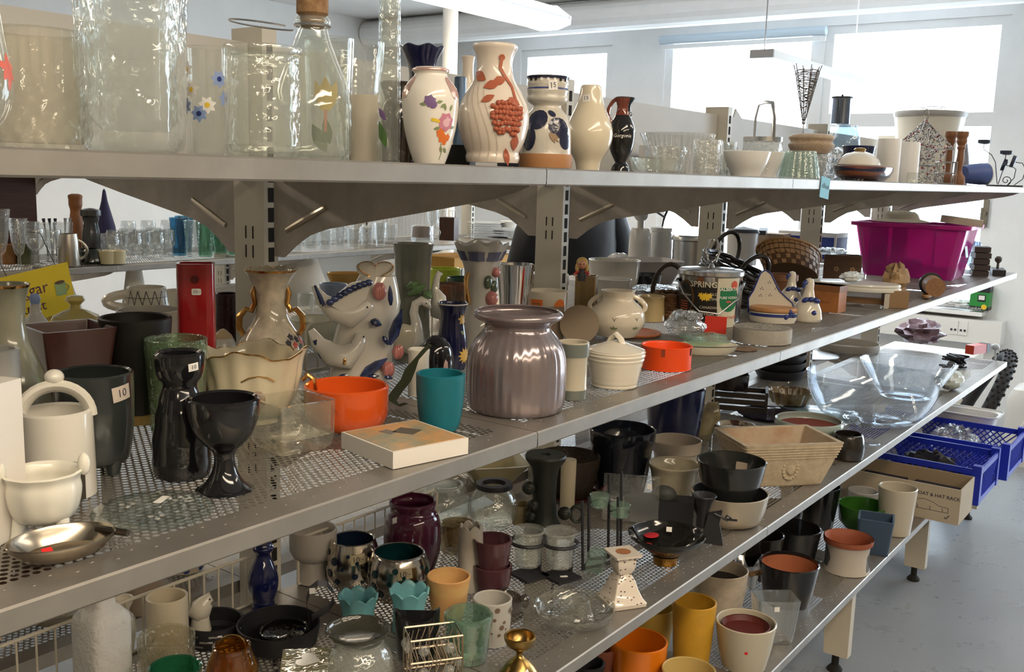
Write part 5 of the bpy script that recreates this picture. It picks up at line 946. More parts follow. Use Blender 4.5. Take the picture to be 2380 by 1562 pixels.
T = framed('leather_box', 'worn orange-brown leather box with tooled edges and lettering', 'box', 1915, 735, 2, y=.165, turn=-.35); lw = mat('leather_orange', (.42, .16, .045), .5, var=.25, vs=18); d = (.10, .062, .074)
obj('box_body', MB().box((0, 0, .037), d), lw, T.root, smooth=False); obj('lid_edge', MB().box((0, 0, .066), (.103, .065, .016)), mat('leather_dark', (.24, .10, .035), .5), T.root, smooth=False); flat_text('souvenir', .015, Matrix(((1, 0, 0, 0), (0, 0, -1, -.0316), (0, 1, 0, .028), (0, 0, 0, 1))), mat('leather_tool', (.20, .06, .02), .6), T.root, 'tooled_lettering', .2)
# cake stand (white oval board on bracket legs)
T = framed('white_oval_stand', 'white oval board on a wooden bracket stand', 'stand', 1985, 728, 2, y=.155, turn=-.1); s = T.s
obj('board', MB().lathe([(0, 0), (98*s, 0), (100*s, .006), (99*s, .010), (96*s, .012), (99*s, .016), (97*s, .021), (0, .022)], 48, (0, 0, T.q(1985, 672).z), sy=.62), cer('board_white', (.74, .72, .64), .3), T.root); hz = T.q(1985, 674).z
lg = MB().prism([(-.05, 0), (-.022, 0), (-.03, .03), (-.012, hz*.9), (.012, hz*.9), (.034, hz*.55), (.05, 0), (.05, hz), (-.05, hz)], -.006, .006, Matrix(((0, 0, 1, .095), (1, 0, 0, -.02), (0, 1, 0, 0), (0, 0, 0, 1))))
obj('carved_leg', lg, mat('leg_white', (.66, .62, .54), .5), T.root, smooth=False); obj('carved_leg', MB().box((-.09, 0, hz/2), (.014, .09, hz)), woodm('stand_wood', (.34, .19, .09), (.24, .12, .05)), T.root, smooth=False); obj('stretcher', MB().box((0, 0, .012), (.17, .02, .018)), MATS['stand_wood'], T.root, smooth=False)
crumple('white_shell', 'white shell ornament lying on the oval board', 'ornament', 1978, 640, None, (.055, .03, .016), cer('shell_white', (.72, .76, .74), .2), .155, 21, z=T.P.z+T.q(1985, 672).z+.023, amp=.25)
# ================================================================== SECOND SHELF, far end of the near face
w_chip = woodm('chip_wood', (.42, .23, .09), (.27, .135, .05), (20, 20, 20)); m_wick = mat('black_wicker', (.018, .014, .012), .3, coat=.3, var=.6, vs=90)
def basket(name, label, u, vb, y, rx, ry, h, m, rot, rings, mode='rope', handles=0, hm=None):
    P = base_at(u, vb, 0, 2, y=y); t = thing(name, label, 'basket', P, rot=rot); mb = MB(); n = 36
    if mode == 'rope':
        for j in range(rings):
            q = j/(rings-1); k = .78+.22*q**.6
            mb.tube([(rx*k*math.cos(a)*(1+.02*math.sin(9*a+j*2)), ry*k*math.sin(a)*(1+.02*math.sin(9*a+j*2)), .006+h*q+.002*math.sin(12*a+j*PI)) for a in [2*PI*i/n for i in range(n)]], .0052 if j < rings-1 else .007, 6, closed=True)
        mb.lathe([(0, .004), (rx*.78, .004)], n, sy=ry/rx)
        obj('woven_wall', mb, m, t, kind='stuff')
    else:
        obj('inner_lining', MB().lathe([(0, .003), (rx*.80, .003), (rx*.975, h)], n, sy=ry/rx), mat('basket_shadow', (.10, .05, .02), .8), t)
        for j in range(rings):
            for i in range(n):
                if (i+j) % 2 == 0 or True:
                    a0, a1 = 2*PI*i/n, 2*PI*(i+1)/n-.02; o = 1.012 if (i+j) % 2 else .995; q0, q1 = j/rings+.015, (j+1)/rings-.03; k0, k1 = .80+.19*q0, .80+.19*q1
                    mb.add([(rx*k*o*math.cos(a), ry*k*o*math.sin(a), h*q+.003) for q, k in ((q0, k0), (q1, k1)) for a in (a0, a1)], [(0, 1, 3, 2)])
        obj('woven_strips', mb, m, t, smooth=False, kind='stuff'); obj('rim_hoop', MB().tube([(rx*1.0*math.cos(a), ry*1.0*math.sin(a), h) for a in [2*PI*i/n for i in range(n)]], .005, 8, closed=True, flat=.7), m, t)
    for k in range(handles):
        x = rx*(-1 if k == 0 else 1)*.98; obj('loop_handle', MB().tube([(x+(.012*math.sin(PI*i/12))*(1 if k else -1), ry*.42*math.cos(PI*i/12), h+.075*math.sin(PI*i/12)) for i in range(13)], .006, 8), hm or m, t)
    return t
ground(basket('dark_wicker_basket', 'black wicker basket tipped on its side with round loop handles', 1680, 0, .41, .135, .095, .085, m_wick, (.34, -.16, .70), 10, 'rope', 2), Z2+.001)
basket('brown_wicker_basket', 'brown twig basket with arched handle under the black wicker one', 1556, 0, .40, .050, .042, .055, mat('twig_brown', (.22, .11, .05), .7, var=.5, vs=60), (0, 0, .6), 8, 'rope', 0)
P = base_at(1556, 0, 0, 2, y=.40); T = framed('basket_handle_hoop', 'dark bent-wood handle hoop rising from the twig basket', 'hoop', 1556, 0, z=P.z+.064, y=.40)
obj('hoop', MB().tube([(.043*math.cos(PI*i/14), 0, .075*math.sin(PI*i/14)) for i in range(15)], .006, 8), mat('hoop_dark', (.035, .022, .015), .5), T.root)
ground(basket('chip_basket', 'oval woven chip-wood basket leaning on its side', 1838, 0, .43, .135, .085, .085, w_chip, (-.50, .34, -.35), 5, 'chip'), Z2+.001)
vessel('clay_pot', 'brown clay pot standing behind the salt box', 'pot', 1815, [(715, 26), (690, 30), (655, 32), (650, 36), (638, 36)], mat('brown_clay', (.24, .11, .055), .5), y=.36, lv=2, t=.005)
T = framed('wooden_utensil_box', 'dark wooden utensil box with cut-out flowers', 'box', 1955, 0, 2, y=.40); obj('box_body', rr_vessel(MB(), [(.13, .08, 0), (.13, .08, .10)], .007, .008, .003, 1), woodm('dark_plank', (.13, .065, .035), (.085, .04, .02)), T.root, smooth=False)
for x in (-.02, .035):
    for k in range(5): obj('cutout_flower', MB().ball((x+.006*math.cos(k*1.257), -.0405, .05+.006*math.sin(k*1.257)), (.0035, .001, .0035), 6, 5), mat('cutout_tan', (.42, .26, .13), .6), T.root)
# pink tub
P = base_at(2122, 0, 0, 2, y=.285); t = thing('pink_storage_tub', 'big translucent magenta plastic storage tub full of odds and ends', 'tub', P, .06)
m_pink = glassm('magenta_plastic', (.72, .10, .48), .52, .12, .05, 20, (.58, .02, .36), .8); H = .205
obj('tub_body', rr_vessel(MB(), [(.26, .33, 0), (.27, .34, .01), (.33, .41, H)], .004, .005, .03), m_pink, t); obj('rim', MB().loft([[(x, y, z) for x, y in rrect(a, b, .035)] for a, b, z in ((.332, .412, H-.012), (.362, .442, H-.010), (.365, .445, H+.004), (.325, .405, H+.004))], cap0=False, cap1=False), mat('magenta_rim', (.50, .015, .22), .35), t)
lb = obj('sticker_label', MB().box((-.05, -.192, .125), (.055, .001, .075), rx=-.17), mat('label_aqua', (.42, .62, .66), .5), t, smooth=False)
obj('purple_disc', MB().lathe([(0, 0), (.075, 0), (.085, .03), (.08, .05), (0, .052)], 28), mat('purple_plastic', (.16, .05, .22), .4), None, P+Vector((.02, .06, .008)), label='round purple plastic bowl inside the magenta tub', cat='bowl')
obj('straw_hat', MB().lathe([(.11, 0), (.112, .002), (.07, .012), (.062, .03), (.05, .04), (0, .044)], 30), mat('straw', (.52, .45, .33), .8, bump=.3), None, P+Vector((-.06, .05, .212)), (0, .0, 0), label='pale straw hat lying over the rim of the magenta tub', cat='hat')
obj('old_book', MB().box((0, 0, .013), (.10, .15, .026)), mat('book_pages', (.55, .50, .38), .7), None, P+Vector((-.02, -.165, .212)), (.10, .0, .2), False, label='thick worn book sticking out over the tub rim', cat='book')
# brown paper, mill, small wooden dish
crumple('brown_paper_bag', 'crumpled brown paper bag wedged before the magenta tub', 'paper bag', 2078, 0, 2, (.060, .04, .055), mat('kraft', (.40, .25, .125), .75, var=.2, vs=12), .10, 31)
P = base_at(2078, 0, 0, 2, y=.045); obj('brown_parcel_box', MB().box((0, 0, .025), (.075, .06, .05)), mat('kraft_box', (.30, .18, .09), .6), None, P, (0, 0, .5), False, label='small brown wrapped parcel beside the oval stand', cat='parcel')
P = base_at(2160, 0, 0, 2, y=.05); t = thing('wooden_grinder', 'wooden hand grinder lying down with black disc and long handle', 'grinder', P+Vector((0, 0, .038)), .35)
obj('barrel', MB().tube([(-.13, 0, 0), (-.02, 0, 0)], .030, 20), woodm('grinder_wood', (.35, .18, .08), (.25, .12, .05)), t); obj('disc', MB().tube([(-.02, 0, 0), (-.008, 0, 0)], .037, 24), mat('grinder_black', (.03, .035, .04), .35), t); obj('rod', MB().tube([(-.01, 0, 0), (.10, 0, -.004)], .010, 12), MATS['grinder_wood'], t); obj('knob', MB().tube([(.10, 0, -.004), (.115, 0, -.005), (.15, 0, -.006), (.155, 0, -.006)], [.012, .017, .020, .014], 16), MATS['grinder_black'], t)
P = base_at(2165, 0, 0, 2, y=.014); obj('wooden_scoop', MB().lathe(hollow([(.02, 0), (.04, .006), (.045, .014)], .004), 24, sy=.32), woodm('scoop_wood', (.48, .27, .11), (.36, .19, .07)), None, P+Vector((0, .014, 0)), label='shallow oval wooden scoop at the shelf edge', cat='scoop')
crumple('blue_plastic_bag', 'blue bubble-wrap bag pressed against the tub', 'bag', 2263, 0, 2, (.05, .04, .06), glassm('blue_film', (.62, .70, .85), .4, .15, .9, 80, (.35, .42, .55)), .175, 33)
P = base_at(2275, 0, 0, 2, y=.085); t = thing('brush_stack', 'dark wooden brushes stacked at the shelf end', 'brush', P, .3)
for k in range(5): obj('brush', MB().box((0, 0, .013+.024*k), (.09, .06, .021), .1*(k % 2)), mat('brush_dark', (.05, .035, .03), .6), t, smooth=False)
P = base_at(2200, 0, 0, 2, y=.30); t = thing('wire_rack', 'small chrome wire rack above the brushes', 'rack', P+Vector((0, 0, 0)), .2)
for k in range(8): obj('wire', MB().tube([(-.07+.02*k, -.06, .16), (-.07+.02*k, .06, .16), (-.07+.02*k, .07, .185)], .002, 5), m_steel, t)
obj('frame', MB().tube([(-.07, -.06, .16), (.07, -.06, .16), (.07, .06, .16), (-.07, .06, .16)], .003, 6, closed=True).tube([(.07, .06, 0), (.07, .06, .16)], .003, 6).tube([(-.07, .06, 0), (-.07, .06, .16)], .003, 6).tube([(-.07, -.06, 0), (-.07, -.06, .16)], .003, 6).tube([(.07, -.06, 0), (.07, -.06, .16)], .003, 6), m_steel, t)
P = base_at(2318, 0, 0, 2, y=.045); t = thing('black_tray', 'black bar-shaped tray with a round knob at the far shelf corner', 'tray', P, .25)
obj('bar', MB().box((0, 0, .012), (.16, .05, .024)), m_iron, t); obj('knob', MB().lathe([(0, .024), (.006, .024), (.005, .045), (.014, .055), (.015, .066), (.008, .074), (0, .075)], 16, (.02, 0, 0)), mat('knob_brown', (.10, .08, .07), .4), t)
# ================================================================== SECOND SHELF, far face (seen between the uprights)
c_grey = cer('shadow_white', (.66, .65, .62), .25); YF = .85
def vf(*a, **k): k.setdefault('lv', 2); k.setdefault('t', .004); return vessel(*a, **k)
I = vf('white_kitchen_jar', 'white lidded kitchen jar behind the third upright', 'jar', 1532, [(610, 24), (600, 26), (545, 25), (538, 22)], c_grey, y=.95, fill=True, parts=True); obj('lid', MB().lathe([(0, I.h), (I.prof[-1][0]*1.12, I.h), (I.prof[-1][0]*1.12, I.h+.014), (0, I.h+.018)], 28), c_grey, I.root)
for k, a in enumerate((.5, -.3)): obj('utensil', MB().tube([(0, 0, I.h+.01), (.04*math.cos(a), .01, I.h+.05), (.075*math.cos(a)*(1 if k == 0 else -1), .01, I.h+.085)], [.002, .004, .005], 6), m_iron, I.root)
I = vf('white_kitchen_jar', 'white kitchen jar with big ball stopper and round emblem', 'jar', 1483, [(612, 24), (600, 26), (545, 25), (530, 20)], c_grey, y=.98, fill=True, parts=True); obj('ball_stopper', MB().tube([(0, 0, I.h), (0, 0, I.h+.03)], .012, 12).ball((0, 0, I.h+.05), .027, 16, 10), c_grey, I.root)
crumple('wrapped_tureen', 'white tureen wrapped in crinkled plastic', 'tureen', 1436, 0, 2, (.062, .05, .045), cer('wrapped_white', (.72, .72, .72), .15), 1.0, 41, amp=.15)
P = base_at(1505, 0, 0, 2, y=.83); obj('grey_mixing_tub', rr_vessel(MB(), [(.13, .13, 0), (.20, .19, .085)], .004, .005, .03), mat('tub_grey', (.50, .48, .47), .5), None, P, (0, 0, .9), label='square pale grey plastic tub behind the cream jars', cat='tub')
I = vf('steel_tin', 'round brushed steel tin with lid beyond the wicker baskets', 'tin', 1598, [(640, 38), (560, 38), (558, 41), (550, 41), (546, 38)], mat('brushed_steel', (.50, .49, .47), .3, metal=1), y=.92, fill=True)
vf('white_pan', 'shallow cream enamel pan behind the doll', 'pan', 1425, [(655, 52), (640, 58), (608, 60), (604, 61)], cer('pan_cream', (.62, .60, .54), .25), y=.80)
vf('white_basin', 'wide off-white basin standing next to the brass box', 'basin', 1420, [(725, 34), (700, 38), (652, 44), (648, 46)], cer('basin_white', (.58, .57, .52), .3), y=.66)
I = vf('black_roaster', 'black enamel oval roasting dish with handle lugs', 'roaster', 1500, [(665, 38), (645, 46), (638, 48)], mat('black_enamel', (.01, .012, .018), .15, coat=.5), y=.76, sy=.7)
P = base_at(1520, 0, 0, 2, y=.52); t = thing('wrapped_navy_dish', 'navy oval dish covered with cling film behind the yellow pot', 'dish', P, .3)
obj('dish', MB().lathe(hollow([(.07, 0), (.085, .02), (.095, .05), (.10, .055)], .005), 40, sy=.6), c_navy, t); obj('cling_film', MB().lathe([(0, .060), (.06, .0605), (.10, .057), (.103, .045)], 40, sy=.61, mod=lambda a, r, z: (r*(1+.01*math.sin(13*a)), z+.002*math.sin(7*a))), m_poly, t)
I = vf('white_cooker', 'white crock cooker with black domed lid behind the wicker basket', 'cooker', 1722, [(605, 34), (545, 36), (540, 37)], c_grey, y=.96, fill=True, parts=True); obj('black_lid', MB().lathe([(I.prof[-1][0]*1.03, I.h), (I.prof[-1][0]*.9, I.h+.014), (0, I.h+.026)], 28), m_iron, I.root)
P = base_at(1786, 0, 0, 2, y=1.0); obj('cardboard_box', MB().box((0, 0, .06), (.12, .16, .12)), mat('cardboard', (.34, .25, .18), .75, var=.1, vs=8), None, P, (0, 0, .1), False, label='plain brown cardboard box on the far shelf face', cat='box')
P = base_at(1798, 0, 0, 2, y=.93); obj('black_iron_pad', MB().box((0, 0, .009), (.09, .035, .02), rz=.3), m_iron, None, P+Vector((0, .06, .1225)), (0, -.12, 0), False, label='black handled tool lying on the brown cardboard box', cat='tool')
P = base_at(1885, 0, 0, 2, y=.86); t = thing('blue_white_box', 'white box with deep blue front panel behind the fourth upright', 'box', P, -.05); obj('box_body', MB().box((0, 0, .065), (.14, .28, .13)), mat('box_white', (.68, .68, .66), .5), t, smooth=False); obj('blue_panel', MB().box((-.071, -.02, .06), (.002, .22, .10)), mat('panel_blue', (.012, .035, .20), .4), t, smooth=False); obj('blue_panel', MB().box((.0, -.141, .06), (.12, .002, .10)), MATS['panel_blue'], t, smooth=False)
P = base_at(1925, 0, 0, 2, y=.62); crumple('film_wrapped_tray', 'film-wrapped tray on top of dark wooden box', 'tray', 1925, 0, None, (.10, .06, .012), m_poly, .43, 43, z=Z2+.103, amp=.2)
# left part of the far face
I = vf('white_line_jug', 'white jug with black triangle line pattern and ear handle', 'jug', 345, [(790, 52), (770, 56), (710, 50), (690, 46), (672, 44), (668, 44)], cer('jug_white', (.74, .70, .60), .2), y=.78, parts=True)
zz = lambda v: z_at(v, I.P.x, I.P.y)-I.P.z; handle(I, -1, (zz(715), zz(682)), .032, .008, MATS['jug_white'])
tri = [p for k in range(-3, 4) for p in pstroke([(k*.014, 0), (k*.014+.007, .024)], .0012)+pstroke([(k*.014+.007, .024), (k*.014+.014, 0)], .0012)]
printed(I, 'line_pattern', tri+pstroke([(-.045, .012), (.05, .012)], .001), .2, zz(704), p_dk)
I = vf('white_oval_tureen', 'plain off-white oval tureen behind the black pot', 'tureen', 350, [(800, 58), (780, 66), (735, 70), (720, 72)], cer('tureen_white', (.66, .62, .54), .22), y=.69)
vf('cream_mug', 'plain cream mug partly hidden by the red vase', 'mug', 410, [(760, 24), (740, 26), (690, 26), (676, 26)], cer('mug_ivory', (.70, .66, .55), .2), y=.82)
I = vf('yellow_casserole', 'yellow lidded casserole with round knob behind the maroon planter', 'casserole', 183, [(800, 44), (780, 50), (750, 52), (742, 52)], cer('brown_pot_glaze', (.16, .05, .02), .2), y=.72, fill=True, parts=True)
obj('yellow_lid', MB().lathe([(0, I.h), (I.prof[-1][0]*1.03, I.h), (I.prof[-1][0]*.95, I.h+.006), (I.prof[-1][0]*.5, I.h+.014), (.009, I.h+.017), (.008, I.h+.024), (.015, I.h+.031), (.012, I.h+.037), (0, I.h+.039)], 30), cer('butter_yellow', (.66, .54, .18), .15), I.root)
I = vf('white_liqueur_bottle', 'white ceramic bottle with blue stopper and gold drop', 'bottle', 92, [(830, 30), (800, 38), (770, 36), (745, 24), (728, 13), (715, 11), (706, 12)], cer('bottle_white', (.70, .68, .62), .18), y=.68, sm=2, fill=True, parts=True); obj('blue_stopper', MB().lathe([(0, I.h), (.006, I.h), (.008, I.h+.008), (.006, I.h+.014), (0, I.h+.016)], 14), p_ltblue, I.root); obj('gold_drop', MB().ball(surf(I, .014, I.h*.62, 0), (.009, .009, .013), 10, 8), m_gold, I.root)
I = vf('dark_red_vase', 'black-red textured glass vase behind the red square one', 'vase', 530, [(840, 26), (800, 30), (700, 28), (683, 28)], mat('black_red', (.03, .005, .008), .15, coat=.5, bump=.6, bs=120), y=.68)
I = vf('white_gilt_teapot', 'white teapot with gold-trimmed lid peeking past the red vase', 'teapot', 520, [(850, 26), (830, 32), (800, 30), (785, 22)], c_offw, y=.57, sm=2, fill=True, parts=True); obj('gilt_lid', MB().lathe([(I.prof[-1][0]*1.05, I.h), (I.prof[-1][0]*.9, I.h+.005), (.004, I.h+.014), (0, I.h+.015)], 24), cer('gilt_lid_m', (.60, .46, .26), .15), I.root)
handle(I, 1, (.02, .05), .018, .004, c_offw)
for k, (u, y) in enumerate(((712, .80), (738, .83))):
    vf('blue_pattern_bowl', 'clear glass sugar bowl with blue pattern ' + ('left of' if k == 0 else 'right beside') + ' the gilded vase handle', 'bowl', u, [(725, 14), (715, 18), (690, 20), (683, 20)], g_cut, y=y)
for k in range(3): vf('cream_plate', 'cream plate, %s of the small stack behind the gilded vase' % ('lowest', 'middle', 'top')[k], 'plate', 735, [(760, 40), (757, 52), (755, 58)], cer('plate_cream', (.62, .60, .46), .25), y=.80, z=Z2+.001+.009*k, group=None, fill=True) if False else None
I = vf('stacked_white_dish', 'white oval serving dish under the gilded vase handle', 'dish', 735, [(780, 40), (770, 52), (745, 60), (740, 62)], cer('dish_green_white', (.60, .60, .48), .25), y=.74)
I = vf('blue_grey_bowl', 'blue-grey stoneware bowl above the dove tail', 'bowl', 775, [(720, 26), (700, 30), (665, 32), (660, 33)], cer('blue_grey', (.22, .28, .40), .3), y=1.0)
I = vf('yellow_fish_dish', 'mustard yellow sauce boat shaped like a fish', 'sauce boat', 805, [(668, 20), (655, 28), (640, 33), (634, 34)], cer('mustard', (.52, .30, .07), .2), y=1.05, sx=1.35, sy=.7, rz=-.6)
I = vf('lime_bowl', 'lime green bowl behind the tree-trunk figurine', 'bowl', 1032, [(690, 28), (670, 36), (630, 39), (624, 39)], cer('lime', (.42, .52, .05), .2), y=1.02)
I = vf('dark_green_bowl', 'dark green bowl with pale rim beside the rose vase', 'bowl', 1070, [(700, 26), (680, 32), (650, 34), (645, 34)], cer('bottle_green', (.03, .07, .05), .2), y=.92)
I = vf('brown_bowl', 'brown and red painted bowl behind the swans', 'bowl', 1046, [(740, 26), (720, 34), (668, 38), (660, 39)], cer('redbrown', (.26, .10, .05), .2, color2=(.10, .07, .05), vs=20), y=.76)
# ================================================================== BACK ROW: glasses
ZB = 1.117; GRP = 'drinking glasses on the back row shelf'
def prof_glass(kind):
    if kind == 'tumbler': return hollow([(.026, 0), (.028, .004), (.033, .09)], .0018, .006)
    if kind == 'wine': return hollow([(.030, 0), (.028, .003), (.006, .008), (.0045, .03), (.006, .045), (.022, .058), (.030, .078), (.031, .098), (.028, .118)], .0012, .050)
    if kind == 'beer': return hollow([(.032, 0), (.030, .004), (.014, .010), (.012, .025), (.022, .036), (.036, .052), (.038, .075), (.035, .115)], .0015, .034)
    if kind == 'flute': return hollow([(.030, 0), (.006, .006), (.005, .035), (.014, .045), (.022, .08), (.030, .16)], .0013, .045)
    return hollow([(.024, 0), (.026, .004), (.030, .06), (.036, .14)], .0018, .008)
g_small = glassm('glassware', (.95, .96, .96), .06, .03, .25, 60, (.8, .82, .82), 1.3)
GM = {k: mesh_of('drinking_glass', MB().lathe(prof_glass(k), 20), g_small) for k in ('tumbler', 'wine', 'beer', 'flute', 'tall')}
g_blue = glassm('blue_glassware', (.45, .72, .85), .2, .03, .2, 50, (.10, .25, .35)); g_grn = glassm('green_glassware', (.62, .82, .72), .18, .03, .2, 50, (.25, .40, .32))
GMB = mesh_of('drinking_glass', MB().lathe(prof_glass('tall'), 20), g_blue); GMG = mesh_of('drinking_glass', MB().lathe(prof_glass('tall'), 20), g_grn)
DES = {'tumbler': 'plain clear tumbler', 'wine': 'small clear wine glass', 'beer': 'footed clear beer glass with rounded bowl', 'flute': 'tall cut champagne flute', 'tall': 'tall clear highball glass'}
def glass(kind, u, y, sc=1.0, where='on the back row', m=None, colr=None):
    x = x_at(u, y, ZB); lab = (DES[kind] if not colr else 'tall %s tinted glass' % colr) + ' ' + where
    o = obj('drinking_glass', m or GM[kind], None, None, (x, y, ZB), label=lab, cat='glass', group=lab); o.scale = (sc, sc, sc)
for u, k, y, sc in ((2, 'flute', 2.50, 1.2), (46, 'flute', 2.52, 1.0), (84, 'wine', 2.52, 1.05), (124, 'wine', 2.54, 1.0), (70, 'tall', 2.66, 1.0), (108, 'tall', 2.68, .95), (150, 'tall', 2.70, .95)): glass(k, u, y, sc, 'left of the steel jug, back row')
for i in range(6): glass('beer', 258+i*26, 2.50+.075*(i % 2), .88, 'in the front line of the back row')
for i in range(5): glass('beer', 270+i*29, 2.655+.075*(i % 2), .88, 'in the second line of the back row')
for i in range(5): glass('tumbler', 268+i*26, 2.80+.062*(i % 2), .95, 'far back on the back row')
for i in range(3): glass('wine', 300+i*46, 2.93, 1.0, 'against the back of the back row')
for u, y in ((418, 2.60), (430, 2.70)): glass('tall', u, y, 1.05, 'beside the footed beer glasses', GMB, 'blue')
for u, y in ((478, 2.50), (514, 2.58), (545, 2.50), (496, 2.66)): glass('tall', u, y, .98, 'close to the first upright', GMG, 'sea-green')
for u, y in ((450, 2.52), (462, 2.78)): glass('tall', u, y, 1.0, 'between coloured glasses on the back row')
for i, u in enumerate((690, 722, 756, 790, 822, 852, 884)): glass('tumbler' if i % 3 else 'tall', u, 2.50+.065*(i % 2), .98 if i % 3 else .8, 'under the near bracket, back row')
for i in range(9): glass('tumbler', 700+i*26, 2.70+.09*(i % 2), .97, 'in the rear line under the near bracket')
for u in (1005, 1026): glass('flute', u, 2.80, 1.25, 'beside the dark wooden block')
boxthing('dark_wood_block', 'dark brown wooden knife block on the back row', 'knife block', 1043, 0, None, (.085, .08, .12), .4, woodm('block_wood', (.07, .03, .018), (.045, .02, .01)), y=2.62, z=ZB)
I = vessel('beer_mug', 'glass mug with brown and red bands and a big handle', 'mug', 982, [(585, 26), (560, 27), (530, 26), (526, 26)], g_small, y=2.55, z=ZB, t=.003, parts=True); handle(I, 1, (.02, .085), .03, .005, g_small); band(I, .03, .08, mat('mug_brown', (.26, .16, .10), .4), 'brown_band', -.004)
I = vessel('steel_jug', 'plain brushed steel jug with strap handle', 'jug', 162, [(622, 24), (615, 25), (570, 22), (545, 19)], mat('jug_steel', (.52, .48, .42), .28, metal=1), y=2.47, z=ZB, t=.002, parts=True); handle(I, 1, (.02, .085), .026, .005, MATS['jug_steel'])
for k, u in enumerate((250, 272)): vessel('yellow_ramekin', 'butter-yellow ramekin ' + ('touching the steel jug' if k == 0 else 'in front of the beer glasses'), 'ramekin', u, [(615, 18), (608, 19), (590, 20), (584, 21)], cer('ramekin_yellow', (.66, .58, .36), .25), y=2.455-.01*k, z=ZB, t=.004)
vessel('pepper_mill', 'tall turned wooden pepper mill behind the glasses', 'pepper mill', 180, [(560, 18), (520, 15), (495, 12), (485, 13), (478, 15), (465, 15), (460, 16), (455, 15), (452, 8)], woodm('mill_wood', (.33, .13, .045), (.24, .09, .03), (40, 40, 6)), y=2.85, z=ZB, fill=True, sm=2)
vessel('black_green_dish', 'black glass dish with green glass on top, between jug and ramekins', 'dish', 212, [(618, 28), (608, 32), (588, 28), (580, 24)], mat('black_dish', (.012, .018, .010), .15, coat=.5), y=2.50, z=ZB, t=.003)
for k, (u, y) in enumerate(((20, 2.62), (56, 2.60))): vessel('amber_cup', ('amber glass cup at the near end of the back row', 'olive glass cup beside the amber one')[k], 'cup', u, [(612, 16), (595, 17), (570, 18)], cer('amber_cup%d' % k, ((.30, .14, .05), (.10, .11, .05))[k], .15), y=y, z=ZB, t=.003)
boxthing('dark_board', 'big dark brown wooden board leaning at the near end of the back row', 'board', 20, 0, None, (.22, .02, .33), .0, woodm('dark_board_m', (.075, .028, .018), (.05, .018, .012)), y=2.92, z=ZB)
P = base_at(214, 0, 0, y=2.66, z=ZB); obj('glass_decanter', MB().lathe([(0, 0), (.03, 0), (.034, .05), (.03, .10), (.024, .13), (.03, .15), (.028, .152), (.036, .158), (.036, .178), (.015, .184), (0, .186)], 20), mat('decanter_dark', (.05, .05, .05), .2, coat=.4), None, P, label='decanter with round black stopper among the glasses', cat='decanter')
for k, u in enumerate((112, 122, 132, 152, 160)): P = base_at(u, 0, 0, y=2.83, z=ZB); obj('cutlery_piece', MB().tube([(0, 0, 0), (.004*k-.008, 0, .11), (.006*k-.012, 0, .14)], [.003, .003, .007], 8, flat=.5), m_iron if k < 3 else m_steel, None, P, label=('black serving fork upright in a glass' if k < 3 else 'steel spoon upright in a glass'), cat='cutlery', group='black serving forks' if k < 3 else 'steel spoons')
P = base_at(224, 0, 0, y=2.98, z=ZB); obj('blue_umbrella', MB().lathe([(0, 0), (.05, 0), (.038, .10), (.012, .20), (.006, .24), (0, .25)], 14), mat('umbrella_blue', (.03, .028, .10), .6), None, P+Vector((0, -.07, 0)), label='folded navy umbrella hanging behind the pepper mill', cat='umbrella')
# plates and cup on the far end of the back row
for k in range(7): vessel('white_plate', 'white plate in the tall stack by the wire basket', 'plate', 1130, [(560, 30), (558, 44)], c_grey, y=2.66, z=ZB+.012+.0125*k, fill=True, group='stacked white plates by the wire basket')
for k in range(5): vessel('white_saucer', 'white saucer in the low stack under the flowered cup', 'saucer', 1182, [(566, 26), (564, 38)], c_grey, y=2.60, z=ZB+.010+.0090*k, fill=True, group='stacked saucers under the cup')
vessel('flowered_cup', 'white cup with a peach flower standing on the saucers', 'cup', 1184, [(548, 16), (540, 18), (520, 21), (514, 22)], c_white, y=2.60, z=ZB+.058, t=.003)
for k in range(2): vessel('serving_plate', 'flat white serving plate under the %s stack' % ('plate', 'saucer')[k], 'plate', (1130, 1182)[k], [(570, 40), (567, 52)], c_white, y=(2.66, 2.60)[k], z=ZB, fill=True)
fence('white wire basket side behind the plates on the back row', 2.75, 3.35, 2.90, ZB, .14, step=.03)
# hanging sign
P = ony(88, 700, 2.30); t = thing('yellow_shop_sign', 'bright yellow paper sign with cup picture and dark lettering tied below the back row', 'sign', P, 0, rot=(0, -.17, 0)); y_ = mat('sign_yellow', (.80, .56, .015), .6)
obj('sheet', MB().box((0, 0, 0), (.245, .002, .20)), y_, t, smooth=False); SM_ = lambda x, z: Matrix(((1, 0, 0, x), (0, 0, -1, -.0016), (0, 1, 0, z), (0, 0, 0, 1))); m_pur = mat('sign_purple', (.10, .02, .05), .6)
for tx, x, z, sz in (('Muggar', -.035, .038, .052), ('kr/st', -.02, -.018, .046), ('(om inget annat anges)', -.005, -.062, .023)): flat_text(tx, sz, SM_(x, z), m_pur, t, 'lettering')
c_ = obj('cup_picture', MB().prism(rrect(.036, .046, .005), 0, .0006, SM_(.082, .022)), mat('cup_green', (.30, .40, .16), .6), t, smooth=False); obj('cup_mouth', MB().prism(pdisc(0, .020, .017, 16, .006), 0.0007, .0012, SM_(.082, .022)), mat('cup_brown', (.14, .07, .03), .6), c_, smooth=False); obj('cup_handle', MB().tube([SM_(.082, .022) @ Vector((.018+.010*math.sin(PI*k/8), .012-.024*k/8, .001)) for k in range(9)], .0018, 6), MATS['cup_green'], c_)
obj('tie_string', MB().tube([(-.08, 0, .10), (-.08, .05, .1999), (-.08, .118, .2)], .0012, 5).tube([(.08, 0, .10), (.08, .05, .1999), (.08, .118, .2)], .0012, 5), m_iron, t)
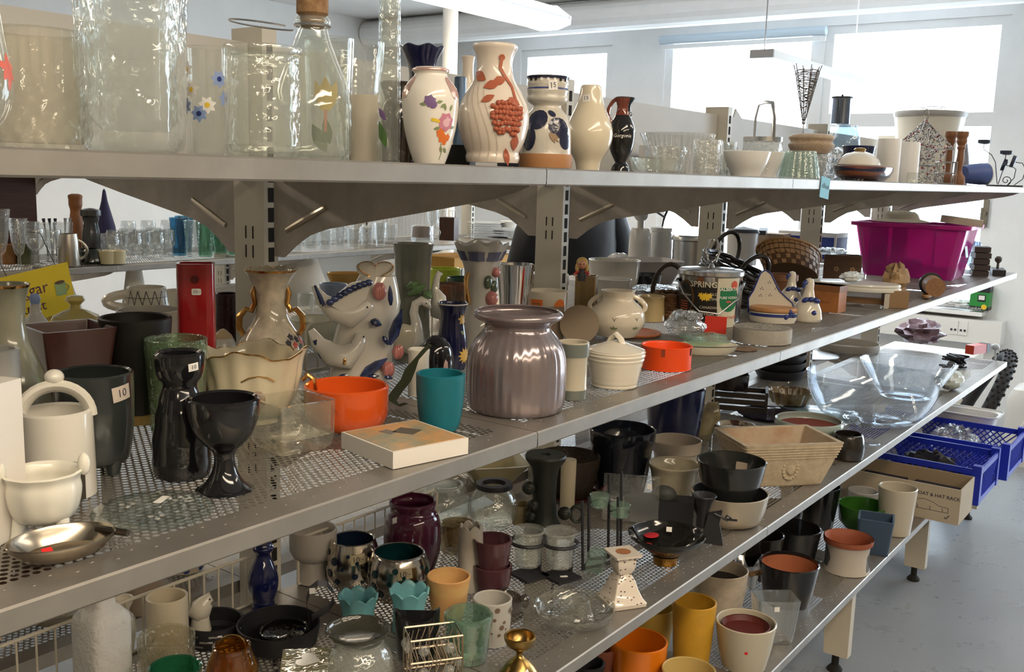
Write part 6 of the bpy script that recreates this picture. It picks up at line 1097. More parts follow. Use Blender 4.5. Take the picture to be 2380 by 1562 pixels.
# lower level of the back row
ZL = .732
I = vessel('lamp_shade', 'white cone lampshade on the lower back shelf', 'lampshade', 318, [(670, 32), (635, 22)], mat('shade_white', (.74, .76, .78), .6), y=2.60, z=.98, t=.002) if False else None
for k, (u, y, r, h, z0, lab) in enumerate(((318, 2.62, .050, .20, ZL, 'white cone lamp with tall shade below the beer glasses'), (700, 2.62, .13, .30, ZL, 'wide cream lampshade lamp below the back shelf lip'), (130, 2.62, .10, .34, ZL, 'white lampshade lamp hidden by the yellow sign'))):
    x = x_at(u, y, z0); t = thing('table_lamp', lab, 'lamp', (x, y, z0)); hh = .34-h*.0
    obj('lamp_shade', MB().lathe([(r*1.25, .10), (r*.55, .345), (r*.53, .345), (r*1.22, .10)], 30), mat('shade_linen', (.78, .72, .62), .8), t); obj('lamp_base', MB().lathe([(0, 0), (.06, 0), (.06, .012), (.015, .03), (.012, .30), (0, .30)], 18), c_white, t)
boxthing('white_board', 'white cutting board standing on the lower back shelf', 'board', 790, 0, None, (.42, .02, .34), .0, mat('board_plastic', (.78, .74, .66), .5), y=2.86, z=ZL)
boxthing('white_plastic_box', 'long white plastic box on the lower back shelf', 'box', 470, 0, None, (.55, .10, .215), .0, mat('plastic_offwhite', (.66, .64, .60), .5), y=2.86, z=ZL)
boxthing('orange_crate', 'orange-edged striped fabric crate on the lower back shelf', 'crate', 1080, 0, None, (.5, .25, .30), .0, mat('orange_edge', (.66, .34, .06), .6), y=2.66, z=ZL)
P = base_at(1080, 0, 0, y=2.66, z=ZL)
mb = MB()
for k in range(17): obj('fabric_stripe', MB().box((0, 0, 0), (.006, .002, .16)), m_dark, None, P+Vector((-.22+.0275*k, -.1275, .15)), (0, .1, 0), False) if False else None
t = thing('striped_cloth', 'white cloth with thin dark stripes folded over the orange crate', 'cloth', P+Vector((0, -.1275, .09))); obj('cloth', MB().box((0, 0, .08), (.48, .003, .15)), mat('cloth_white', (.70, .66, .58), .8), t, smooth=False)
for k in range(17): obj('stripe', MB().box((-.22+.0275*k, -.002, .08), (.006, .001, .149)), m_dark, t, smooth=False)
# person browsing in the back aisle
def person():
    P = Vector((x_at(1335, 1.75, 1.2), 1.75, 0)); rz = facing(P.x, P.y)+PI/2+PI+.5
    t = thing('person', 'person in a dark jacket standing in the aisle behind the shelving', 'person', P, rz)
    J = {'pel': (0, 0, .88, .125), 'sp': (0, .0, 1.02, .13), 'ch': (0, .01, 1.22, .155), 'nk': (0, .0, 1.38, .06), 'hd': (0, -.02, 1.47, .062), 'hd2': (0, -.03, 1.52, .085), 'hd3': (0, -.02, 1.60, .075),
         'shL': (-.17, 0, 1.31, .075), 'elL': (-.25, -.02, 1.04, .058), 'wrL': (-.24, -.18, .93, .042), 'shR': (.17, 0, 1.31, .075), 'elR': (.25, -.02, 1.04, .058), 'wrR': (.24, -.18, .93, .042),
         'hpL': (-.09, 0, .82, .10), 'knL': (-.10, -.02, .47, .065), 'anL': (-.10, .02, .08, .045), 'toL': (-.10, -.13, .04, .035), 'hpR': (.09, 0, .82, .10), 'knR': (.10, -.02, .47, .065), 'anR': (.10, .02, .08, .045), 'toR': (.10, -.13, .04, .035)}
    E_ = [('pel', 'sp'), ('sp', 'ch'), ('ch', 'nk'), ('nk', 'hd'), ('hd', 'hd2'), ('hd2', 'hd3'), ('ch', 'shL'), ('shL', 'elL'), ('elL', 'wrL'), ('ch', 'shR'), ('shR', 'elR'), ('elR', 'wrR'), ('pel', 'hpL'), ('hpL', 'knL'), ('knL', 'anL'), ('anL', 'toL'), ('pel', 'hpR'), ('hpR', 'knR'), ('knR', 'anR'), ('anR', 'toR')]
    names = list(J); vs = [J[n][:3] for n in names]; rs = [J[n][3] for n in names]; es = [(names.index(a), names.index(b)) for a, b in E_]
    # hands: palm and five fingers each
    for s_, w_ in ((-1, 'wrL'), (1, 'wrR')):
        b = len(vs); x, y, z, _ = J[w_]; vs.append((x, y-.05, z-.02)); rs.append(.03); es.append((names.index(w_), b))
        for f in range(5):
            o = len(vs); dx = (f-2)*.016 if f < 4 else -s_*.04
            vs += [(x+dx, y-.085 if f < 4 else y-.06, z-.025), (x+dx*1.1, y-.125 if f < 4 else y-.085, z-.045)]; rs += [.009, .008]; es += [(b, o), (o, o+1)]
    me = bpy.data.meshes.new('body'); me.from_pydata(vs, es, []); o = bpy.data.objects.new('body', me); COL.objects.link(o); o.parent = t
    m = o.modifiers.new('skin', 'SKIN'); sk = me.skin_vertices[0].data
    for i, r in enumerate(rs): sk[i].radius = (r, r*.8 if i in (0, 1, 2) else r)
    sk[0].use_root = True
    o.modifiers.new('sub', 'SUBSURF').levels = 2; o.modifiers['sub'].render_levels = 2
    dg = bpy.context.evaluated_depsgraph_get(); em = bpy.data.meshes.new_from_object(o.evaluated_get(dg)); o.modifiers.clear(); o.data = em
    cl = mat('trousers', (.02, .022, .03), .8); skm = mat('skin', (.55, .34, .25), .5); jk = mat('jacket_black', (.016, .017, .020), .55, var=.5, vs=6, bump=.3, bs=14)
    for m_ in (jk, cl, skm): em.materials.append(m_)
    for p in em.polygons:
        c = p.center; p.use_smooth = True
        p.material_index = 2 if (c.z > 1.41 or (c.y < -.20 and c.z > .6)) else (1 if c.z < .80 else 0)
    obj('hair', MB().ball((0, .015, 1.575), (.088, .095, .085), 18, 12), mat('hair_dark', (.04, .028, .02), .7), t)
    for x in (-.03, .03): obj('eye', MB().ball((x, -.112, 1.535), .010, 10, 8), MATS['ink'], t)
    obj('nose', MB().ball((0, -.118, 1.51), (.011, .014, .02), 10, 8), skm, t); obj('mouth', MB().ball((0, -.108, 1.475), (.02, .006, .005), 10, 6), mat('lips', (.42, .18, .15), .5), t)
    for x in (-1, 1): obj('ear', MB().ball((x*.084, -.01, 1.53), (.012, .02, .03), 10, 8), skm, t)
    # open jacket shell with collar, zip and flared skirt
    rows = []
    for z, rx, ry in ((.72, .225, .17), (.85, .215, .165), (1.0, .20, .155), (1.15, .205, .16), (1.28, .205, .15), (1.36, .15, .115), (1.40, .085, .085)):
        rows.append([(rx*math.cos(2*PI*k/28)*(1+.02*math.sin(5*k+z*20)), ry*math.sin(2*PI*k/28)*(1+.02*math.sin(3*k+z*14)), z) for k in range(28)])
    obj('jacket', MB().loft(rows, cap0=False, cap1=False), jk, t, ang=70); obj('zip', MB().tube([(.0, -.172, .73), (.0, -.160, 1.0), (.0, -.165, 1.15), (0, -.152, 1.28)], .004, 6), m_steel, t)
    obj('collar', MB().lathe([(.085, 1.37), (.098, 1.39), (.095, 1.43), (.085, 1.43)], 24), jk, t)
    for s_ in (-1, 1): obj('sleeve', MB().tube([(s_*.16, 0, 1.32), (s_*.215, -.005, 1.20), (s_*.255, -.02, 1.04), (s_*.25, -.10, .98), (s_*.243, -.165, .94)], [.085, .085, .078, .066, .055], 16), jk, t, ang=70)
    # shoes
    for s_ in (-1, 1): obj('shoe', MB().ball((s_*.10, -.055, .042), (.05, .135, .042), 14, 8), mat('shoe_black', (.02, .02, .02), .4), t)
person()
# ================================================================== THIRD SHELF
def loose(k):
    if 'z' not in k and k.get('y', 9) < .58: k.pop('y')
    return k
def v3(*a, **k): k.setdefault('lv', 3); k.setdefault('t', .004); return vessel(*a, **loose(k))
# left corner
P = base_at(243, 0, 0, 3, y=.43); s = dep(P)/FPX; zf = lambda v: z_at(v, P.x, P.y)-P.z; a = 104*s
obj('milk_glass_bottle', MB().loft([[(x, y, z) for x, y in rrect(w, w, w*.22, 3)] for w, z in ((a*.9, 0), (a, .008), (a, zf(1440)), (a*.95, zf(1428)), (a*.7, zf(1412)), (a*.52, zf(1402)), (a*.48, zf(1380)))]), mat('milk_emboss', (.70, .69, .66), .5, bump=.8, bs=70), None, P, (0, 0, facing(P.x, P.y)+PI/2+.6), label='square white milk-glass bottle with embossed sides', cat='bottle')
v3('cream_tube_vase', 'plain cream cylinder vase by the bird figurine', 'vase', 392, [(1560, 44), (1550, 47), (1400, 47), (1385, 47)], cer('tube_cream', (.70, .61, .45), .3), y=.44)
v3('small_cream_vase', 'small shiny cream vase with trumpet mouth behind the milk-glass bottle', 'vase', 290, [(1520, 20), (1480, 26), (1440, 26), (1425, 16), (1415, 14), (1400, 22), (1390, 24)], c_cream, y=.50, sm=2)
T = framed('bird_figurine', 'small cream bird figurine near the wire fence', 'figurine', 466, 1470, 3); q = T.q
b = obj('body', MB().tube([q(440, 1425), q(455, 1425), q(468, 1415), q(478, 1400), q(486, 1392), q(493, 1400)], [.006, .016, .018, .013, .010, .002], 12), c_cream, T.root, ang=80); obj('eye', MB().ball(q(486, 1390, -.009), .0016, 8, 6), m_dark, b); obj('base', MB().lathe([(0, 0), (.018, 0), (.014, q(466, 1435).z), (0, q(466, 1430).z)], 16), c_cream, T.root)
# things beyond the fence, far face
I = v3('tulip_pot', 'cream pot painted with blue tulips on the far face', 'pot', 428, [(1375, 30), (1365, 38), (1330, 46), (1290, 50), (1270, 50)], cer('tulip_cream', (.60, .52, .40), .25), y=.74, parts=True, sm=2)
zz = lambda v: z_at(v, I.P.x, I.P.y)-I.P.z
for du in (.1, .9): printed(I, 'tulip_painting', [pdisc(0, 0, .006), pleaf(0, 0, .011, .006, 1.57)], du, zz(1318), p_blue); printed(I, 'leaf_painting', [pleaf(0, -.014, .012, .006, .3), pleaf(0, -.014, .012, .006, 2.8)], du, zz(1318), p_leaf)
v3('taupe_pot', 'tall taupe pot standing on the far face behind the small vase', 'pot', 335, [(1470, 46), (1440, 46), (1330, 46)], cer('taupe', (.36, .28, .21), .4), y=.66)
v3('grey_pan', 'shallow grey enamel pan on the far face', 'pan', 135, [(1460, 50), (1440, 60), (1420, 64), (1415, 64)], cer('pan_grey', (.26, .23, .18), .3), y=.74)
P = base_at(35, 0, 0, 3, y=.78); t = thing('bowl_stand', 'dark brown bowl held in a cream metal stand with round holes', 'plant stand', P)
obj('bowl', MB().lathe(hollow([(.03, .035), (.05, .045), (.065, .08), (.07, .10)], .004), 28), cer('stand_brown', (.10, .045, .025), .3), t); obj('ring', MB().lathe([(.056, .020), (.060, .020), (.060, .042), (.056, .042)], 28, closed=True), m_leg, t)
for k in range(4): a = .8+k*PI/2; obj('leg', MB().tube([(.062*math.cos(a), .062*math.sin(a), .06), (.075*math.cos(a), .075*math.sin(a), 0)], .004, 8), m_leg, t)
for k in range(10): a = 2*PI*k/10; obj('hole', MB().ball((.0602*math.cos(a), .0602*math.sin(a), .031), .0045, 8, 6), m_dark, t)
# cobalt candlestick
v3('cobalt_candlestick', 'glossy cobalt blue turned ceramic candlestick', 'candlestick', 613, [(1432, 26), (1424, 30), (1412, 27), (1402, 26), (1394, 25), (1380, 30), (1355, 35), (1335, 33), (1312, 25), (1296, 18), (1286, 17), (1280, 22), (1272, 25), (1265, 20), (1250, 17), (1235, 20)], cer('cobalt', (.008, .012, .075), .1), y=.485, fill=True, sm=3)
# black candle tray with strap handle
P = base_at(648, 1497, 0, 3); t = thing('black_candle_tray', 'round black metal candle tray with a bent strap handle', 'candle tray', P, .0); s = dep(P)/FPX
obj('tray', MB().lathe(hollow([(75*s, 0), (88*s, .006), (95*s, .034), (95*s, .036)], .003), 40), m_iron, t); th = facing(P.x, P.y); ex = Vector((math.cos(th+PI/2), math.sin(th+PI/2), 0)); hx = lambda u, v: ex*((u-650)*s)+Vector((0, 0, z_at(v, P.x, P.y)-P.z))
obj('strap_handle', MB().loft([[hx(u, v)+Vector((0.0, dy, 0))+Vector((math.cos(th), math.sin(th), 0))*o for dy, o in ((0, -.012), (0, .012), (.001, .012), (.001, -.012))] for u, v in ((722, 1455), (716, 1430), (714, 1400), (722, 1375), (740, 1362), (760, 1365), (774, 1382), (776, 1405), (764, 1422), (738, 1436), (726, 1442))]), m_iron, t); sk = obj('price_sticker', MB().box(hx(726, 1371)+Vector((math.cos(th), math.sin(th), 0))*.013, (.009, .009, .001), th, 0, .9), MATS['paper'], t)
v3('textured_tumbler', 'clear bark-textured glass tumbler', 'glass', 390, [(1640, 58), (1600, 61), (1520, 63), (1478, 65)], glassm('bark_glass', (.90, .88, .80), .14, .05, 1.0, 90, (.62, .58, .46)), y=.36)
v3('green_glass_bowl', 'emerald green glass bowl, only its rim in view', 'bowl', 410, [(1715, 40), (1640, 54), (1560, 60), (1550, 61)], glassm('emerald', (.28, .70, .50), .2, .03, .1, 40, (.04, .28, .18), 1.6), y=.33)
I = v3('slotted_tealight', 'chrome ring tealight holder with curved slots', 'tealight holder', 498, [(1510, 60), (1500, 66), (1470, 70), (1440, 68)], m_iron, y=.45, parts=True, seg=48)
for j in range(3):
    for k in range(8): du = -2.9+k*.78+.3*j; printed(I, 'chrome_slot', [prect(0, 0, .020, .0032)], du, I.h*(.25+.25*j), m_steel, .001)
I = v3('amber_votive', 'amber glass votive lamp with wire carrying hoop and price label', 'votive', 540, [(1620, 40), (1600, 52), (1560, 60), (1530, 52), (1510, 44), (1500, 44)], glassm('amber', (.85, .52, .14), .22, .03, .15, 40, (.30, .13, .02), 1.4), y=.38, sm=2, parts=True)
hd = Vector((math.cos(I.th+PI/2), math.sin(I.th+PI/2), 0)); zt = z_at(1475, I.P.x, I.P.y)-I.P.z; obj('wire_hoop', MB().tube([hd*(.020*math.cos(PI*k/10))+Vector((0, 0, I.h-.02+(zt-I.h+.02)*math.sin(PI*k/10)**.6)) for k in range(11)], .0011, 6), m_brass, I.root); sticker(I, -.1, z_at(1548, I.P.x, I.P.y)-I.P.z, .012, .009, .1)
I = v3('smoked_votive', 'dark smoked glass votive with a burnt-out tealight inside', 'votive', 662, [(1560, 44), (1545, 50), (1490, 57), (1462, 58)], glassm('smoke_dark', (.16, .17, .15), .35, .03, .2, 50, (.02, .02, .018), 1.4), y=base_at(648, 1497, 0, 3).y-.006, z=Z3+.009, sm=2)
P = base_at(716, 1590, 0, 3); t = thing('heart_tile_block', 'clear glass block with a white heart window', 'glass block', P, .8); obj('block', MB().box((0, 0, .019), (.075, .075, .036)), glassm('block_glass', (.86, .85, .66), .25, .03, .3, 40, (.60, .58, .38), 1.5), t); hp_ = [(.0012*x, .0012*y) for x, y in hs]; obj('heart', MB().prism(hp_, .0375, .0385, Matrix.Rotation(-.4, 4, 'Z')), c_white, t)
I = v3('clear_squat_jar', 'squat clear glass jar under the dark ribbed saucer', 'jar', 836, [(1640, 66), (1610, 76), (1560, 80), (1520, 74), (1500, 58), (1490, 56)], g_thick, y=.30, sm=2); zj = I.P.z+I.h+.004; yj = I.P.y
v3('dark_ribbed_saucer', 'dark grey glass saucer with radiating ribs balanced on a jar', 'saucer', 832, [(1490, 36), (1484, 52), (1468, 72), (1462, 76)], cer('smoke_saucer', (.045, .045, .035), .2), y=yj, z=zj, sm=2, seg=72, mod=flute(18, .012))
# dotted silver bowls
def dotted(label, u, pts, y, colr, txt):
    I = v3('dotted_tealight_bowl', label, 'tealight bowl', u, pts, mat('silver_lustre', (.60, .55, .48), .16, metal=1), y=y, sm=3, seg=56, parts=True)
    inn = [(max(r-.0045, .002), z) for r, z in I.prof if z > .006]; obj('coloured_lining', MB().lathe([(0, .0052)]+[(inn[0][0], .0052)]+inn, 48), colr, I.root)
    rnd = random.Random(u)
    for k in range(26):
        a = -2.6+5.2*k/26+rnd.uniform(-.1, .1); z = I.h*(.25+.55*((k*7) % 5)/4); printed(I, 'dot', [pdisc(0, 0, rnd.choice((.0035, .0055, .0075)), 12)], a, z, colr, .0008)
    sticker(I, .2, I.h*.74, .026, .018, .1, txt, mat('kraft_tag', (.55, .47, .30), .7)); return I
dotted('silver bowl with dark blue dots standing behind its teal twin', 820, [(1372, 36), (1362, 48), (1335, 60), (1305, 62), (1275, 58), (1252, 52)], .47, cer('dot_blue', (.010, .022, .05), .15), '10:-')
dotted('silver bowl with teal dots and a 10 price tag', 926, [(1400, 40), (1390, 55), (1350, 70), (1325, 72), (1300, 68), (1282, 60)], .40, cer('dot_teal', (.005, .045, .05), .15), '10:-')
g_turq = mat('turquoise_frost', (.16, .42, .46), .45, trans=.0, sub=.2, coat=.2)
for k, (u, v0, v1, h, y) in enumerate(((832, 1480, 1385, 45, .37), (950, 1478, 1372, 45, .345))): v3('tulip_votive', 'frosted turquoise tulip-rim glass votive ' + ('before the blue-dotted bowl' if k == 0 else 'before the teal-dotted bowl'), 'votive', u, [(v0, 34), (v0-10, 38), (v1+40, 37), (v1+15, 42), (v1, h+2)], g_turq, y=y, sm=2, seg=64, mod=lambda a, r, z: (r, z+(.0035*abs(math.cos(4*a))*2-.003 if z > .048 else 0)))
v3('frosted_goblet', 'frosted white glass goblet with broad cup', 'goblet', 728, [(1362, 36), (1352, 38), (1340, 34), (1310, 30), (1300, 32), (1290, 46), (1275, 54), (1235, 55), (1228, 55)], mat('frosted', (.50, .46, .41), .55, coat=.1), y=.45, sm=1, tb=.035)
I = v3('plum_jar', 'glossy plum purple stoneware jar with wide neck', 'jar', 957, [(1335, 46), (1325, 54), (1280, 65), (1230, 66), (1200, 62), (1185, 52), (1178, 52), (1170, 55), (1163, 54)], cer('plum', (.080, .014, .038), .12), y=.44, sm=2, parts=True); sticker(I, -.75, z_at(1195, I.P.x, I.P.y)-I.P.z, .010, .010, .5)
I = v3('peach_cup', 'matt peach and yellow clay votive cup with tiny star', 'cup', 1041, [(1450, 30), (1444, 34), (1400, 42), (1345, 50), (1338, 51)], mat('peach_clay', (.62, .28, .11), .6, color2=(.66, .42, .16), vs=8, stretch=(1, 1, 3)), y=.345, parts=True)
printed(I, 'star_painting', [pleaf(0, 0, .006, .0012, a*PI/4) for a in range(8)], .12, z_at(1396, I.P.x, I.P.y)-I.P.z, p_red)
I = v3('plum_cup', 'lower of two stacked small plum cups', 'cup', 1143, [(1392, 32), (1385, 35), (1340, 44), (1312, 46)], cer('plum_soft', (.075, .028, .036), .25)); v3('plum_cup', 'upper of two stacked small plum cups', 'cup', 1143, [(1330, 35), (1322, 37), (1270, 44), (1252, 46)], MATS['plum_soft'], y=I.P.y, z=I.P.z+I.h*.80)
v3('petal_vase', 'off-white petal-edged vase behind the plum cups', 'vase', 1092, [(1380, 24), (1360, 28), (1300, 30), (1250, 28), (1228, 26)], cer('petal_white', (.55, .50, .43), .3), y=.42, seg=48, mod=lambda a, r, z: (r, z+(.008*abs(math.cos(3*a)) if z > .09 else 0)))
def fishbowl(label, u, vb, y, hw, lid):
    I = v3('glass_fish_bowl', label, 'glass bowl', u, [(vb, hw*.55), (vb-6, hw*.75), (vb-35, hw*1.0), (vb-62, hw*.98), (vb-85, hw*.8), (vb-97, hw*.66)], g_thick, y=y, sm=3, parts=True); r = I.prof[-1][0]
    obj('black_ring' if lid else 'glass_rim', MB().lathe([(r*.7, 0), (r*1.12, 0), (r*1.14, .004), (r*1.1, .010), (r*.72, .010)], 32, (0, 0, I.h+.0005), closed=True) if lid else MB().tube([(r*math.cos(a), r*math.sin(a), I.h) for a in [2*PI*k/28 for k in range(28)]], .002, 6, closed=True), m_iron if lid else g_cut, I.root)
fishbowl('round clear glass bowl beside its black-ringed twin', 1034, 1222, .50, 60, False); fishbowl('round clear glass bowl with a black ring on its mouth', 1146, 1230, .47, 58, True)
v3('clear_votive_dish', 'small clear glass candle cup between plum jar and fish bowl', 'candle cup', 1062, [(1290, 32), (1280, 38), (1240, 40), (1215, 40)], glassm('smoky_amber', (.70, .62, .48), .2, .03, .3, 50, (.24, .18, .11)), y=.44)
v3('clear_bell_glass', 'clear bell-shaped glass standing by the plum jar', 'glass', 1052, [(1365, 36), (1330, 34), (1300, 28), (1280, 22)], g_clear, y=.39)
# dark green tall candlestick figure
T = framed('figural_candlestick', 'dark green-black figural candlestick with broad drip plate', 'candlestick', 1272, 1235, 3); q = T.q; s = T.s; mg = mat('dark_bronze', (.022, .026, .020), .45)
H = lambda v: T.q(1272, v).z
obj('column', MB().lathe([(0, 0), (46*s, 0), (44*s, .01), (32*s, .03), (27*s, H(1160)), (28*s, H(1110)), (33*s, H(1085)), (46*s, H(1068)), (48*s, H(1060)), (46*s, H(1056)), (12*s, H(1056)), (11*s, H(1062)), (0, H(1062))], 28, (q(1267, 1100).x, 0, 0)), mg, T.root)
for (u, v, r) in ((1230, 1130, 16), (1240, 1170, 15), (1312, 1185, 16), (1235, 1195, 13)): d = obj('moulded_rosette', MB().ball(q(u, v, -.018), (r*s, r*s*.8, r*s), 12, 8), mg, T.root); obj('rosette_heart', MB().ball(q(u, v, -.018-r*s*.8), (r*s*.5, r*s*.25, r*s*.5), 10, 6), mg, d)
obj('side_ring', MB().tube([q(1340+14*math.cos(a), 1192+18*math.sin(a), 0) for a in [2*PI*k/18 for k in range(18)]], .004, 8, closed=True), mg, T.root)
v3('ivory_candle', 'ivory pillar candle standing behind the dark candlestick', 'candle', 1318, [(1182, 17), (1100, 18), (1068, 18)], mat('ivory_candle_wax', (.62, .54, .38), .5, sub=.1), y=.45, fill=True)
v3('ivory_cup', 'ivory cup half hidden by the dark candlestick', 'cup', 1212, [(1222, 18), (1220, 22), (1180, 26), (1172, 27)], cer('ivory_cup_m', (.55, .43, .22), .3), y=.44)
# twin glass holder
T = framed('twin_votive_stand', 'black metal stand holding two clear glass votives in rings', 'votive stand', 1265, 1345, 3); q = T.q; s = T.s; zr = q(1265, 1258).z
for k, u in enumerate((1228, 1302)):
    c = q(u, 1258, -.004); obj('ring', MB().tube([(c.x+40*s*math.cos(a), c.y+40*s*math.sin(a), zr) for a in [2*PI*i/24 for i in range(24)]], .0035, 8, closed=True), m_iron, T.root)
    obj('glass_cup', MB().lathe(hollow([(28*s, 0), (31*s, .004), (34*s, q(u, 1238).z-q(u, 1312).z), (40*s, q(u, 1234).z-q(u, 1312).z), (39*s, q(u, 1230).z-q(u, 1312).z)], .002), 24, (c.x, c.y, q(u, 1312).z)), g_thick, T.root)
    obj('foot_plate', MB().box((c.x+.004, c.y+.012, .003), (.055, .055, .005), .7), m_iron, T.root, smooth=False); obj('post', MB().tube([(c.x+.022, c.y+.034, .003), (c.x+.022, c.y+.034, zr)], .004, 8), m_iron, T.root)
obj('price_sticker', MB().box((q(1310, 1350).x, -.0, .0062), (.014, .006, .0008), .2), MATS['paper'], T.root, smooth=False)
P = base_at(1175, 1420, 0, 3); t = thing('smoked_crown_ashtray', 'smoked glass crown-shaped ashtray with lobes', 'ashtray', P, .3); obj('dish', MB().lathe(hollow([(.022, 0), (.026, .004), (.030, .024)], .004), 30, mod=flute(4, .08)), glassm('smoke_clear', (.50, .46, .42), .2, .03, .2, 40, (.10, .085, .075), 1.5), t)
for k in range(4): a = k*PI/2+.4; obj('lobe', MB().ball((.032*math.cos(a), .032*math.sin(a), .018), (.010, .010, .012), 10, 8), MATS['smoke_clear'], t)
# iron rod rack with glass cups
T = framed('rod_candle_rack', 'black iron rod rack with two small glass candle cups', 'candle rack', 1405, 1320, 3); q = T.q; s = T.s
for u, v0, v1, yy in ((1355, 1330, 1160, -.02), (1368, 1290, 1170, .03), (1415, 1270, 1120, .05), (1436, 1290, 1165, .03), (1444, 1280, 1115, .06)): obj('rod', MB().tube([Vector((q(u, v0).x, yy, 0)), Vector((q(u, v1).x, yy, max(q(u, v1).z, .05)))], .0028, 8), m_iron, T.root)
obj('base_frame', MB().tube([(q(1355, 1300).x, -.02, .003), (q(1368, 1300).x, .03, .003), (q(1415, 1300).x, .05, .003), (q(1444, 1300).x, .06, .003), (q(1436, 1300).x, .03, .003)], .003, 6, closed=True), m_iron, T.root)
for u, v in ((1392, 1195), (1440, 1215)): c = q(u, v, .035); obj('glass_cup', MB().lathe(hollow([(.012, 0), (.016, .003), (.020, .026)], .002), 20, (c.x, c.y, c.z)), g_green, T.root); obj('cup_bracket', MB().tube([(c.x-.018, c.y+.004, c.z+.01), (c.x, c.y+.021, c.z+.01), (c.x+.018, c.y+.004, c.z+.01)], .002, 6), m_iron, T.root)
# dotted frosted tumbler, aqua cup
I = v3('dot_tumbler', 'frosted white tumbler with brown bubble dots', 'glass', 1142, [(1506, 38), (1500, 41), (1420, 45), (1390, 46)], mat('frost_grey', (.52, .50, .45), .5, alpha=.82), y=.205, parts=True)
rnd = random.Random(4)
for k in range(22): printed(I, 'bubble_dot', [pdisc(0, 0, rnd.choice((.002, .003, .0045)), 10)], -1.5+3.0*k/22, I.h*rnd.uniform(.25, .92), mat('dot_brown', (.16, .11, .08), .4))
v3('aqua_cup', 'thick aqua glass votive cup with heavy rolled rim', 'cup', 1087, [(1548, 40), (1540, 44), (1500, 49), (1445, 56), (1432, 58), (1426, 57)], glassm('aqua_thick', (.74, .88, .80), .16, .03, .3, 40, (.30, .46, .38), 1.5), y=.19, t=.006, sm=2)
T = framed('black_bow_vase', 'glossy black two-horned bow vase', 'vase', 968, 1530, 3); q = T.q; s = T.s
rows = []
for v, w, d in ((1530, 40, .018), (1500, 46, .022), (1470, 50, .022), (1450, 52, .020)): rows.append([(w*s*math.cos(2*PI*k/32), d*math.sin(2*PI*k/32), max(0, T.q(968, v).z)) for k in range(32)])
rows.append([(53*s*math.cos(2*PI*k/32), .016*math.sin(2*PI*k/32), T.q(968, 1438).z+.011*abs(math.cos(2*PI*k/32))**2*1.6) for k in range(32)]); rows.append([(46*s*math.cos(2*PI*k/32), .010*math.sin(2*PI*k/32), T.q(968, 1438).z+.009*abs(math.cos(2*PI*k/32))**2*1.6) for k in range(32)])
obj('body', MB().loft(rows), c_black, T.root, ang=60)
# crystal wire basket
T = framed('crystal_wire_box', 'silver wire candle box strung with faceted crystals', 'candle box', 1005, 1570, 3, turn=.25); s = T.s; hw = 60*s; H = T.q(1005, 1468).z; w_ = MB(); cw_ = mat('champagne_wire', (.52, .44, .34), .3, metal=1)
for z in (.004, H*.5, H): w_.tube([(-hw, -hw*.6, z), (hw, -hw*.6, z), (hw, hw*.6, z), (-hw, hw*.6, z)], .0018, 6, closed=True)
for x, y in ((-1, -.6), (1, -.6), (1, .6), (-1, .6), (0, -.6), (0, .6)): w_.tube([(x*hw, y*hw, 0), (x*hw*1.02, y*hw, H*.5), (x*hw, y*hw, H)], .0016, 6)
for k in range(22): a = 2*PI*k/22; w_.tube([(hw*1.02*math.cos(a), hw*.62*math.sin(a), H*.1), (hw*1.05*math.cos(a+.3), hw*.64*math.sin(a+.3), H*.5), (hw*1.02*math.cos(a), hw*.62*math.sin(a), H*.95)], .0009, 5)
obj('wire_frame', w_, cw_, T.root); cr = mesh_of('crystal', MB().ball((0, 0, 0), .0085, 8, 5), g_cut, False)
for x in (-.5, .5):
    for z in (.26, .76): obj('crystal', cr, None, T.root, (x*hw, -hw*.62, z*H))
for y in (-.2, .2): obj('crystal', cr, None, T.root, (-hw*1.0, y*hw, H*.76)); obj('crystal', cr, None, T.root, (hw*1.0, y*hw, H*.3))
I = v3('brass_egg_cup', 'brass footed cup candlestick with flared foot', 'candlestick', 1206, [(1590, 42), (1576, 47), (1562, 44), (1545, 32), (1532, 18), (1524, 8), (1516, 8), (1508, 14), (1500, 28), (1488, 36), (1478, 38)], m_brass, y=.12, sm=3, tb=.048, parts=True); sticker(I, .55, .012, .009, .012, .3)
P = base_at(1335, 1440, 0, 3); t = thing('glass_ring_dish', 'clear round glass dish with domed centre', 'dish', P); s = dep(P)/FPX
obj('dish', MB().lathe([(0, 0), (60*s, 0), (80*s, .006), (95*s, .022), (96*s, .026), (92*s, .027), (70*s, .016), (45*s, .012), (38*s, .024), (34*s, .040), (20*s, .044), (0, .045)], 48), glassm('dish_clear', (.95, .95, .92), .05, .02, .25, 30, (.7, .68, .6), 1.7), t); obj('price_sticker', MB().box((-.04, -.03, .0205), (.011, .008, .0008), .3), MATS['paper'], t)
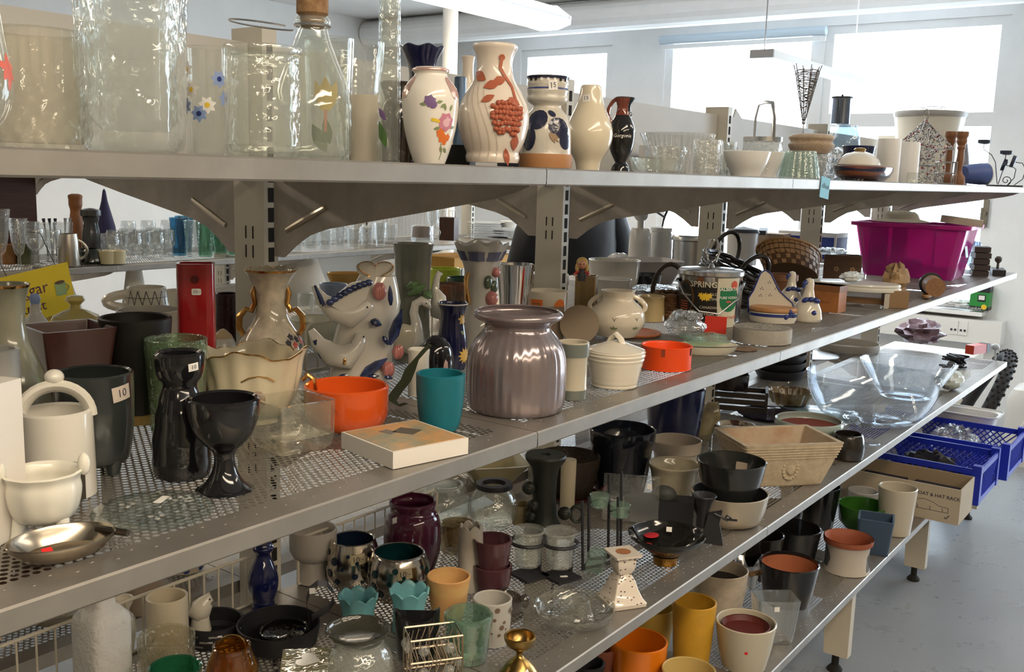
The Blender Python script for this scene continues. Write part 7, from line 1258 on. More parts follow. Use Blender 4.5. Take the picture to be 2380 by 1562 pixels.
# terrazzo candlestick
T = framed('terrazzo_candlestick', 'square white glazed candlestick speckled with terrazzo chips', 'candlestick', 1443, 1398, 3, turn=.5); q = T.q; s = T.s; mt = cer('terrazzo_white', (.74, .66, .56), .15)
prf = [(44, 1398), (45, 1390), (38, 1382), (30, 1365), (24, 1345), (18, 1335), (16, 1330), (22, 1318), (24, 1300), (23, 1292), (33, 1288), (34, 1282)]
b = obj('body', MB().loft([[(x, y, max(0, T.q(1443, v).z)) for x, y in rrect(2*w*s, 2*w*s, .003, 2)] for w, v in prf]), mt, T.root, ang=40); zt = T.q(1443, 1282).z; obj('socket', MB().lathe([(0, zt+.0006), (.0135, zt+.0006)], 20), mat('socket_clay', (.35, .14, .05), .7), T.root)
rnd = random.Random(9); ch = MB(); dk = [p_dk, p_blue, mat('chip_rust', (.30, .14, .08), .4)]
for k in range(70):
    i = rnd.randrange(1, len(prf)-2); (w0, v0), (w1, v1) = prf[i], prf[i+1]; f_ = rnd.random(); w, z = (w0+(w1-w0)*f_)*s, T.q(1443, v0).z*(1-f_)+T.q(1443, v1).z*f_
    side = rnd.choice(((0, -1), (0, -1), (1, 0), (-1, 0))); p = rnd.uniform(-.85, .85)*w; c = (side[0]*w+(p if side[0] == 0 else 0), side[1]*w+(p if side[1] == 0 else 0), z); ch.ball(c, (.0022 if side[0] == 0 else .0006, .0022 if side[1] == 0 else .0006, .0014), 5, 4)
obj('terrazzo_chips', ch, mat('chips_mixed', (.05, .05, .10), .4, color2=(.28, .16, .12), vs=300), T.root, kind='stuff')
boxthing('small_glass_block', 'small clear rectangular glass block by the rod rack', 'glass block', 1385, 1322, 3, (.045, .03, .034), .3, g_green)
# lacquer bowl on gold foot
I = v3('lacquer_bowl', 'black lacquer bowl on golden foot painted with red flowers', 'bowl', 1546, [(1318, 26), (1312, 28), (1300, 26), (1285, 34), (1282, 40), (1262, 68), (1246, 88), (1240, 90)], cer('lacquer_black', (.010, .009, .008), .12), lv=3, sm=1, parts=True, t=.003, tb=.024)
zz = lambda v: z_at(v, I.P.x, I.P.y)-I.P.z; band(I, .0005, zz(1287), mat('gold_foot', (.42, .22, .05), .2, metal=1), 'gold_foot', .001)
for du, zz_, r in ((-.15, .0, .012), (-.12, -.006, .010)): pass
rim = I.prof[-1][0]; f = Vector((math.cos(I.th), math.sin(I.th), 0)); e_ = Vector((-f.y, f.x, 0)); zin = lambda r: I.h-.003-(rim-r)*.30
for (x, y, r, m) in ((-.030, -.035, .018, mat('rose_red', (.55, .03, .04), .4)), (-.036, .012, .012, MATS['rose_red']), (.048, .02, .009, p_leaf)):
    c = e_*x-f*y*-1; c = e_*x+f*y; c.z = I.rf(0); rr = c.xy.length; obj('flower_painting', MB().lathe([(0, .0032), (r*.6, .003), (r, .001)], 14, (c.x, c.y, max(.026, .022+(rr/rim)**1.0*.030)), sy=.8), m, I.root)
obj('price_sticker', MB().box((e_*.004-f*.052)+Vector((0, 0, .050)), (.011, .010, .001), I.th+PI/2, .9), MATS['paper'], I.root)
# hooked black holder
T = framed('black_hook_holder', 'black iron holder with trumpet cup and side hook', 'candle holder', 1655, 1262, 3); q = T.q; s = T.s
obj('trumpet_cup', MB().lathe([(0, q(1635, 1230).z), (16*s, q(1635, 1230).z), (14*s, q(1635, 1190).z), (20*s, q(1635, 1172).z), (29*s, q(1635, 1158).z), (28*s, q(1635, 1156).z), (12*s, q(1635, 1172).z), (0, q(1635, 1175).z)], 24, (q(1635, 1200).x, .012, 0)), m_iron, T.root)
obj('stand_plate', MB().prism([(-.022, 0), (.022, 0), (.018, .02), (.012, .045), (.016, .07), (-.012, .062), (-.018, .03)], -.008, .008, Matrix(((1, 0, 0, 0), (0, 0, -1, .0), (0, 1, 0, 0), (0, 0, 0, 1)))), m_iron, T.root, smooth=False)
obj('hook', MB().tube([q(1660, 1190, -.01), q(1678, 1196, -.012), q(1690, 1202, -.012), q(1698, 1196, -.012), q(1690, 1190, -.012), q(1682, 1200, -.012), q(1712, 1200, -.012)], .0028, 6), m_iron, T.root)
# glass-sided black stand
T = framed('glass_pane_stand', 'black picture-stand box with upright clear glass panes', 'stand', 1518, 1215, 3); q = T.q; s = T.s
obj('black_box', MB().box((.01, .02, .026), (.15, .05, .052)), m_iron, T.root, smooth=False); obj('glass_pane', MB().box((-.05, -.012, .055), (.12, .003, .105)), g_clear, T.root, smooth=False); obj('price_sticker', MB().box((-.012, -.0145, .085), (.010, .001, .012)), MATS['paper'], T.root, smooth=False); obj('round_stone', MB().ball((.02, .012, .062), (.028, .018, .02), 12, 8), mat('dark_stone', (.04, .042, .038), .6), T.root)
# stacked bowls
I = v3('silver_bowl', 'champagne silver bowl with black inside', 'bowl', 1692, [(1226, 52), (1222, 60), (1205, 72), (1180, 82), (1150, 88), (1142, 89)], mat('champagne', (.46, .40, .31), .32, metal=.5, coat=.2), sm=2, t=.004, y=.14, parts=True); obj('black_lining', MB().lathe([(0, .0052)]+[(max(r-.0048, .002), z) for r, z in I.prof if z > .005], 40), m_iron, I.root); zb = I.P.z; yb = I.P.y; hb = I.h
I = v3('charcoal_bowl', 'charcoal bowl with brown tag stacked in the silver bowl', 'bowl', 1694, [(1160, 50), (1150, 56), (1110, 72), (1075, 79), (1070, 80)], cer('charcoal', (.018, .020, .020), .22), y=yb, z=zb+hb*.52, t=.004, parts=True); obj('paper_tag', wrap(I, [prect(0, 0, .028, .018)], PI-.35, I.h*.72, -.0046), mat('tag_brown', (.42, .34, .27), .7), I.root)
I = v3('cream_flower_pot', 'cream stoneware flower pot with flared rim', 'pot', 1563, [(1172, 42), (1165, 46), (1120, 50), (1095, 54), (1082, 60), (1078, 61)], cer('pot_sage', (.44, .39, .28), .2, var=.15, vs=18), y=.245, sm=2, t=.005)
I = v3('cream_rimmed_pot', 'grey-cream pot with heavy collar behind the flower pot', 'pot', 1568, [(1112, 46), (1060, 50), (1048, 52), (1046, 57), (1026, 59), (1022, 59)], cer('pot_greycream', (.44, .38, .31), .22), y=.38, t=.006)
# planter
P = base_at(1800, 1112, 0, 3); t = thing('clay_planter', 'large rectangular cream clay planter with ribbed rim and wreath emblem', 'planter', P, facing(P.x, P.y)+PI/2+.50); s = dep(P)/FPX; H = z_at(1000, P.x, P.y)-P.z-.012; mc = mat('cream_clay', (.56, .46, .32), .8, var=.15, vs=60, bump=.25, bs=120)
obj('body', rr_vessel(MB(), [(.185, .125, 0), (.19, .13, .004), (.265, .185, H)], .012, .012, .006, 2), mc, t, smooth=False); lin = obj('clay_lining', rr_vessel(MB(), [(.160, .102, .016), (.236, .157, H-.002)], .001, .002, .004, 2), mat('terracotta_raw', (.46, .29, .18), .85, color2=(.55, .45, .32), vs=14), t, smooth=False)
for k in range(5):
    z = H-.010-.007*k; f_ = z/H; a, b = .19+(.075*f_), .13+(.055*f_); obj('rib', MB().tube([(x, y, z) for x, y in rrect(a+.0012, b+.0012, .006, 2)], .0016, 5, closed=True), mc, t)
emb = MB()
for k in range(18): a = 2*PI*k/18; emb.ball((.0+.019*math.cos(a), -.0655-.0275*(.42+.15*math.sin(a))*.9, H*.42+.026*math.sin(a)), (.0048, .003, .0048), 8, 6)
obj('wreath_emblem', emb, mc, t, kind='stuff'); obj('fruit_emblem', MB().ball((0, -.0765, H*.42), (.011, .003, .015), 12, 8), mc, t)
# dark pots behind
I = v3('black_bucket_pot', 'big black glazed bucket pot with wire ear', 'pot', 1440, [(1150, 46), (1150, 58), (1100, 64), (1030, 72), (1022, 77), (1000, 78), (996, 78)], cer('pot_blueblack', (.010, .013, .022), .15), y=.385, t=.005)
I = v3('brown_woven_pot', 'dark brown pot with woven texture and price tag', 'pot', 1318, [(1135, 56), (1125, 62), (1080, 72), (1062, 75), (1058, 75)], mat('woven_brown', (.030, .020, .013), .45, bump=.8, bs=160), y=base_at(1324, 1150, 0, 3).y+.004, z=Z3+.007, t=.004, parts=True); sticker(I, .05, I.h*.85, .012, .014, .05)
P = base_at(1324, 1150, 0, 3); t = thing('maroon_tray', 'maroon round tray with a raised handle under the woven pot', 'tray', P); obj('tray', MB().lathe(hollow([(.062, 0), (.076, .004), (.082, .012)], .003), 36), cer('tray_maroon', (.10, .012, .012), .3), t); obj('handle', MB().tube([(.045, -.06, .012), (.062, -.075, .03), (.078, -.06, .052), (.084, -.03, .045), (.080, -.005, .012)], .007, 8), MATS['tray_maroon'], t)
P = base_at(1140, 0, 0, 3, y=.66); obj('cream_square_bowl', rr_vessel(MB(), [(.10, .10, 0), (.17, .17, .052)], .005, .005, .03), cer('olive_cream', (.52, .45, .25), .2), None, P, (0, 0, .9), label='olive-cream square bowl on the far face under the lip', cat='bowl')
v3('olive_platter', 'olive oval platter behind the square bowl', 'platter', 1000, [(1140, 60), (1130, 80), (1122, 86)], cer('olive', (.20, .17, .08), .3), y=.72)
for k, (u, y, h) in enumerate(((1565, .50, 66), (1605, .66, 60))): v3('cobalt_planter', ('tall dark cobalt planter behind the cream pots', 'second cobalt planter, deeper on the shelf')[k], 'planter', u, [(1030, 54), (1020, 57), (950, h), (905, h+2), (900, h+2)], cer('planter_cobalt', (.007, .011, .055), .2), y=y if y < .6 else .75, t=.006)
# patterned plate and shell jug
T = framed('painted_jug', 'tipped olive jug with brown and blue drips', 'jug', 1652, 1004, 3); q = T.q; obj('jug', MB().tube([q(1625, 1035), q(1628, 1010), q(1640, 975), q(1658, 955), q(1672, 952)], [.020, .034, .036, .032, .026], 20), mat('drip_olive', (.36, .30, .16), .2, coat=.4, color2=(.08, .07, .07), vs=9, lo=.3, hi=.5), T.root)
P = base_at(1708, 1010, 0, 3); obj('marbled_bowl', MB().lathe([(0, .0), (.02, .0), (.055, .018), (.06, .03), (.056, .03), (.05, .02), (0, .008)], 32), mat('marble_plate', (.50, .44, .32), .2, coat=.4, color2=(.10, .04, .03), vs=30, lo=.46, hi=.54), None, P+Vector((0, 0, .0)), label='cream bowl with brown and blue marbling behind the planter', cat='bowl')
v3('navy_square_dish', 'navy dish beside the marbled bowl', 'dish', 1790, [(975, 44), (975, 70), (960, 76)], c_navy, y=.44)
T = framed('wooden_slat_tray', 'dark slatted wooden tray', 'tray', 1715, 950, 3)
for k in range(3): obj('slat', MB().box((0, -.05, .012+.022*k), (.17, .008, .016)), woodm('slat_dark', (.05, .04, .03), (.03, .022, .016)), T.root, smooth=False); obj('slat', MB().box((0, .05, .012+.022*k), (.17, .008, .016)), MATS['slat_dark'], T.root, smooth=False)
for x in (-1, 1): obj('end_board', MB().box((x*.088, 0, .035), (.008, .11, .07)), MATS['slat_dark'], T.root, smooth=False)
P = base_at(1690, 0, 0, 3, y=.535); obj('dark_saucepan', MB().lathe(hollow([(.055, 0), (.062, .01), (.064, .05)], .003), 32), mat('pan_dark', (.02, .014, .014), .25, coat=.4), None, P+Vector((0, .0, .072)), (.0, .0, 0), label='dark brown saucepan on the slatted tray', cat='saucepan')
I = v3('gilt_shell_plate', 'fluted cream plate with gilt shell edge', 'plate', 1835, [(945, 24), (935, 40), (915, 48), (908, 50)], cer('shell_cream', (.46, .36, .20), .2, color2=(.16, .09, .04), vs=20), y=.40, seg=60, mod=flute(14, .05))
P = base_at(1812, 0, 0, 3, y=.62); t = thing('black_pan_stack', 'stack of black oven pans', 'pan stack', P, .2)
for k in range(3): obj('pan', MB().lathe(hollow([(.11, 0), (.125, .02), (.128, .034)], .003), 36, (0, 0, .030*k), sy=.75), m_iron, t)
v3('steel_bowl', 'polished steel mixing bowl behind the black pans', 'bowl', 1770, [(880, 60), (860, 74), (845, 78)], mat('steel_soft', (.6, .6, .62), .25, metal=1), y=.80)
I = v3('cream_drum', 'wide cream drum with dark inside beside the glass bowls', 'drum', 1972, [(900, 64), (890, 66), (810, 68), (796, 68)], mat('drum_cream', (.50, .46, .39), .45), y=.62)
v3('steel_casserole', 'low grey casserole pot under the cream drum', 'pot', 1880, [(900, 58), (880, 64), (838, 68), (832, 68)], mat('grey_pot', (.30, .28, .27), .35, metal=.4), y=.70)
g_bowl = glassm('bowl_glass', (.94, .96, .98), .02, .02, .10, 16, (.55, .62, .68), 1.3)
v3('glass_salad_bowl', 'very large clear glass salad bowl', 'bowl', 2020, [(988, 60), (982, 84), (960, 112), (920, 138), (885, 147), (870, 149)], g_bowl, y=.17, sm=3, seg=64, t=.005)
v3('glass_salad_bowl', 'clear conical glass bowl behind the largest one', 'bowl', 2104, [(930, 44), (920, 56), (880, 84), (850, 102), (840, 107)], g_bowl, y=.33, sm=2, seg=56, t=.005)
I = v3('blue_rim_pot', 'pale blue-green glazed pot with red inside', 'pot', 1876, [(1048, 48), (1035, 54), (1000, 68), (988, 78), (982, 79), (975, 77)], cer('celadon', (.34, .40, .36), .2), y=.20, sm=1, t=.007, parts=True); obj('red_lining', MB().lathe([(0, I.h-.016), (I.prof[-1][0]-.009, I.h-.016)], 32), mat('lining_red', (.20, .035, .022), .6), I.root)
v3('pale_blue_plate', 'pale blue deep plate behind the blue-green pot', 'plate', 1895, [(1000, 40), (990, 60), (968, 84), (962, 90)], cer('pale_blue', (.30, .46, .52), .25), y=.29, z=Z3+.001, sm=1)
v3('black_casserole', 'round black casserole with banded belly', 'casserole', 1967, [(1072, 30), (1062, 36), (1040, 39), (1018, 36), (1008, 33)], cer('black_brown', (.018, .015, .012), .2), y=.085, sm=2, t=.005)
v3('clear_saucer', 'thin clear glass saucer on the shelf edge', 'saucer', 2008, [(1040, 22), (1034, 32), (1028, 36)], g_bowl, y=.075)
crumple('seed_bag', 'white and green printed plastic bag on the shelf edge', 'bag', 2205, 930, 3, (.075, .05, .035), mat('bag_white', (.62, .66, .62), .3, color2=(.10, .32, .10), vs=9, lo=.32, hi=.40), .055, 51, amp=.15)
crumple('lavender_cloth', 'mauve satin cloth heaped at the far shelf end', 'cloth', 2140, 0, 3, (.14, .10, .055), mat('mauve', (.26, .17, .20), .4), .42, 52, amp=.45)
P = base_at(2262, 0, 0, 3, y=.16); t = thing('red_tool', 'red and black hand tool lying at the far shelf end', 'tool', P, -.3); obj('grip', MB().box((.02, 0, .02), (.11, .04, .04)), mat('tool_red', (.52, .05, .02), .4), t); obj('end', MB().box((.09, 0, .02), (.03, .042, .042)), m_iron, t)
mb = MB(); P = base_at(2215, 0, 0, 3, y=.14)
for k in range(7): mb.tube([(random.uniform(-.06, .06), random.uniform(-.05, .05), .006+.008*k) for _ in range(7)], .0045, 6)
obj('black_cables', mb, m_iron, None, P, label='tangle of black cables next to the red tool', cat='cables', kind='stuff')
P = base_at(2313, 0, 0, 3, y=.05); obj('spool_lamp', MB().tube([(0, 0, 0), (-.02, 0, .05)], .004, 8).ball((-.022, 0, .06), (.018, .018, .014), 12, 8), mat('lamp_grey', (.55, .60, .64), .4), None, P, label='tiny pale lamp head on a stem at the shelf end', cat='lamp')
# ================================================================== BOTTOM SHELF
def v4(*a, **k): k.setdefault('lv', 4); k.setdefault('t', .005); return vessel(*a, **loose(k))
m_dirt = mat('soil_dark', (.035, .028, .022), .9)
I = v4('speckled_cream_pot', 'large speckled cream pot with dark earthy inside', 'pot', 1668, [(1445, 44), (1430, 50), (1380, 58), (1330, 63), (1322, 64)], mat('speckle_cream', (.56, .47, .36), .5, var=.12, vs=60), y=.27, parts=True); obj('soil', MB().lathe([(0, I.h-.03), (I.prof[-1][0]-.012, I.h-.03)], 28), m_dirt, I.root)
P = base_at(1728, 1360, 0, 4); t = thing('steel_pail', 'small steel pail with wooden-grip wire handle', 'pail', P); obj('pail', MB().lathe(hollow([(.035, 0), (.046, .07), (.048, .072)], .002), 28), m_steel, t); th = facing(P.x, P.y); ex = Vector((math.cos(th+PI/2), math.sin(th+PI/2), 0)); f = Vector((math.cos(th), math.sin(th), 0)); obj('wire_handle', MB().tube([ex*-.046+Vector((0, 0, .068)), ex*-.03+f*.05+Vector((0, 0, .062)), ex*.03+f*.06+Vector((0, 0, .058)), ex*.05+f*.03+Vector((0, 0, .060)), ex*.046+Vector((0, 0, .068))], .0018, 6), m_steel, t); obj('wooden_grip', MB().tube([ex*.015+f*.062+Vector((0, 0, .058)), ex*.055+f*.03+Vector((0, 0, .060))], .007, 10), woodm('grip_wood', (.50, .30, .13), (.4, .22, .09)), t)
I = v4('black_terracotta_pot', 'black glazed pot with bare terracotta inside', 'pot', 1828, [(1416, 46), (1405, 52), (1360, 60), (1312, 68), (1306, 69)], c_black, y=.215, parts=True); obj('terracotta_lining', MB().lathe([(0, .012)]+[(max(r-.006, .002), z) for r, z in I.prof if z > .012 and z < I.h-.004], 36), mat('lining_terracotta', (.40, .13, .055), .75), I.root)
v4('yellow_tall_pot', 'tall matt yellow pot', 'pot', 1606, [(1552, 38), (1545, 41), (1500, 44), (1440, 48), (1405, 51), (1398, 51)], mat('mustard_yellow', (.62, .34, .03), .5, var=.08, vs=20), y=.16)
I = v4('cream_red_pot', 'cream pot with maroon inner pot and red price dot', 'pot', 1727, [(1566, 46), (1558, 50), (1500, 61), (1450, 69), (1444, 70)], cer('pot_linen', (.55, .50, .38), .4), y=.06, parts=True); obj('inner_pot', MB().lathe([(0, I.h-.022), (I.prof[-1][0]-.022, I.h-.02), (I.prof[-1][0]-.014, I.h-.008), (I.prof[-1][0]-.017, I.h-.006)], 36), mat('maroon_plastic', (.12, .022, .018), .5), I.root); printed(I, 'price_dot', [pdisc(0, 0, .004, 12)], .08, z_at(1490, I.P.x, I.P.y)-I.P.z, MATS['dot_red'])
v4('orange_glazed_bowl', 'deep orange glazed bowl', 'bowl', 1480, [(1600, 44), (1585, 54), (1540, 64), (1495, 67), (1488, 67)], cer('orange_bowl_m', (.78, .20, .008), .25), y=.20, sm=2)
v4('small_terracotta_pot', 'small terracotta pot beside the orange bowl', 'pot', 1396, [(1590, 20), (1530, 30), (1525, 33), (1508, 34), (1504, 34)], mat('terra_dark', (.26, .08, .045), .7), y=.25)
v4('dark_plastic_pot', 'dark grey plastic pot under the lip of the third shelf', 'pot', 1365, [(1640, 30), (1580, 34), (1540, 38)], mat('plastic_dark', (.02, .022, .025), .5), y=.26)
v4('two_tone_yellow_pot', 'yellow pot with pale band behind the tall yellow one', 'pot', 1515, [(1510, 36), (1500, 40), (1440, 46), (1410, 48)], mat('yellow_soft', (.60, .40, .08), .5), y=.30)
v4('straw_bowl', 'straw-coloured bowl at the near edge', 'bowl', 1597, [(1640, 40), (1610, 54), (1565, 62), (1556, 63)], cer('straw_glaze', (.58, .43, .16), .35), y=.035)
P = base_at(1795, 1487, 0, 4); s = dep(P)/FPX; H = z_at(1385, P.x, P.y)-P.z; t = thing('glass_tank_vase', 'clear rectangular glass tank vase with price tag', 'vase', P, facing(P.x, P.y)+PI/2+.35); obj('tank', rr_vessel(MB(), [(.078, .052, 0), (.085, .058, .006), (.105, .075, H)], .0035, .008, .008, 3), glassm('tank_glass', (.93, .94, .94), .06, .02, .05, 20, (.6, .62, .62), 1.8), t); obj('price_tag', MB().box((-.008, -.0385, H-.018), (.013, .001, .012)), MATS['paper'], t)
v4('glass_saucer', 'clear glass saucer under the steel pail', 'saucer', 1722, [(1450, 26), (1440, 40), (1432, 44)], g_clear, y=.29) if False else None
I = v4('waisted_white_pot', 'white waisted pot with terracotta rim and grey paint', 'pot', 1966, [(1340, 50), (1334, 53), (1310, 50), (1285, 47), (1265, 50), (1255, 53)], mat('chalk_white', (.56, .50, .43), .7), y=.105, parts=True)
band(I, I.h-.006, I.h+.010, mat('rim_terracotta', (.34, .095, .045), .65), 'terracotta_rim', .004); obj('terracotta_lining', MB().lathe([(0, .012)]+[(max(r-.006, .002), z) for r, z in I.prof if z > .012]+[(I.prof[-1][0]+.001, I.h+.010)], 36), MATS['rim_terracotta'], I.root); printed(I, 'grey_patch', [[(-.02, -.03), (.004, -.03), (.010, -.005), (.0, .02), (-.02, .03)]], -1.0, I.h*.5, mat('patch_grey', (.12, .13, .14), .5)); printed(I, 'grey_patch', [[(-.004, -.03), (.014, -.03), (.02, .03), (.006, .01)]], 1.1, I.h*.45, MATS['patch_grey'])
P = base_at(2030, 1280, 0, 4); t = obj('slate_blue_planter', rr_vessel(MB(), [(.075, .085, 0), (.095, .105, .11)], .006, .006, .006, 2), mat('slate_blue', (.05, .085, .14), .45), None, P, (0, 0, .25), smooth=False, label='square slate-blue planter beside the waisted white pot', cat='planter')
v4('green_pot', 'leaf green glazed pot', 'pot', 2002, [(1236, 32), (1226, 38), (1210, 52), (1178, 56), (1172, 57)], cer('leaf_green', (.035, .13, .015), .2), y=.265)
v4('tall_cream_pot', 'tall plain cream pot before the cardboard box', 'pot', 2078, [(1247, 32), (1240, 35), (1190, 39), (1140, 43), (1132, 43)], cer('tall_cream', (.56, .50, .39), .3), y=.14)
v4('white_low_bowl', 'white bowl behind the green pot', 'bowl', 2002, [(1200, 26), (1190, 30), (1150, 34), (1140, 35)], cer('low_white', (.52, .50, .46), .25), y=.34)
for k, (u, y, v0, v1, h) in enumerate(((1842, .30, 1322, 1225, 60), (1812, .44, 1268, 1175, 50), (1890, .44, 1232, 1126, 56), (1760, .50, 1350, 1240, 56))): v4('black_glazed_pot', ('black pot with a faint flower sprig', 'black pot with brown inside', 'tall black pot in the shade of the third shelf', 'black pot beside the steel pail')[k], 'pot', u, [(v0, h*.7), (v0-10, h*.78), (v1+20, h*.95), (v1, h)], cer('pot_black%d' % (k % 2), ((.010, .010, .011), (.016, .012, .010))[k % 2], .18), y=y)
# cardboard box of racks
m_cb = mat('carton', (.50, .42, .31), .75, var=.06, vs=10); m_cbi = mat('carton_inside', (.36, .27, .17), .8)
t = thing('coat_rack_carton', 'open flat cardboard carton printed WOODEN COAT & HAT RACK', 'carton', (2.36, -.105, Z4+.001), 0); L, Wd, H = .62, .20, .122
obj('front_wall', MB().box((0, L/2, H/2), (.004, L, H)), m_cb, t, smooth=False); obj('back_wall', MB().box((Wd, L/2, H/2), (.004, L, H)), m_cbi, t, smooth=False); obj('end_wall', MB().box((Wd/2, .002, H/2), (Wd-.006, .004, H)), m_cb, t, smooth=False); obj('end_wall', MB().box((Wd/2, L-.002, H/2), (Wd-.006, .004, H)), m_cbi, t, smooth=False); obj('bottom', MB().box((Wd/2, L/2, .002), (Wd-.006, L-.008, .004)), m_cbi, t, smooth=False)
CM = Matrix(((0, 0, -1, -.0028), (-1, 0, 0, .115), (0, 1, 0, .088), (0, 0, 0, 1))); flat_text('WOODEN COAT & HAT RACK', .0165, CM, MATS['ink'], t, 'lettering', 0, .0003)
pic = MB(); pts = [(-.08, -.005), (-.08, .012), (-.05, .014), (-.03, .024), (0, .03), (.03, .024), (.05, .014), (.08, .012), (.08, -.005)]; CP = Matrix(((0, 0, -1, -.0028), (-1, 0, 0, .115), (0, 1, 0, .040), (0, 0, 0, 1)))
for pl in pstroke(pts+[pts[0]], .0016)+[q_ for x in (-.06, -.02, .02, .06) for q_ in pstroke([(x, .008), (x+.003, -.0), (x, -.004)], .0018)]+pstroke([(.07, -.02), (.075, -.026), (.085, -.012)], .003): pic.add([CP @ Vector((x, y, 0)) for x, y in pl], [(0, 1, 2, 3)])
obj('rack_drawing', pic, MATS['ink'], t, smooth=False)
for k in range(3): obj('boxed_rack', MB().box((0, 0, .038), (.16, .15, .074)), mat('navy_box', (.012, .014, .03), .5), None, (2.36+Wd/2, -.105+.115+.175*k, Z4+.0055), (0, 0, .03*(k-1)), False, label='dark blue boxed rack standing in the carton, %s' % ('next to its open end', 'in its middle', 'at its inner end')[k], cat='box')
# blue crates with perforated walls
m_cr = mat('crate_blue', (.012, .03, .42), .4)
def crate(label, x, y, z, lx, ly, h, rz=0):
    t = thing('blue_crate', label, 'crate', (x, y, z), rz)
    obj('floor_panel', MB().box((0, 0, .003), (lx-.01, ly-.01, .006)), m_cr, t, smooth=False); lat = MB()
    for sx, L, ax in ((-1, ly, 0), (1, ly, 0), (-1, lx, 1), (1, lx, 1)):
        n = int(L/.026)
        for d in (-1, 1):
            for k in range(-2, n+2):
                a0 = -L/2+.02+(L-.04)*k/n; a1 = a0+d*h*.72; p0, p1 = (a0, h*.14), (a1, h*.86)
                if min(p0[0], p1[0]) < -L/2+.008 or max(p0[0], p1[0]) > L/2-.008: continue
                P0, P1 = [((sx*(lx/2-.004), p[0], p[1]) if ax == 0 else (p[0], sx*(ly/2-.004), p[1])) for p in (p0, p1)]; lat.tube([P0, P1], .0026, 4)
    obj('lattice_walls', lat, m_cr, t, kind='stuff'); fr = MB()
    for z0, z1 in ((0, h*.16), (h*.84, h)):
        for sx in (-1, 1): fr.box((sx*(lx/2-.004), 0, (z0+z1)/2), (.008, ly-.002, z1-z0)); fr.box((0, sx*(ly/2-.004), (z0+z1)/2), (lx-.018, .008, z1-z0))
    obj('rails', fr, m_cr, t, smooth=False)
    for sx in (-1, 1):
        for sy in (-1, 1): obj('corner_post', MB().box((sx*(lx/2-.012), sy*(ly/2-.012), h*.55), (.030, .030, h*1.1)), m_cr, t, smooth=False)
    return t
crate('blue plastic lattice crate with electrical bits right behind the carton', 2.80, .17, Z4+.001, .34, .56, .13); crate('second blue plastic crate nearer the bicycle tyre', 3.22, .15, Z4+.001, .36, .56, .13)
for k, (x, y, r, m, nm, lab) in enumerate(((2.82, .10, (.06, .10, .055), m_iron, 'cable_heap', 'heap of black cables in the first blue crate'), (2.84, .30, (.05, .07, .06), m_poly, 'bagged_wire', 'clear bag of wire in the first blue crate'), (3.20, .10, (.07, .09, .07), m_poly, 'bagged_lamp', 'plastic-bagged lamp parts in the second blue crate'), (3.18, .27, (.05, .05, .06), mat('lamp_white', (.6, .62, .64), .3), 'white_lamp_part', 'white lamp part in the second blue crate'))):
    crumple(nm, lab, 'oddments', 0, 0, None, r, m, 0, 60+k, z=0).location = (x, y, Z4+.009)
obj('orange_lamp_lens', MB().ball((0, 0, .010), (.016, .013, .010), 12, 8), mat('amber_lens', (.85, .28, .02), .25), None, (2.79, -.04, Z4+.0085), label='little orange lamp lens in the blue crate', cat='lens')
I = None; t = thing('white_wash_basin', 'white plastic wash basin lying beyond the crates', 'basin', (3.52, .23, Z4+.001)); obj('basin', rr_vessel(MB(), [(.13, .38, 0), (.14, .40, .01), (.165, .46, .145), (.19, .49, .15), (.19, .49, .155)], .004, .005, .05), mat('basin_plastic', (.72, .71, .68), .35), t); obj('red_stripe', MB().box((.0, .0, .03), (.10, .34, .004)), mat('stripe_red', (.35, .12, .11), .5), t)
# ================================================================== BEYOND THE SHELVING
# bicycle tyre leaning at the shelf end
R0, r0 = .33, .030; t = thing('bicycle_tyre', 'knobbly black bicycle tyre leaning at the shelf end', 'tyre', (4.12, .215, .365), rot=(1.99, 0, .25)); tm = mat('tyre_rubber', (.022, .021, .020), .8)
obj('casing', MB().tube([(R0*math.cos(a), R0*math.sin(a), 0) for a in [2*PI*k/56 for k in range(56)]], r0, 10, closed=True), tm, t); kn = MB()
for k in range(84):
    a = 2*PI*k/84
    for j, b in enumerate((-1.0, -.5, 0, .5, 1.0)):
        if (k+j) % 2: continue
        rr = R0+(r0+.003)*math.cos(b); kn.box((rr*math.cos(a), rr*math.sin(a), (r0+.003)*math.sin(b)), (.010, .012, .009), a)
obj('tread_knobs', kn, tm, t, kind='stuff')
# white appliance
t = thing('white_appliance', 'white rounded household appliance on the floor with dark round opening', 'appliance', (4.85, -.02, 0), 0)
obj('cabinet', MB().loft([[(x, y, z) for x, y in rrect(.30, .38, .05)] for z in (0, .30)]+[[(x*k, y*k, z) for x, y in rrect(.30, .38, .05)] for k, z in ((.97, .36), (.86, .41), (.6, .435))]), mat('appliance_white', (.66, .65, .61), .35), t); obj('door_ring', MB().tube([(-.152, -.02+.12*math.cos(a), .17+.12*math.sin(a)) for a in [2*PI*k/32 for k in range(32)]], .012, 8, closed=True), MATS['appliance_white'], t); obj('dark_opening', MB().prism(pdisc(0, 0, .11, 28), 0, .004, Matrix(((0, 0, 1, -.156), (1, 0, 0, -.02), (0, 1, 0, .17), (0, 0, 0, 1)))), m_iron, t)
t = thing('grey_pedestal', 'cream panel box standing behind the bicycle tyre', 'cabinet', (4.95, .62, 0)); obj('cabinet', MB().box((0, 0, .27), (.3, .5, .54)), mat('panel_beige', (.60, .56, .48), .5), t, smooth=False)
for k in range(6): obj('front_slat', MB().box((-.153, -.205+.082*k, .27), (.006, .074, .5)), MATS['panel_beige'], t, smooth=False)
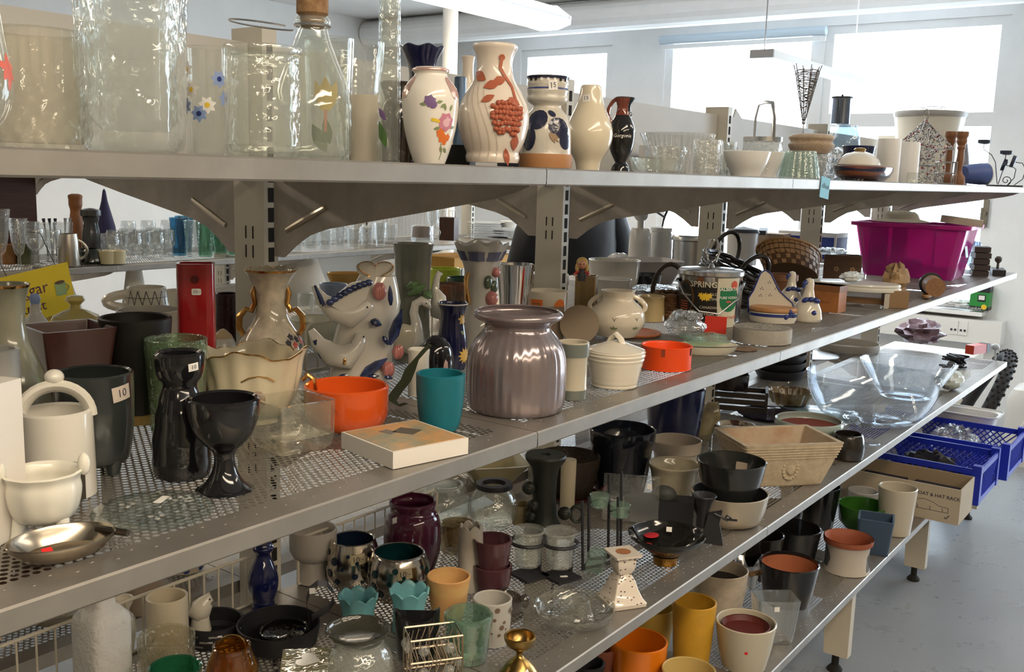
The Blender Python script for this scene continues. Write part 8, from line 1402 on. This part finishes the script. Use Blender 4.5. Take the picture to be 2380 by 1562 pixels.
# window sill clutter
zsill = .721
t = thing('lamp_carton', 'green and black floodlight carton on the window sill', 'carton', (X1-.068, .475+.02, zsill), 0); mgn = mat('carton_green', (.03, .26, .05), .45)
obj('carton', MB().box((0, 0, .075), (.09, .11, .15)), mgn, t, smooth=False); obj('black_top', MB().box((-.0005, 0, .130), (.0925, .1115, .038)), m_iron, t, smooth=False); obj('black_foot', MB().box((-.0005, 0, .012), (.0925, .1115, .022)), m_iron, t, smooth=False); obj('lamp_picture', MB().box((-.046, -.012, .075), (.002, .045, .042)), m_iron, t, smooth=False); obj('lamp_glow_print', MB().box((-.0475, -.012, .078), (.002, .034, .026)), p_white, t, smooth=False); obj('yellow_roundel', MB().prism(pdisc(0, 0, .016, 18), 0, .002, Matrix(((0, 0, 1, -.049), (1, 0, 0, -.030), (0, 1, 0, .022), (0, 0, 0, 1)))), p_yel, t, smooth=False)
flat_text('LandLite', .020, Matrix(((0, 0, -1, -.0482), (-1, 0, 0, .018), (0, 1, 0, .011), (0, 0, 0, 1))), p_white, t, 'lettering')
crumple('white_cloth_heap', 'crumpled white cloth on the window sill', 'cloth', 0, 0, None, (.05, .10, .025), mat('cloth_sill', (.72, .72, .72), .8), 0, 71, z=0).location = (X1-.068, .66, zsill)
crumple('red_plastic_bag', 'red plastic bag on the window sill', 'bag', 0, 0, None, (.05, .13, .03), mat('bag_red', (.55, .05, .10), .35), 0, 72, z=0).location = (X1-.068, .93, zsill)
t = thing('window_squeegee', 'black window squeegee lying on the cable trunking', 'squeegee', (X1-.135, 1.02, .674)); obj('blade', MB().box((0, 0, .006), (.012, .24, .010)), m_iron, t); obj('grip', MB().tube([(0, -.06, .011), (-.03, -.02, .012), (-.035, .03, .012), (0, .07, .011)], .006, 8), m_iron, t)

# ------------------------------------------------------------------ settle everything on its shelf
bpy.context.view_layer.update()
_levels = (Z1, Z2, Z3, Z4, 1.115, .73)
for o in [o for o in COL.objects if o.parent is None and o.get('category') and o.get('category') not in ('shelving', 'lamp', 'note', 'sign', 'person')]:
    ms = [c for c in ([o]+list(o.children_recursive)) if c.type == 'MESH']; lo = min((c.matrix_world @ Vector(b)).z for c in ms for b in c.bound_box)
    for L in _levels:
        if L-.02 < lo < L+.0009: o.location.z += L+.001-lo; break
